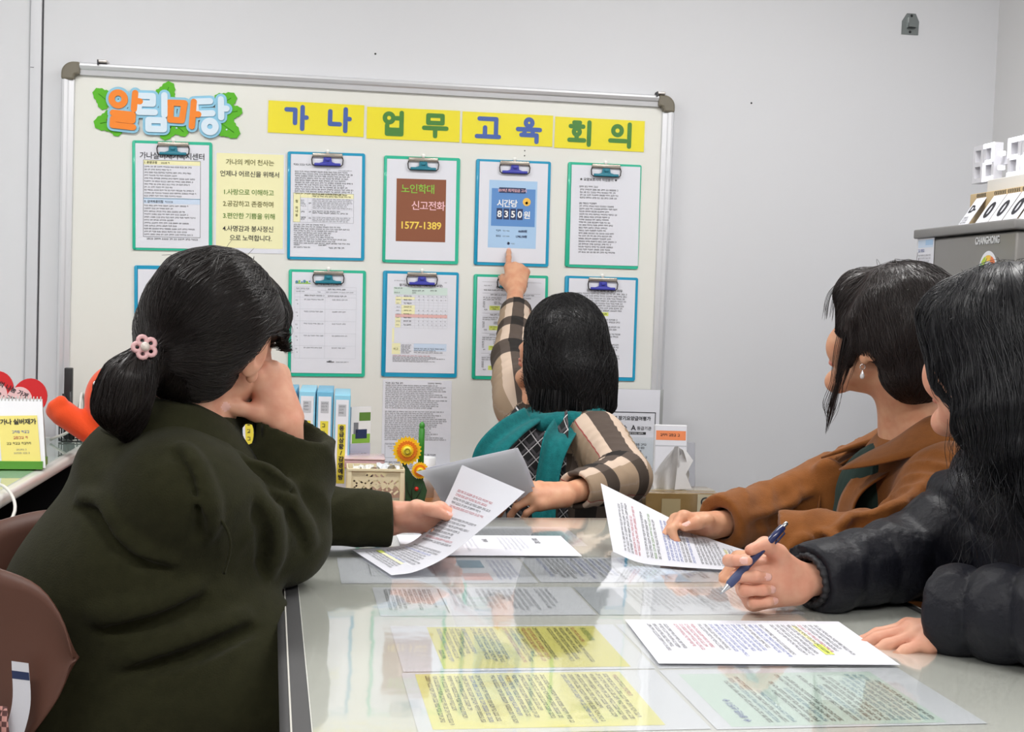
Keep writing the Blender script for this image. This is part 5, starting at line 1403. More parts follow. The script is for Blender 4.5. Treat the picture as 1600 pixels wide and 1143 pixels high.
def add_hand(b, wrist, fdir, dorsal, left, flex, spread=(0.10, 0.02, -0.05, -0.14), thumb=None, s=1.0, apart=False):
    """palm, four bent fingers and a thumb. fdir = wrist to knuckles, dorsal = out of the back of the hand.
    flex: four triples of bends in degrees (knuckle, middle, end joint). thumb: three points in hand coordinates
    (x towards the thumb side, y along the palm, z out of the back). Returns nail places and a mapper"""
    host = b
    if apart: b = Blob()        # a hand that only touches the face keeps its own outline
    Y = unit(fdir); Z = unit(np.asarray(dorsal, float) - Y * (np.asarray(dorsal, float) @ Y))
    X = np.cross(Y, Z) if left else np.cross(Z, Y)
    X = -X if False else X
    R = np.stack([X, Y, Z], 1) * s; w = np.asarray(wrist, float)
    W = lambda p: R @ np.asarray(p, float) + w
    mcp = [(.0265, .086, .002), (.0075, .090, .0045), (-.0115, .086, .0025), (-.0285, .077, -.002)]
    lens = [(.040, .024, .019), (.044, .028, .020), (.041, .026, .020), (.032, .019, .018)]
    rad = [(.0096, .0086, .0078, .0066), (.0098, .0088, .0080, .0068), (.0094, .0084, .0076, .0064), (.0084, .0074, .0068, .0058)]
    for q in mcp: b.ell(W(np.array(q) + np.array((0, -.002, .003))), np.array((.0088, .0105, .0092)) * s, R=R / s, k=.006 * s)
    wr = [(.014, .006, 0), (.005, .004, .002), (-.006, .004, .002), (-.016, .008, 0)]
    for i in range(4):
        b.rc(W(wr[i]), W(np.array(mcp[i]) * np.array((1, .97, 1)) + np.array((0, 0, -.003))), .0165 * s, .0118 * s, .014 * s)
    b.rc(W((.0, .035, -.004)), W((-.002, .07, -.004)), .019 * s, .017 * s, .02 * s)
    nails = []
    for i in range(4):
        p = np.array(mcp[i]); sp = spread[i]; a = 0.0
        pts = [W(p)]; base = np.array((math.sin(sp), math.cos(sp), 0))
        for j in range(3):
            a += math.radians(flex[i][j])
            d = base * math.cos(a) + np.array((0, 0, -math.sin(a)))
            p = p + d * lens[i][j]; pts.append(W(p))
        for j in range(3): b.rc(pts[j], pts[j + 1], rad[i][j] * s, rad[i][j + 1] * s, .004 * s)
        up = R @ (base * math.sin(a) + np.array((0, 0, math.cos(a)))) / s
        dd = unit(pts[3] - pts[2])
        nails.append((pts[3] - dd * .0035 * s + up * rad[i][3] * s * .75, dd, up, .0058 * s))
    th = thumb or [(.040, .046, -.014), (.052, .074, -.016), (.056, .098, -.016)]
    c = [(.016, .016, -.008)] + [tuple(q) for q in th]
    tr = [.0165, .0128, .0105, .0082]
    for j in range(3): b.rc(W(c[j]), W(c[j + 1]), tr[j] * s, tr[j + 1] * s, .008 * s)
    b.ell(W((.020, .034, -.010)), np.array((.016, .028, .014)) * s, R=R / s, k=.012 * s)
    dd = unit(W(c[3]) - W(c[2])); up = unit(np.cross(dd, np.cross(R @ np.array((0.75, -.1, .65)), dd)))
    nails.append((W(c[3]) - dd * .003 * s + up * .0072 * s, dd, up, .0070 * s))
    if apart: host.p.append(('bl', b, 0, 0, 0, .0025, 'u', None, None, None, W((0, .05, -.01)), .125))
    return dict(W=W, nails=nails)

def nail_index(Cn, nails, idx, k):
    for (c, d, u, w) in nails:
        q = Cn - c; side = np.cross(d, u)
        m = ((q @ d) / (w * 1.15)) ** 2 + ((q @ side) / w) ** 2 + ((q @ u) / (w * .75)) ** 2 < 1
        idx[m] = k
    return idx

def person_skin(name, b, label, skin, heads, nails, h=0.0028, nail_c=(226, 176, 164)):
    V, Q = b.mesh(h); V, Q = biggest(V, Q)
    Cn = V[Q].mean(1); idx = np.zeros(len(Q), np.int32)
    head_index(Cn, heads, idx); nail_index(Cn, nails, idx, 5)
    o = solid(name, V, Q, [skin, M_lip, M_eyew, M_iris, M_brow, mat('nail_pink', nail_c, 0.3)], None, idx)
    return tag(o, label, 'person', 'women at the meeting table')

def ribbons(paths, rad, sides=3):
    """thin tubes along many paths [n, m, 3] as one vertex/face array"""
    P = np.asarray(paths, float); n, m, _ = P.shape
    T = np.gradient(P, axis=1); T /= np.linalg.norm(T, axis=2)[..., None] + 1e-12
    ref = np.array([0.31, 0.45, 0.84]); U = np.cross(T, ref); U /= np.linalg.norm(U, axis=2)[..., None] + 1e-12
    B = np.cross(T, U)
    taper = np.clip(np.minimum(np.linspace(0.6, 8, m), np.linspace(8, 0.35, m)), 0, 1)[None, :, None] * np.broadcast_to(np.asarray(rad, float).reshape(-1, 1, 1), (n, 1, 1))
    V = np.stack([P + taper * (math.cos(2 * PI * k / sides) * U + math.sin(2 * PI * k / sides) * B) for k in range(sides)], 2).reshape(-1, 3)
    base = np.arange(n)[:, None, None] * m * sides + np.arange(m - 1)[None, :, None] * sides
    k = np.arange(sides)[None, None, :]; k2 = (k + 1) % sides
    F = np.stack([base + k, base + k2, base + sides + k2, base + sides + k], -1).reshape(-1, 4)
    return V, F

def comb_hair(b, seeds, flow, steps, step, lift, rng, jitter=0.15):
    """strands that lie on the hair volume and follow its combing direction"""
    P = seeds.copy(); out = [P.copy()]
    off = lift * rng.uniform(0.1, 1.0, len(P)); ph = rng.normal(size=(len(P), 3)) * jitter
    for i in range(steps):
        g = b.grad(P)
        d = flow(P) + ph
        d = d - g * (d * g).sum(1)[:, None]
        d /= np.linalg.norm(d, axis=1)[:, None] + 1e-9
        P = P + d * step
        e = b.eval(P); P = P - g * (e - off)[:, None] * 0.8
        out.append(P.copy())
    return np.stack(out, 1)

def cloth_strip(name, A, B, thick, m, parent, n=40, across=10, bulge=0.0, waves=None, mid=None):
    """a band of cloth between two edge curves, with thickness"""
    a = spline(A, n); bb = spline(B, n); mm = spline(mid, n) if mid is not None else None
    V = np.zeros((n, across + 1, 3))
    for j in range(across + 1):
        t = j / across
        if mm is None: V[:, j] = a * (1 - t) + bb * t
        else: V[:, j] = a * (1 - t) * (1 - 2 * t) + mm * 4 * t * (1 - t) + bb * t * (2 * t - 1)
    du = np.gradient(V, axis=0); dv = np.gradient(V, axis=1); N = np.cross(du, dv); N /= np.linalg.norm(N, axis=2)[..., None] + 1e-12
    t = np.linspace(0, 1, across + 1)[None, :, None]; s_ = np.linspace(0, 1, n)[:, None, None]
    V = V + N * bulge * 4 * t * (1 - t)
    if waves is not None: V = V + N * waves[1] * np.sin(waves[0] * 2 * PI * t + 2.0 * s_ + waves[2])
    edge = np.sin(PI * np.clip(t * 1.0, 0.02, 0.98)) ** 0.35
    top = V + N * thick / 2 * edge; bot = V - N * thick / 2 * edge
    w = across + 1; k = n * w
    vv = np.concatenate([top.reshape(-1, 3), bot.reshape(-1, 3)])
    F = []
    for i in range(n - 1):
        for j in range(across):
            q = (i * w + j, i * w + j + 1, (i + 1) * w + j + 1, (i + 1) * w + j)
            F.append(q); F.append(tuple(k + x for x in q[::-1]))
    for i in range(n - 1):
        F.append((i * w, (i + 1) * w, k + (i + 1) * w, k + i * w)); F.append((i * w + across, k + i * w + across, k + (i + 1) * w + across, (i + 1) * w + across))
    for j in range(across):
        F.append((j, k + j, k + j + 1, j + 1)); i = (n - 1) * w; F.append((i + j, i + j + 1, k + i + j + 1, k + i + j))
    return solid(name, vv, np.array(F), [m], parent)
# ================================================================ the four women
SKIN_A = skin_mat('skin_light', (218, 164, 138)); SKIN_B = skin_mat('skin_tan', (208, 158, 126))
RNG = np.random.RandomState(3)
M_trou = mat('black_trousers', (22, 22, 24), 0.8); M_shoe = mat('black_shoe', (18, 18, 18), 0.35)
A3 = lambda *p: np.array(p, float)

def skin_body(b, H, J):
    """neck, trunk, arms and legs under the clothes, one body with head and hands"""
    W = H['W']; s = H['s']
    b.rc(W((0, -.028, -.055)), J['neck'], .047 * s, .052, .025)
    b.rc(J['neck'], J['chest'], .052, .080, .05); b.rc(J['chest'], J['pelvis'], .080, .095, .05)
    for k in 'LR':
        b.rc(J['neck'] + (J['sh' + k] - J['neck']) * .3, J['sh' + k], .045, .042, .03)
        b.rc(J['sh' + k], J['el' + k], .040, .034, .015); b.rc(J['el' + k], J['wr' + k], .031, .0230, .012, flat=None)
        b.rc(J['pelvis'], J['kn' + k], .085, .055, .03); b.rc(J['kn' + k], J['an' + k], .05, .036, .02); b.rc(J['an' + k] - A3(0, 0, .04), J['toe' + k], .030, .024, .02)

def lower_clothes(J, parent, voxel=0.008):
    b = Blob()
    for k in 'LR':
        b.rc(J['pelvis'], J['kn' + k], .125, .078, .04); b.rc(J['kn' + k], J['an' + k], .072, .058, .03)
    V, Q = b.mesh(voxel); solid('trousers', V, Q, [M_trou], parent)
    for k in 'LR':
        b = Blob(); a = J['an' + k] - A3(0, 0, .035); t = J['toe' + k]
        b.rc(a, t, .040, .036, .02); b.rc(a, a + A3(0, 0, .03), .042, .040, .02); b.ell((a + t) / 2 - A3(0, 0, .16), (.3, .3, .12), k=.004, op='s')
        V, Q = b.mesh(0.005); solid('shoe', V, Q, [M_shoe], parent)

def cuff_cut(b, end, d, r_in, depth=0.035, big=0.11, k=0.004):
    """open the end of a sleeve: cut it square and hollow it"""
    d = unit(d); end = np.asarray(end, float)
    b.rc(end + d * big * .45, end + d * (big * .45 + .015), big, None, k, 's', flat=(d, .45))
    b.rc(end - d * depth, end + d * .05, r_in, r_in, k, 's')

# ---------------------------------------------------------------- woman in olive, left, chin on her fist
def woman_in_olive():
    R = rot_axes(29, -6, 11); H_t = A3(-.184, 1.870, 1.086); s = 1.0
    J = dict(neck=A3(-.218, 1.862, .955), chest=A3(-.262, 1.86, .83), pelvis=A3(-.34, 1.84, .52),
             shR=A3(-.212, 1.735, .885), elR=A3(-.080, 1.905, .797), wrR=A3(-.080, 1.882, .968),
             shL=A3(-.265, 2.020, .915), elL=A3(-.135, 2.150, .795), wrL=A3(.085, 2.190, .775),
             knR=A3(.02, 1.72, .53), knL=A3(.04, 1.95, .53), anR=A3(-.02, 1.72, .10), anL=A3(.0, 1.96, .10), toeR=A3(.12, 1.71, .03), toeL=A3(.14, 1.96, .03))
    b = Blob(); H = add_head(b, R, H_t, s); skin_body(b, H, J)
    h1 = add_hand(b, J['wrR'], (-.034, .004, .082), (.62, -.66, .42), False, [(72, 98, 60), (76, 98, 60), (78, 98, 60), (76, 95, 55)], (0.03, 0, -.04, -.08), [(.040, .034, -.010), (.066, .050, -.016), (.090, .062, -.018)], 0.96, True)
    h2 = add_hand(b, J['wrL'] + A3(0, 0, .012), (1, -.10, -.02), (0.05, .64, .77), True, [(26, 72, 44), (52, 100, 62), (60, 100, 62), (66, 98, 60)], (0.12, 0.02, -.05, -.12), [(.040, .044, -.006), (.050, .072, -.014), (.040, .102, -.022)], 0.98)
    o = person_skin('person', b, 'woman in an olive coat with a low ponytail, resting her chin on her fist', SKIN_A, H, h1['nails'] + h2['nails'])
    # hair
    hb = Blob(); hb.frame(R * s, H_t); E = np.eye(3) / s
    def he(c, r, k=.02, RR=None, op='u'): hb.ell(c, A3(*r) * s, R=(RR if RR is not None else np.eye(3)) / s, k=k, op=op)
    he((0, -.018, .042), (.087, .104, .087)); he((0, -.052, -.020), (.076, .062, .074), .03)
    he((.070, -.012, .026), (.018, .062, .052), .02); he((-.070, -.012, .015), (.020, .066, .064), .02)
    he((.004, .062, .056), (.062, .030, .042), .02); hb.rc((.050, .062, .052), (.062, .056, .018), .015 * s, .008 * s, .015)
    hb.rc((-.04, .075, .05), (-.070, .04, -.01), .02 * s, .012 * s, .015)
    he((.082, .030, -.034), (.052, .058, .068), .008, op='s')
    hb.frame()
    base = H['W']((-.012, -.128, -.040)); 
    pts = [H['W']((-.006, -.105, -.035)), base, base + A3(-.016, -.010, -.026), base + A3(-.026, -.006, -.060), base + A3(-.016, .006, -.098)]
    hb.rc(pts[0], pts[1], .030, .014, .02); hb.rc(pts[1], pts[2], .015, .029, .015); hb.rc(pts[2], pts[3], .030, .034, .02); hb.rc(pts[3], pts[4], .033, .013, .02)
    hb.disp = lambda P: .0014 * noise3(P, 90, 5)
    hb.margin = .003
    V, Q = biggest(*hb.mesh(.0035))
    crown = H['W']((.0, .03, .13)); tail = base; up = R @ A3(0, 0, 1); ear = H['W']((.0, .0, -.02))
    def flow(P):
        d = tail - P; f = d / (np.linalg.norm(d, axis=1)[:, None] + 1e-6)
        low = ((P - base) @ A3(-.4, 0, -.9)) > .0
        near = np.linalg.norm(P - base, axis=1) < .035
        g = np.tile(A3(-.22, .05, -.97), (len(P), 1))
        m = (low & (np.linalg.norm(P - pts[3], axis=1) < .09)) | near
        q = (P - H_t) @ R / s
        fr = (q[:, 1] > .035) & (q[:, 2] > .0)
        f[fr] = (R @ A3(.62, .05, -.65))
        f[m] = g[m]; return f
    sd = V[RNG.choice(len(V), 3600)]
    P = comb_hair(hb, sd, flow, 14, .0085, .0028, RNG)
    ev, ef = ribbons(P, RNG.uniform(.00028, .0005, len(P)))
    # loose hairs: fringe tip and flyaways
    loose = []
    for k in range(46):
        a = H['W']((.050 + RNG.uniform(-.02, .01), .074 + RNG.uniform(-.01, .008), .050 + RNG.uniform(-.01, .01))); e = H['W']((.064 + RNG.uniform(-.015, .006), .074 + RNG.uniform(-.012, .006), .022 + RNG.uniform(-.008, .012)))
        m_ = (a + e) / 2 + R @ A3(.006, .012, 0); loose.append(spline([a, m_, e], 15))
    for k in range(18):
        q = RNG.normal(size=3); q[2] = abs(q[2]); q = unit(q); a = H['W'](A3(0, -.018, .042) + q * A3(.087, .104, .087)); loose.append(spline([a, a + R @ (q * .003) + RNG.normal(size=3) * .004, a + RNG.normal(size=3) * .009 + R @ q * .003], 15))
    lv, lf = ribbons(np.array(loose), np.full(len(loose), .00035))
    M_h = hair_mat('hair_black_brown', (20, 16, 16), (34, 26, 24))
    ho = solid('hair', V, Q, [M_h], o, extra=(np.concatenate([ev, lv]), np.concatenate([ef, lf + len(ev)]), 0))
    ho['label'] = 'black hair tied in a low ponytail'
    # hair tie with a pink flower and pearl
    mb = MB(); d = unit(pts[2] - pts[1]); u = unit(np.cross(d, [0, 0, 1])); v = np.cross(d, u)
    mb.tube([base + d * .002 + .0165 * (math.cos(t) * u + math.sin(t) * v) for t in np.linspace(0, 2 * PI, 20, endpoint=False)], .0055, mat('hair_tie_rose', (206, 160, 166), .6), 8, closed=True)
    ht = mb.build('hair_tie', o)
    fc = base + A3(.004, -.020, .016); fn = unit(A3(.25, -.9, .3)); fu = unit(np.cross(fn, [0, 0, 1])); fv = np.cross(fn, fu)
    mb = MB()
    for k in range(5):
        t = 2 * PI * k / 5; c = fc + .0095 * (math.cos(t) * fu + math.sin(t) * fv)
        mb.tube([c + .0055 * (math.cos(a) * fu + math.sin(a) * fv) for a in np.linspace(0, 2 * PI, 12, endpoint=False)], .0032, mat('flower_petal_rose', (222, 176, 178), .5), 6, closed=True)
    mb.build('tie_flower', ht)
    pb = Blob(); pb.ell(fc + fn * .004, (.0062,) * 3); V, Q = pb.mesh(.0012, 6); solid('pearl', V, Q, [mat('pearl', (226, 214, 206), .15, coat=.6)], ht)
    # coat
    c = Blob()
    c.rc(A3(-.350, 1.84, .47), A3(-.300, 1.85, .72), .160, .138, .06); c.rc(A3(-.300, 1.85, .72), A3(-.258, 1.862, .86), .138, .118, .06)
    c.rc(A3(-.258, 1.99, .885), A3(-.215, 1.755, .870), .070, .072, .07); c.rc(A3(-.250, 1.862, .885), A3(-.222, 1.864, .955), .098, .070, .05)
    c.rc(A3(-.33, 1.80, .55), A3(-.12, 1.73, .60), .135, .105, .06); c.rc(A3(-.33, 1.88, .55), A3(-.12, 1.93, .60), .13, .10, .06); c.rc(A3(-.26, 1.80, .76), A3(-.15, 1.80, .64), .12, .11, .06)
    c.rc(J['shR'], J['elR'] + A3(-.004, 0, .0), .074, .066, .035, fold=(1.5, .004, .6, 2.4)); c.rc(J['elR'], A3(-.086, 1.922, .995), .060, .074, .012, fold=(1.4, .0045, 2.0, 2.2))
    c.rc(J['shL'], J['elL'], .075, .062, .03); c.rc(J['elL'], A3(.085, 2.192, .780), .058, .043, .03, fold=(1.6, .004, .5, 2.0))
    cuff_cut(c, A3(-.089, 1.920, .962), A3(.52, -.16, 1), .066, .05, k=.006); cuff_cut(c, A3(.078, 2.1905, .779), A3(1, .03, -.02), .034, .05, k=.006)
    for (q, r) in ((((-.121, 1.76, .881), (-.089, 1.78, .828), (-.092, 1.80, .775)), .011), (((-.084, 1.80, .922), (-.056, 1.82, .859), (-.032, 1.84, .805)), .010),
                   (((-.114, 1.80, .951), (-.083, 1.80, .925), (-.050, 1.82, .905)), .008), (((-.346, 1.74, .889), (-.282, 1.72, .865), (-.216, 1.72, .837)), .009), (((-.300, 1.68, .740), (-.233, 1.67, .753), (-.170, 1.67, .778)), .012), (((-.270, 1.70, .685), (-.179, 1.68, .712), (-.100, 1.69, .755)), .012),
                   (((-.203, 1.70, .950), (-.177, 1.68, .900), (-.163, 1.68, .841)), .008)):
        fold_line(c, [A3(*x) for x in q], r)
    c.disp = lambda P: -.0055 * ridges(np.stack([P @ unit(A3(.8, .5, -.3)) * .5, P @ unit(A3(.3, -.2, .9)), P @ unit(A3(-.4, .8, .3)) * .6], 1), 24, 11, 1.6) + .0014 * noise3(P, 40, 4)
    c.margin = .008
    M_ol = mat('olive_wool', (43, 43, 27), 0.95, spec=0.08, bump=(420, 0.5, 0.0016), sheen=0.05, var=(60, (36, 36, 22), 0.6))
    V, Q = biggest(*c.mesh(.005)); co = solid('coat', V, Q, [M_ol], o); co['label'] = 'olive green wool coat'
    # laid down collar
    N = A3(-.222, 1.864, .965); f = unit(A3(.92, .30, -.12)); r_ = unit(np.cross(f, [0, 0, 1])); up_ = np.cross(r_, f)
    ang = np.linspace(math.radians(60), math.radians(-240), 15)
    P = lambda a, rr, z, fw=1.0: N + r_ * rr * math.cos(a) + f * rr * fw * math.sin(a) + up_ * z
    A = [P(a, .062, .030 - .02 * max(0, math.sin(a))) for a in ang]; Bm = [P(a, .078, .026 - .03 * max(0, math.sin(a))) for a in ang]; B = [P(a, .112 + .010 * max(0, math.sin(a)), -.020 - .045 * max(0, math.sin(a)), 1.0 + .12 * max(0, math.sin(a))) for a in ang]
    cloth_strip('collar', A, B, .0075, M_ol, co, 50, 10, mid=Bm)
    mb = MB(); mb.tube(spline([A3(-.175, 1.672, .880), A3(-.150, 1.678, .862), A3(-.140, 1.690, .83), A3(-.148, 1.700, .79)], 24), .0022, M_ol, 6); mb.build('armhole_seam', co)
    lower_clothes(J, o)
    return o

# ---------------------------------------------------------------- woman pointing at the board
def woman_pointing():
    R = rot_axes(-50, 14, 4); H_t = A3(.527, 3.150, 1.045); s = 1.04
    J = dict(neck=A3(.535, 3.125, .890), chest=A3(.525, 3.07, .75), pelvis=A3(.57, 3.02, .52),
             shR=A3(.435, 3.255, .900), elR=A3(.448, 3.500, 1.000), wrR=A3(.487, 3.772, 1.190),
             shL=A3(.597, 2.985, .838), elL=A3(.628, 2.835, .772), wrL=A3(.462, 2.652, .758),
             knR=A3(.44, 2.62, .53), knL=A3(.60, 2.58, .53), anR=A3(.44, 2.66, .10), anL=A3(.60, 2.64, .10), toeR=A3(.42, 2.52, .03), toeL=A3(.60, 2.50, .03))
    b = Blob(); H = add_head(b, R, H_t, s); skin_body(b, H, J)
    fist = (82, 98, 62)
    h1 = add_hand(b, J['wrR'], (.105, .620, .775), (.0, -.78, .62), False, [(6, 6, 5), fist, fist, fist], (0.02, 0.0, -.04, -.08), [(.036, .042, -.018), (.038, .066, -.030), (.018, .080, -.036)], 0.97)
    h2 = add_hand(b, J['wrL'], (-.92, -.36, .03), (.05, -.60, .78), True, [(28, 34, 18), (34, 38, 20), (38, 42, 22), (42, 46, 24)], (0.05, 0.0, -.05, -.12), [(.040, .042, -.016), (.046, .066, -.034), (.040, .088, -.044)], 0.95)
    o = person_skin('person', b, 'woman with a black bob and teal scarf turning back to point at the whiteboard', SKIN_B, H, h1['nails'] + h2['nails'])
    # bobbed hair
    hb = Blob(); c0 = H_t
    hb.ell(c0 + A3(.008, -.010, .022), (.103, .112, .113)); hb.ell(c0 + A3(.018, -.018, -.065), (.108, .108, .102), k=.04)
    hb.rc(c0 + A3(.080, -.03, -.04), c0 + A3(.110, -.028, -.132), .044, .024, .03); hb.rc(c0 + A3(.02, -.09, -.05), c0 + A3(.03, -.095, -.132), .044, .030, .03); hb.rc(c0 + A3(-.050, -.05, -.04), c0 + A3(-.056, -.052, -.122), .036, .024, .03)
    hb.ell(c0 + A3(.005, .0, -.232), (.17, .17, .075), k=.010, op='s')
    hb.frame(R * s, H_t); hb.ell((0, .128, -.040), A3(.085, .090, .095) * s, R=np.eye(3) / s, k=.012, op='s'); hb.ell((0, .03, -.12), A3(.055, .09, .07) * s, R=np.eye(3) / s, k=.012, op='s'); hb.frame()
    hb.disp = lambda P: .0012 * noise3(P * A3(1, 1, .25), 110, 8); hb.margin = .003
    V, Q = biggest(*hb.mesh(.004))
    part = c0 + A3(-.01, .02, .13)
    def flow(P):
        d = P - part; d[:, 2] = np.minimum(d[:, 2], 0) - .02; d[:, :2] *= np.clip((P[:, 2:3] - c0[2] + .02) / .1, 0, 1) * .8
        d[:, 2] -= .03; return d
    sd = V[RNG.choice(len(V), 3000)]
    P = comb_hair(hb, sd, flow, 14, .011, .003, RNG, .1)
    loose = []
    for k in range(420):    # uneven lower ends
        t = RNG.uniform(-2.9, .5); rr = RNG.uniform(.080, .112); a = c0 + A3(.008 + rr * math.cos(t), -.018 + rr * math.sin(t), -.095); out_ = A3(math.cos(t), math.sin(t), 0)
        if out_ @ R[:, 1] > .35: continue
        z = RNG.uniform(-.048, -.075); loose.append(spline([a, a + out_ * .004 + A3(0, 0, z * .5), a + out_ * (.010 * RNG.uniform(-.6, 1.0)) + A3(0, 0, z)], 15))
    lv, lf = ribbons(np.array(loose), np.full(len(loose), .0008))
    ev, ef = ribbons(P, RNG.uniform(.0004, .0007, len(P))); ef = np.concatenate([ef, lf + len(ev)]); ev = np.concatenate([ev, lv])
    ho = solid('hair', V, Q, [hair_mat('hair_black', (14, 13, 15), (24, 22, 24))], o, extra=(ev, ef, 0)); ho['label'] = 'black chin length bob'
    # checked blouse with cloth coordinates: along the sleeve, around it, and which piece
    cB = Blob(); d1 = unit(J['elR'] - J['shR']); 
    endR = A3(.482, 3.690, 1.132); endL = A3(.492, 2.685, .763)
    cB.rc(A3(.565, 3.03, .50), A3(.535, 3.06, .70), .135, .118, .05); cB.rc(A3(.535, 3.06, .70), A3(.527, 3.10, .82), .118, .088, .05); cB.rc(A3(.452, 3.23, .868), A3(.590, 3.01, .832), .054, .056, .06); cB.rc(A3(.53, 3.11, .85), A3(.535, 3.12, .885), .065, .052, .03)
    cB.rc(J['shR'], J['elR'], .062, .052, .03, fold=(3, .003, .5, 1)); cB.rc(J['elR'], endR + unit(endR - J['elR']) * .03, .050, .043, .02, fold=(3, .003, 1.5, 1))
    cB.rc(J['shL'], J['elL'], .064, .056, .03, fold=(3.3, .004, 1.0, 1.2)); cB.rc(J['elL'], endL + unit(endL - J['elL']) * .03, .053, .040, .025, fold=(3, .0035, .2, 1))
    cuff_cut(cB, endR, endR - J['elR'], .033, .04, .09); cuff_cut(cB, endL, endL - J['elL'], .031, .04, .09)
    cB.disp = lambda P: -.003 * ridges(P, 24, 21, 2.2); cB.margin = .004
    V, Q = biggest(*cB.mesh(.0045))
    uv = np.zeros_like(V); best = np.full(len(V), 9.0)
    for (a, e, l0, sg) in ((J['shR'], J['elR'], 0, 1), (J['elR'], endR, .075, 1), (J['shL'], J['elL'], 0, 2), (J['elL'], endL, .060, 2)):
        ba = e - a; t = np.clip((V - a) @ ba / (ba @ ba), 0, 1); q = V - a - t[:, None] * ba; dd = np.linalg.norm(q, axis=1)
        u = unit(np.cross(ba, [0, 0, 1])); v = np.cross(unit(ba), u)
        m = dd < best; best[m] = dd[m]
        uv[m, 0] = (l0 + t * np.linalg.norm(ba) * (1.0 if l0 else .28))[m]; uv[m, 1] = (np.arctan2(q @ v, q @ u) * .05)[m]; uv[m, 2] = sg
    tor = best > .074; uv[tor] = np.stack([V[tor, 2] - .02, V[tor, 0] * .8 - V[tor, 1] * .6, np.full(tor.sum(), 3.0)], 1)
    M_ck = bpy.data.materials.new('tan_check_cotton'); M_ck.use_nodes = True; nt = M_ck.node_tree; pb = nt.nodes['Principled BSDF']; pb.inputs['Roughness'].default_value = .85
    at = nt.nodes.new('ShaderNodeAttribute'); at.attribute_name = 'cloth'; sep = nt.nodes.new('ShaderNodeSeparateXYZ'); nt.links.new(at.outputs['Vector'], sep.inputs[0])
    def band(axis, period, stops, shift):
        ad = nt.nodes.new('ShaderNodeMath'); ad.operation = 'ADD'; ad.inputs[1].default_value = shift; nt.links.new(sep.outputs[axis], ad.inputs[0])
        dv = nt.nodes.new('ShaderNodeMath'); dv.operation = 'DIVIDE'; dv.inputs[1].default_value = period; nt.links.new(ad.outputs[0], dv.inputs[0])
        fr_ = nt.nodes.new('ShaderNodeMath'); fr_.operation = 'FRACT'; nt.links.new(dv.outputs[0], fr_.inputs[0])
        cr = nt.nodes.new('ShaderNodeValToRGB'); cr.color_ramp.interpolation = 'CONSTANT'
        el = cr.color_ramp.elements
        while len(el) < len(stops): el.new(.5)
        for e_, (p, c_) in zip(el, stops): e_.position = p; e_.color = rgb(*c_)
        nt.links.new(fr_.outputs[0], cr.inputs[0]); return cr
    TAN, DK, WH, RD = (150, 132, 110), (58, 50, 46), (214, 198, 184), (150, 50, 52)
    a_ = band(0, .115, [(0, WH), (.46, DK), (.84, WH)], .0)
    b_ = band(1, .155, [(0, TAN), (.40, WH), (.56, DK), (.80, WH), (.95, RD), (.965, TAN)], .02)
    mx = nt.nodes.new('ShaderNodeMix'); mx.data_type = 'RGBA'; mx.blend_type = 'MULTIPLY'; mx.inputs['Factor'].default_value = 1.0
    nt.links.new(b_.outputs[0], mx.inputs[6]); nt.links.new(a_.outputs[0], mx.inputs[7])
    g = nt.nodes.new('ShaderNodeGamma'); g.inputs[1].default_value = .72; nt.links.new(mx.outputs[2], g.inputs[0]); nt.links.new(g.outputs[0], pb.inputs['Base Color'])
    bo = solid('blouse', V, Q, [M_ck], o, uv=uv); bo['label'] = 'tan, white and charcoal checked blouse'
    # fine black and white plaid vest front between the scarf ends
    M_pl = bpy.data.materials.new('black_white_plaid'); M_pl.use_nodes = True; nt = M_pl.node_tree; pb = nt.nodes['Principled BSDF']; pb.inputs['Roughness'].default_value = .85
    tc = nt.nodes.new('ShaderNodeTexCoord'); mp = nt.nodes.new('ShaderNodeMapping'); mp.inputs['Rotation'].default_value = (.3, .75, .5); nt.links.new(tc.outputs['Object'], mp.inputs[0])
    sep = nt.nodes.new('ShaderNodeSeparateXYZ'); nt.links.new(mp.outputs[0], sep.inputs[0])
    BK, W2, GR = (24, 23, 26), (196, 192, 194), (74, 70, 74)
    a_ = band(0, .027, [(0, BK), (.34, W2), (.42, BK), (.54, GR), (.74, BK)], 0); b_ = band(2, .027, [(0, BK), (.34, W2), (.42, BK), (.54, GR), (.74, BK)], .01)
    mx = nt.nodes.new('ShaderNodeMix'); mx.data_type = 'RGBA'; mx.blend_type = 'LIGHTEN'; mx.inputs['Factor'].default_value = 1.0
    nt.links.new(a_.outputs[0], mx.inputs[6]); nt.links.new(b_.outputs[0], mx.inputs[7]); nt.links.new(mx.outputs[2], pb.inputs['Base Color'])
    cloth_strip('vest_front', [A3(.415, 3.10, .905), A3(.375, 3.02, .86), A3(.365, 2.97, .76), A3(.385, 2.94, .62)], [A3(.52, 3.00, .905), A3(.515, 2.945, .86), A3(.510, 2.925, .76), A3(.52, 2.90, .62)], .008, M_pl, bo, 40, 14, bulge=-.035)
    # teal scarf: neck wrap and two hanging ends
    M_teal = mat('teal_scarf', (24, 104, 106), 0.95, spec=.1, bump=(320, .6, .002), sheen=.1, var=(90, (18, 88, 92), .7))
    sc = Blob(); n0 = A3(.528, 3.090, .878)
    ring_ = [n0 + A3(.078 * math.cos(t), .072 * math.sin(t), .010 * math.sin(t + 1.0)) for t in np.linspace(0, 2 * PI, 15)]
    for p, q in zip(ring_[:-1], ring_[1:]): sc.rc(p, q, .022, .022, .015)
    sc.ell(A3(.528, 3.10, .90), (.055, .052, .06), k=.008, op='s'); sc.disp = lambda P: -.004 * ridges(P, 50, 3); sc.margin = .004
    V, Q = sc.mesh(.004); so_ = solid('scarf', V, Q, [M_teal], o); so_['label'] = 'teal knitted scarf'
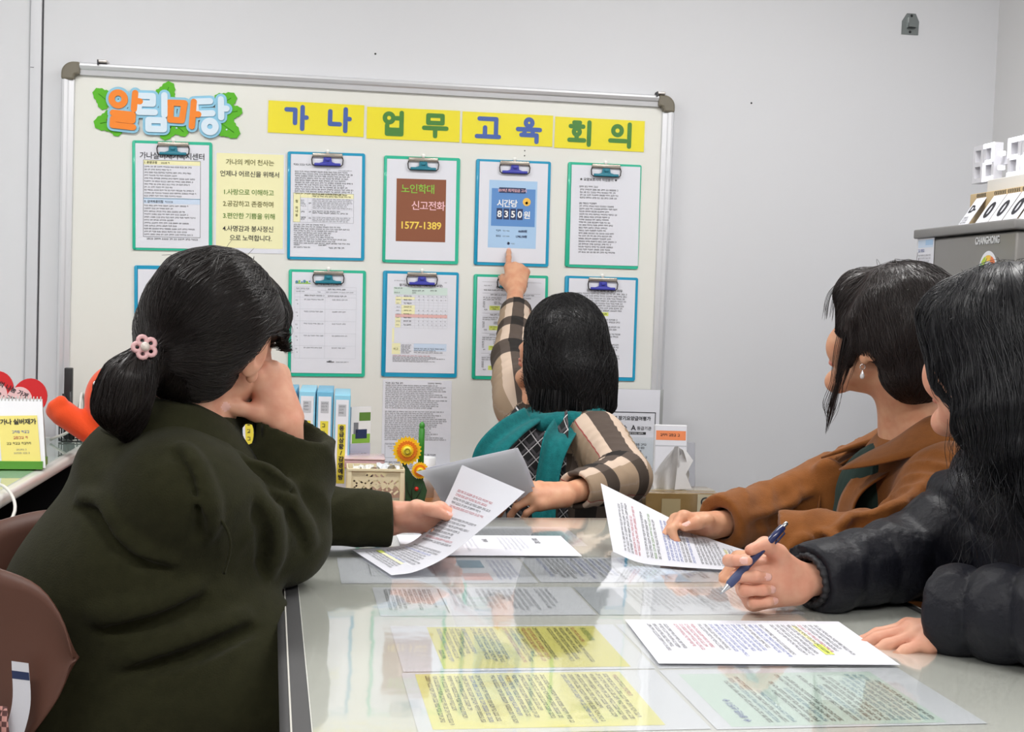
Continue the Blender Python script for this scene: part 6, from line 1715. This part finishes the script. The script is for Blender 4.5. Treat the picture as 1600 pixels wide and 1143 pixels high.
    cloth_strip('scarf_end', [A3(.425, 3.060, .900), A3(.355, 2.985, .868), A3(.300, 2.935, .815), A3(.290, 2.92, .74), A3(.30, 2.91, .66)], [A3(.470, 3.03, .882), A3(.408, 2.955, .850), A3(.356, 2.910, .795), A3(.345, 2.895, .73), A3(.35, 2.89, .66)], .016, M_teal, so_, 44, 12, bulge=-.016, waves=(1.5, .004, .4))
    cloth_strip('scarf_end', [A3(.492, 3.01, .880), A3(.457, 2.935, .850), A3(.442, 2.905, .795), A3(.428, 2.885, .70), A3(.43, 2.87, .64)], [A3(.556, 3.00, .872), A3(.520, 2.925, .840), A3(.494, 2.895, .785), A3(.482, 2.878, .70), A3(.48, 2.865, .64)], .016, M_teal, so_, 44, 12, bulge=-.016, waves=(1.5, .004, 1.4))
    lower_clothes(J, o)
    return o

# ---------------------------------------------------------------- woman in the brown coat
def woman_in_brown():
    R = rot_axes(-38, 13, 1); H_t = A3(.939, 2.150, 1.114); s = 1.05
    J = dict(neck=A3(1.000, 2.165, .940), chest=A3(1.01, 2.17, .80), pelvis=A3(1.08, 2.17, .52),
             shR=A3(1.040, 2.325, .865), elR=A3(.870, 2.350, .790), wrR=A3(.655, 2.205, .775),
             shL=A3(.985, 1.995, .865), elL=A3(.900, 1.890, .792), wrL=A3(.700, 1.950, .770),
             knR=A3(.66, 2.24, .53), knL=A3(.66, 2.04, .53), anR=A3(.70, 2.24, .10), anL=A3(.70, 2.05, .10), toeR=A3(.56, 2.25, .03), toeL=A3(.56, 2.05, .03))
    b = Blob(); H = add_head(b, R, H_t, s, 1.28); skin_body(b, H, J)
    h1 = add_hand(b, J['wrR'], (-.96, -.28, .06), (.05, .55, .78), False, [(40, 60, 35), (48, 66, 36), (54, 70, 38), (60, 72, 40)], (0.06, 0.02, -.04, -.10), [(.040, .046, -.010), (.048, .072, -.018), (.042, .096, -.024)], 0.95)
    h2 = add_hand(b, J['wrL'], (-.97, -.05, -.10), (0, 0, 1), True, [(50, 60, 30)] * 4, (0.05, 0, -.04, -.1), [(.036, .04, -.016), (.036, .064, -.026), (.022, .08, -.03)], 0.9)
    o = person_skin('person', b, 'woman in a camel brown coat looking towards the whiteboard, seen from behind her shoulder', SKIN_B, H, h1['nails'] + h2['nails'])
    hb = Blob(); hb.frame(R * s, H_t)
    def he(c, r, k=.02, op='u'): hb.ell(c, A3(*r) * s, R=np.eye(3) / s, k=k, op=op)
    he((0, -.018, .044), (.088, .105, .088)); he((.0, -.054, -.012), (.078, .062, .080), .03); he((-.072, -.016, .022), (.019, .064, .056), .02); he((.072, -.014, .012), (.020, .064, .064), .02)
    he((-.002, .074, .060), (.064, .032, .040), .02); hb.rc((-.050, .072, .055), (-.074, .050, .000), .018 * s, .011 * s, .015); hb.rc((.05, .07, .055), (.074, .045, -.02), .018 * s, .010 * s, .015)
    hb.rc((-.076, .030, .02), (-.076, .024, -.048), .014 * s, .006 * s, .012)
    hb.frame(); hb.disp = lambda P: .0014 * noise3(P, 90, 9); hb.margin = .003
    V, Q = biggest(*hb.mesh(.0035))
    W = H['W']; part = W((.01, .02, .135)); nape = W((0, -.11, -.10))
    def flow(P):
        q = (P - H_t) @ R / s; d = np.zeros_like(P)
        loc = np.stack([q[:, 0] * 1.2, -.35 - np.clip(q[:, 1] * 2, -1, .3) * .2, -.55 - 3 * np.clip(.06 - q[:, 2], 0, .2)], 1)
        fr = q[:, 1] > .04; loc[fr] = np.stack([q[fr, 0] * 4, np.full(fr.sum(), .25), np.full(fr.sum(), -.75)], 1)
        return loc @ R.T
    sd = V[RNG.choice(len(V), 3400)]
    P = comb_hair(hb, sd, flow, 13, .0085, .0028, RNG)
    ev, ef = ribbons(P, RNG.uniform(.0003, .0005, len(P)))
    loose = []
    for k in range(70):     # long lock falling in front of the ear
        j = RNG.normal(size=3) * .004
        loose.append(spline([W(A3(-.072, .046, .03) + j), W(A3(-.082, .036, -.03) + j * 1.3), W(A3(-.082, .030, -.085) + j * 1.1), W(A3(-.074, .034, -.125) + j * 1.4), W(A3(-.066, .036, -.165 + RNG.uniform(-.01, .03)) + j * .5)], 20))
    for k in range(50):
        j = RNG.normal(size=3) * .005
        loose.append(spline([W(A3(-.078, .020, .0) + j), W(A3(-.081, .022, -.04) + j), W(A3(-.078, .026, -.085 + RNG.uniform(-.01, .02)) + j)], 20))
    for k in range(60):     # wispy fringe
        x = RNG.uniform(-.05, .05); loose.append(spline([W((x, .094, .075)), W((x * 1.15, .108, .045)), W((x * 1.2, .104, .012 + RNG.uniform(-.012, .012)))], 20))
    for k in range(30):
        q = RNG.normal(size=3); q[2] = abs(q[2]); q = unit(q); a = W(A3(0, -.018, .044) + q * A3(.089, .106, .089)); loose.append(spline([a, a + R @ q * .004 + RNG.normal(size=3) * .005, a + RNG.normal(size=3) * .008 + R @ q * .002], 20))
    lv, lf = ribbons(np.array(loose), np.full(len(loose), .0004))
    ho = solid('hair', V, Q, [hair_mat('hair_dark_brown', (24, 19, 20), (46, 36, 34))], o, extra=(np.concatenate([ev, lv]), np.concatenate([ef, lf + len(ev)]), 0)); ho['label'] = 'dark brown hair with a loose lock by the ear'
    # drop earring
    e0 = W((-.079, -.002, -.043)); mb = MB()
    mb.tube([e0 + A3(.0045 * math.cos(t), -.002, .0045 * math.sin(t) - .005) for t in np.linspace(0, 2 * PI, 12, endpoint=False)], .0008, mat('silver', (214, 214, 214), .15, .95), 6, closed=True)
    mb.lathe([(.0001, .008), (.002, .004), (.0042, -.002), (.0034, -.0062), (.0001, -.0078)], mat('crystal', (220, 220, 224), .08, .3, coat=.8), e0 + A3(0, -.002, -.018), 12); mb.build('earring', o)
    # coat
    c = Blob()
    c.rc(A3(1.09, 2.17, .46), A3(1.04, 2.17, .70), .185, .165, .06); c.rc(A3(1.04, 2.17, .70), A3(1.015, 2.17, .83), .165, .125, .06); c.rc(A3(1.035, 2.29, .860), A3(.995, 2.03, .860), .072, .074, .07); c.rc(A3(1.02, 2.17, .86), A3(1.012, 2.168, .915), .085, .070, .04)
    endL = A3(.690, 1.950, .785); endR = A3(.668, 2.214, .778)
    c.rc(J['shL'], J['elL'], .084, .070, .035, fold=(2.6, .006, .8, 1.2)); c.rc(J['elL'], endL + unit(endL - J['elL']) * .04, .066, .056, .03, fold=(2.0, .006, 1.6, 1))
    c.rc(J['shR'], J['elR'], .080, .066, .035, fold=(2.6, .005, .2, 1)); c.rc(J['elR'], endR + unit(endR - J['elR']) * .04, .060, .045, .03, fold=(2.2, .005, 2.2, 1))
    for (p, q, r) in ((A3(.965, 1.925, .84), A3(.83, 1.86, .81), .020), (A3(1.0, 1.93, .81), A3(.87, 1.85, .765), .018), (A3(.90, 2.01, .83), A3(.80, 1.94, .81), .018), (A3(.90, 2.33, .86), A3(.80, 2.28, .83), .02), (A3(.88, 2.27, .87), A3(.89, 2.24, .76), .020)):
        c.rc(p, q, r, r * .55, .035)
    cuff_cut(c, endL, endL - J['elL'], .044, .06); cuff_cut(c, endR, endR - J['elR'], .033, .05)
    for (q, r) in ((((.874, 1.90, .930), (.805, 1.88, .880), (.745, 1.88, .835)), .010), (((.898, 1.86, .915), (.84, 1.84, .862), (.771, 1.85, .822)), .011), (((.725, 1.88, .826), (.741, 1.87, .804), (.733, 1.88, .780)), .008), (((.847, 2.25, .828), (.782, 2.22, .800), (.717, 2.18, .795)), .008), (((.698, 1.88, .812), (.679, 1.88, .790), (.674, 1.89, .770)), .006)):
        fold_line(c, [A3(*x) for x in q], r)
    c.ell(A3(.868, 2.205, .88), (.060, .050, .16), R=rotz(-.25), k=.02, op='s')     # open front
    c.disp = lambda P: -.0042 * ridges(P, 15, 31, 2.0) + .0014 * noise3(P, 40, 6); c.margin = .006
    M_cam = mat('camel_wool', (128, 78, 37), 0.95, spec=0.08, bump=(420, 0.5, 0.0016), sheen=0.15, var=(60, (114, 68, 31), 0.6))
    V, Q = biggest(*c.mesh(.005)); co = solid('coat', V, Q, [M_cam], o); co['label'] = 'camel brown wool coat'
    # knit top in the opening
    k_ = Blob(); k_.rc(A3(.985, 2.175, .70), A3(.975, 2.175, .83), .135, .108, .05); k_.rc(A3(.99, 2.17, .85), A3(1.0, 2.166, .905), .072, .058, .03); k_.disp = lambda P: .001 * np.sin(P[:, 1] * 700)
    k_.margin = .002
    V, Q = k_.mesh(.006); kt = solid('knit_top', V, Q, [mat('bottle_green_knit', (20, 44, 38), .9)], o); kt['label'] = 'dark green knit top'
    N = A3(1.004, 2.167, .938); f = unit(A3(-.96, .18, -.16)); r_ = unit(np.cross(f, [0, 0, 1])); up_ = np.cross(r_, f)
    P = lambda a, rr, z, fw=1.0: N + r_ * rr * math.cos(a) + f * rr * fw * math.sin(a) + up_ * z
    ang = np.linspace(math.radians(58), math.radians(-238), 15)
    A = [P(a, .064, .040 - .05 * max(0, math.sin(a)) ** 1.5) for a in ang]; Bm = [P(a, .090, .040 - .05 * max(0, math.sin(a)), 1.1) for a in ang]; B = [P(a, .150 + .012 * abs(math.sin(2 * a)), .002 - .030 * max(0, math.sin(a)), 1.16) for a in ang]
    cloth_strip('collar', A, B, .008, M_cam, co, 54, 10, mid=Bm)
    cloth_strip('lapel', [A3(.935, 2.255, .905), A3(.878, 2.262, .86), A3(.860, 2.250, .80), A3(.866, 2.235, .70)], [A3(.945, 2.305, .900), A3(.872, 2.310, .86), A3(.858, 2.300, .81), A3(.880, 2.275, .70)], .008, M_cam, co, 34, 8, bulge=.006)
    cloth_strip('lapel', [A3(.925, 2.150, .910), A3(.872, 2.150, .86), A3(.853, 2.150, .80), A3(.862, 2.155, .70)], [A3(.935, 2.085, .900), A3(.868, 2.080, .855), A3(.856, 2.085, .80), A3(.880, 2.10, .70)], .008, M_cam, co, 34, 8, bulge=-.006)
    lower_clothes(J, o)
    return o

# ---------------------------------------------------------------- woman in the navy padded jacket
def woman_in_navy():
    R = rot_axes(-27, 4, 0); H_t = A3(.916, 1.720, 1.098); s = 1.05
    J = dict(neck=A3(.975, 1.690, .955), chest=A3(1.01, 1.67, .82), pelvis=A3(1.10, 1.66, .52),
             shR=A3(1.000, 1.845, .895), elR=A3(.885, 1.850, .800), wrR=A3(.650, 1.760, .772),
             shL=A3(1.010, 1.490, .895), elL=A3(.950, 1.385, .805), wrL=A3(.815, 1.565, .757),
             knR=A3(.66, 1.76, .53), knL=A3(.66, 1.56, .53), anR=A3(.70, 1.76, .10), anL=A3(.70, 1.56, .10), toeR=A3(.56, 1.77, .03), toeL=A3(.56, 1.56, .03))
    b = Blob(); H = add_head(b, R, H_t, s, 1.25); skin_body(b, H, J)
    h1 = add_hand(b, J['wrR'], (-.985, -.10, .02), (.10, .90, -.20), False, [(34, 62, 26), (58, 86, 48), (66, 90, 52), (70, 88, 52)], (0.10, 0.02, -.04, -.10), [(.040, .044, -.022), (.052, .070, -.036), (.044, .096, -.044)], 0.98)
    h2 = add_hand(b, J['wrL'], (-.96, .10, -.14), (-.12, -.05, 1), True, [(8, 14, 10), (8, 16, 10), (10, 16, 10), (10, 18, 12)], (0.08, 0.02, -.05, -.12), [(.036, .040, -.008), (.044, .066, -.010), (.046, .088, -.012)], 0.95)
    o = person_skin('person', b, 'woman in a navy padded jacket with long wavy hair, holding a pen', SKIN_A, H, h1['nails'] + h2['nails'])
    W = H['W']
    hb = Blob(); hb.frame(R * s, H_t)
    def he(c, r, k=.02, op='u'): hb.ell(c, A3(*r) * s, R=np.eye(3) / s, k=k, op=op)
    he((0, -.016, .040), (.094, .112, .094)); he((-.008, -.060, -.040), (.100, .080, .11), .04); he((-.074, -.006, .012), (.022, .066, .070), .025); he((.076, .0, -.005), (.026, .075, .09), .025)
    he((-.006, .070, .050), (.066, .034, .046), .025); hb.rc((-.056, .072, .05), (-.080, .030, -.045), .020 * s, .012 * s, .02)
    he((-.024, .128, -.066), (.136, .118, .088), .012, op='s')
    hb.frame()
    hb.rc(W((-.05, -.06, -.07)), A3(.990, 1.575, .885), .064, .056, .04); hb.rc(W((0, -.08, -.08)), A3(1.06, 1.62, .86), .085, .070, .05); hb.rc(W((.06, -.04, -.08)), A3(1.02, 1.76, .88), .065, .045, .04)
    hb.rc(W((-.080, -.030, -.03)), A3(.955, 1.590, .965), .026, .022, .02); hb.rc(A3(.955, 1.590, .965), A3(.955, 1.575, .895), .024, .012, .02)
    hb.disp = lambda P: .004 * np.sin(P[:, 2] * 85 + 3 * noise3(P, 14, 2)) * np.clip((1.08 - P[:, 2]) / .08, 0, 1) + .0016 * noise3(P, 80, 3); hb.margin = .007
    V, Q = biggest(*hb.mesh(.004))
    part = W((.02, .03, .14))
    def flow(P):
        d = P - part; q = (P - H_t) @ R / s
        d = d / (np.linalg.norm(d, axis=1)[:, None] + 1e-6); d[:, 2] = -.55 - np.clip(.05 - q[:, 2], 0, .1) * 8
        low = np.clip((1.06 - P[:, 2]) / .05, 0, 1)[:, None]; w = np.sin(P[:, 2:3] * 75 + P[:, 0:1] * 40) * .55 * low
        d[:, :2] = d[:, :2] * (1 - low) + w * A3(.7, .7)[None]; d[:, 2] -= low[:, 0] * .4
        return d
    sd = V[RNG.choice(len(V), 4600)]
    P = comb_hair(hb, sd, flow, 16, .0095, .006, RNG, .16)
    ev, ef = ribbons(P, RNG.uniform(.0003, .0005, len(P)))
    loose = []
    for k in range(240):    # wavy ends over cheek and shoulder
        a = W(A3(-.086 + RNG.uniform(-.012, .012), -.034 + RNG.uniform(-.04, .04), -.03 + RNG.uniform(-.05, .05)))
        L = RNG.uniform(.10, .24); ph = RNG.uniform(0, 6.28); am = RNG.uniform(.004, .016); dr = A3(RNG.uniform(-.10, .22), RNG.uniform(-.28, .10), -1.0)
        t = np.linspace(0, 1, 20)[:, None]
        loose.append(a + dr * L * t + am * t * np.concatenate([np.sin(ph + t * 11), np.cos(ph * 1.7 + t * 9), .3 * np.sin(t * 14 + ph)], 1))
    for k in range(60):
        q = RNG.normal(size=3); q[2] = abs(q[2]); q = unit(q); a = W(A3(0, -.016, .040) + q * A3(.095, .113, .095)); loose.append(spline([a, a + R @ q * .005 + RNG.normal(size=3) * .005, a + RNG.normal(size=3) * .008 + R @ q * .002], 20))
    lv, lf = ribbons(np.array(loose), np.full(len(loose), .0004))
    ho = solid('hair', V, Q, [hair_mat('hair_blue_black', (15, 15, 19), (28, 28, 34))], o, extra=(np.concatenate([ev, lv]), np.concatenate([ef, lf + len(ev)]), 0)); ho['label'] = 'long wavy black hair'
    # padded jacket
    c = Blob(); qv = (.052, .012, .2)
    c.rc(A3(1.10, 1.66, .44), A3(1.06, 1.665, .70), .19, .175, .05, quilt=(.075, .010, 0)); c.rc(A3(1.06, 1.665, .70), A3(1.02, 1.67, .86), .175, .135, .05, quilt=(.075, .010, .4)); c.rc(A3(1.02, 1.80, .885), A3(1.025, 1.53, .885), .085, .088, .06); c.rc(A3(1.0, 1.675, .88), A3(.985, 1.685, .965), .095, .082, .03, quilt=(.05, .008, 0))
    endR = A3(.672, 1.769, .775); endL = A3(.775, 1.573, .778)
    c.rc(J['shR'], J['elR'], .088, .068, .03, quilt=qv); c.rc(J['elR'], endR + unit(endR - J['elR']) * .03, .063, .049, .025, quilt=(.060, .006, .1))
    c.rc(J['shL'], J['elL'], .092, .076, .03, quilt=qv); c.rc(J['elL'], endL + unit(endL - J['elL']) * .03, .072, .054, .025, quilt=(.058, .012, .3))
    cuff_cut(c, endR, endR - J['elR'], .026, .015); cuff_cut(c, endL, endL - J['elL'], .034, .04, .095, .008)
    c.disp = lambda P: -.0040 * ridges(P, 38, 41, 2.2) - .0026 * ridges(P, 85, 42, 2.0); c.margin = .006
    M_nv = mat('navy_nylon', (17, 18, 26), 0.5, spec=0.25, bump=(90, 0.45, 0.004))
    V, Q = biggest(*c.mesh(.005)); co = solid('jacket', V, Q, [M_nv], o); co['label'] = 'navy padded jacket'
    N = A3(.985, 1.682, .985); f = unit(A3(-.94, .15, -.05)); r_ = unit(np.cross(f, [0, 0, 1])); up_ = np.cross(r_, f)
    Pp = lambda a, rr, z: N + r_ * rr * math.cos(a) + f * rr * math.sin(a) + up_ * z
    ang = np.linspace(math.radians(70), math.radians(-250), 15)
    cloth_strip('collar', [Pp(a, .075, .030) for a in ang], [Pp(a, .098, -.045) for a in ang], .018, M_nv, co, 50, 8, bulge=.008)
    cb_ = Blob(); d = unit(endR - J['elR'])
    cb_.rc(endR - d * .004, endR + d * .014, .0400, .0385, .006); cb_.rc(endR - d * .06, endR + d * .05, .030, .030, .004, 's'); cuff_cut(cb_, endR + d * .010, d, .029, .03)
    cb_.disp = lambda P: .0012 * np.sin(np.arctan2(P[:, 2] - endR[2], P[:, 1] - endR[1]) * 22); cb_.margin = .002
    V, Q = biggest(*cb_.mesh(.003)); solid('cuff', V, Q, [mat('cuff_elastic', (20, 20, 26), .6)], co)
    lower_clothes(J, o)
    return o, h1

olive = woman_in_olive()
pointer = woman_pointing()
brown = woman_in_brown()
navy, navy_hand = woman_in_navy()

# pen in the hand of the woman in navy
p0, p1 = A3(.517, 1.706, .766), A3(.600, 1.728, .846)
ax = unit(p1 - p0); L = .142; p1 = p0 + ax * L
e = empty('ballpoint_pen', 'dark blue ballpoint pen with a grip and silver tip held above the table', 'pen', tuple(p0))
u = unit(np.cross(ax, [0, 0, 1])); v = np.cross(ax, u); Rp = np.stack([u, v, ax], 1)
def pen_part(name, prof, m):
    mb = MB(); mb.lathe(prof, m, n=18); V = np.concatenate(mb.v) @ Rp.T; mb.v = [V]; return mb.build(name, e)
pen_part('tip', [(.0004, 0), (.0012, .002), (.0016, .004), (.0042, .016), (.0046, .018)], mat('pen_silver', (200, 202, 206), .15, .9))
pen_part('grip', [(.0046, .017), (.0058, .020), (.0062, .034), (.0060, .050), (.0055, .056)], mat('pen_grip_blue', (62, 72, 112), .5))
pen_part('barrel', [(.0054, .056), (.0056, .062), (.0054, .110), (.0050, .132), (.0001, .1335)], mat('pen_barrel_navy', (36, 44, 86), .2, coat=.6))
pen_part('button', [(.0030, .132), (.0030, .140), (.0001, .142)], mat('pen_silver', (200, 202, 206), .15, .9))
mb = MB(); mb.tube([ax * .128 + v * .0052, ax * .128 + v * .0088, ax * .112 + v * .0092, ax * .094 + v * .0076], .0014, mat('pen_barrel_navy', (36, 44, 86)), 8); mb.build('clip', e)
# ================================================================ chairs, wheelchair, plush toy
M_shell = mat('chair_brown_shell', (104, 70, 58), 0.45, spec=.4, var=(5.0, (92, 62, 52), .5)); M_cleg = mat('chair_leg_steel', (96, 96, 98), 0.3, .8)
def shell_chair(loc, rz, label, marks=False):
    """facing +x in its own space"""
    e = empty('shell_chair', label, 'chair', (loc[0], loc[1], 0), (0, 0, rz), 'brown shell chairs at the table')
    top = [(.047, .238, .705), (.030, .232, .755), (-.005, .222, .793), (-.075, .198, .812), (-.140, .11, .806), (-.152, 0, .806), (-.140, -.11, .808), (-.075, -.198, .812), (-.005, -.222, .793), (.030, -.232, .755), (.047, -.238, .705)]
    bot = [(.046, .238, .698), (.028, .234, .650), (-.012, .228, .590), (-.065, .190, .500), (-.112, .11, .464), (-.125, 0, .456), (-.112, -.11, .464), (-.065, -.190, .500), (-.012, -.228, .590), (.028, -.234, .650), (.046, -.238, .698)]
    o = cloth_strip('backrest', top, bot, .012, M_shell, e, 60, 12, bulge=.012)
    b = Blob(); b.ell((.06, 0, .455), (.225, .225, .030)); b.ell((.06, 0, .510), (.20, .20, .05), k=.02, op='s'); V, Q = b.mesh(.007); solid('seat', V, Q, [M_shell], e)
    for sx in (-1, 1):
        for sy in (-1, 1):
            mb = MB(); mb.tube([(.06 + .12 * sx, .12 * sy, .44), (.06 + .19 * sx, .19 * sy, .01)], .011, M_cleg, 10); l = mb.build('leg', e)
            mb = MB(); mb.lathe([(.013, 0), (.013, .018), (.010, .020)], mat('rubber_foot', (40, 40, 40)), (.06 + .19 * sx, .19 * sy, 0), 12); mb.build('foot_cap', l)
    if marks:
        mb = MB()
        pgm = Page(26, 128, 3); pgm.rect(0, 14, 26, 12, 'nv', 1)
        pgm.build('sticker', ruled_map([(-.025, -.236, .700), (-.022, -.242, .65), (-.035, -.240, .60)], [(-.003, -.246, .700), (.001, -.250, .65), (-.010, -.248, .60)], 26, 128), e, nx=1, ny=12)
        M_gh = bpy.data.materials.new('pink_gingham'); M_gh.use_nodes = True; nt = M_gh.node_tree; ck = nt.nodes.new('ShaderNodeTexChecker'); ck.inputs['Scale'].default_value = 160
        ck.inputs['Color1'].default_value = rgb(206, 150, 142); ck.inputs['Color2'].default_value = rgb(96, 60, 58); tc = nt.nodes.new('ShaderNodeTexCoord'); nt.links.new(tc.outputs['Object'], ck.inputs['Vector']); nt.links.new(ck.outputs['Color'], nt.nodes['Principled BSDF'].inputs['Base Color'])
        for k, dx in enumerate((-.052, -.036)):
            A = [(dx, -.246, .668 - .02 * k), (dx + .004, -.252, .62), (dx + .012, -.250, .57)]; B = [(x + .010, y - .003, z) for (x, y, z) in A]
            cloth_strip('cushion_tie', A, B, .003, M_gh, e, 20, 4)
    return e
shell_chair((-.365, 1.85), 0, 'brown shell chair carrying the woman in olive, its back edge showing beside her', True)
shell_chair((1.09, 2.17), PI, 'brown shell chair under the woman in the camel brown coat')
shell_chair((1.11, 1.66), PI, 'brown shell chair under the woman in the navy padded jacket')
st = empty('stool', 'low round stool under the pointing woman with the teal scarf', 'stool', (.57, 3.02, 0))
mb = MB(); mb.lathe([(.0001, .41), (.16, .41), (.17, .425), (.165, .45), (.0001, .455)], mat('stool_seat_black', (30, 30, 32), .6), n=30); mb.build('seat', st)
for k in range(4):
    t = PI / 4 + k * PI / 2; mb = MB(); mb.tube([(.12 * math.cos(t), .12 * math.sin(t), .41), (.17 * math.cos(t), .17 * math.sin(t), .005)], .011, M_cleg, 10); mb.build('leg', st)

# folded wheelchair parked between the desk and the chair
wc = empty('wheelchair', 'dark wheelchair with spoked wheels parked behind the woman in olive', 'wheelchair', (-.535, 2.42, 0))
M_tyre = mat('tyre_grey', (58, 58, 60), .7); M_wmet = mat('wheel_metal', (150, 150, 152), .3, .8)
for sx in (0.0, .20):
    w = None
    mb = MB(); mb.tube([(sx, .29 * math.cos(t), .305 + .29 * math.sin(t)) for t in np.linspace(0, 2 * PI, 48, endpoint=False)], .016, M_tyre, 10, closed=True); w = mb.build('wheel', wc)
    mb = MB(); mb.tube([(sx - .04 * (1 if sx == 0 else -1), .25 * math.cos(t), .305 + .25 * math.sin(t)) for t in np.linspace(0, 2 * PI, 40, endpoint=False)], .008, M_wmet, 8, closed=True); mb.build('push_rim', w)
    mb = MB()
    for k in range(18):
        t = 2 * PI * k / 18; mb.tube([(sx + (.012 if k % 2 else -.012), .02 * math.cos(t), .305 + .02 * math.sin(t)), (sx, .275 * math.cos(t + .12), .305 + .275 * math.sin(t + .12))], .0013, M_wmet, 5)
    mb.build('spokes', w)
    mb = MB(); mb.lathe([(.0001, -.03), (.022, -.028), (.022, .028), (.0001, .03)], M_wmet, (sx, 0, .305), 16, 'x'); mb.build('hub', w)
    x = sx + (.03 if sx == 0 else -.03)
    mb = MB(); mb.tube(spline([(x, -.30, .12), (x, -.28, .46), (x, .18, .48), (x, .20, .70), (x, .22, .80), (x, .30, .81)], 40), .011, mat('wheelchair_frame_dark', (36, 37, 40), .35, .5), 10); mb.build('frame_tube', wc)
    mb = MB(); mb.tube([(x, .27, .81), (x, .36, .81)], .016, mat('blue_grip', (40, 70, 150), .4), 10); mb.build('grip', wc)
    mb = MB(); mb.tube([(x + .0, -.33 + .06 * math.cos(t), .075 + .065 * math.sin(t)) for t in np.linspace(0, 2 * PI, 24, endpoint=False)], .010, M_tyre, 8, closed=True); mb.tube([(x, -.33, .075), (x, -.30, .14)], .008, M_wmet, 6); mb.build('caster', wc)
mb = MB(); mb.box((.10, -.06, .485), (.15, .36, .012), mat('wheelchair_seat', (26, 26, 30), .7)); mb.box((.10, .19, .64), (.15, .012, .30), mat('wheelchair_seat', (26, 26, 30), .7)); mb.build('seat_sling', wc)

# orange plush toy on the cabinet
b = Blob(); cx, cy = -.578, 3.425
b.ell((cx, cy, .868), (.080, .074, .092)); b.ell((cx + .01, cy + .01, .738), (.066, .056, .084), k=.03)
b.rc((cx - .035, cy - .012, .765), (cx - .125, cy - .035, .833), .030, .033, .02)
for (dx, dy, dz) in ((-.152, -.04, .838), (-.145, -.05, .852), (-.128, -.05, .864)): b.ell((cx + dx, cy + dy, dz), (.015, .013, .015), k=.012)
b.rc((cx + .05, cy, .76), (cx + .13, cy - .01, .72), .028, .030, .02); b.rc((cx - .03, cy - .03, .69), (cx - .05, cy - .10, .682), .032, .028, .02); b.rc((cx + .05, cy - .03, .69), (cx + .07, cy - .10, .682), .032, .028, .02)
V, Q = b.mesh(.004)
pl = solid('plush_toy', V, Q, [mat('plush_orange', (232, 74, 14), .9, bump=(600, .5, .002), sheen=.3)])
tag(pl, 'orange plush toy with a raised arm behind the ponytail of the woman in olive', 'plush toy')
for sx in (-1, 1):
    d = unit(A3(.52 * sx, -.78, .38)); c = A3(cx, cy, .868) + d * A3(.079, .073, .091)
    eb = Blob(); eb.ell(c, (.012, .006, .020), R=rotz(-.5 * sx)); V, Q = eb.mesh(.0022, 6); ey = solid('eye', V, Q, [mat('plush_eye_black', (18, 18, 18), .2)], pl)
    eb = Blob(); eb.ell(c + A3(-.003, -.005, .010), (.005, .004, .007)); V, Q = eb.mesh(.0015, 6); solid('eye_shine', V, Q, [mat('plush_eye_white', (236, 236, 236), .3)], ey)
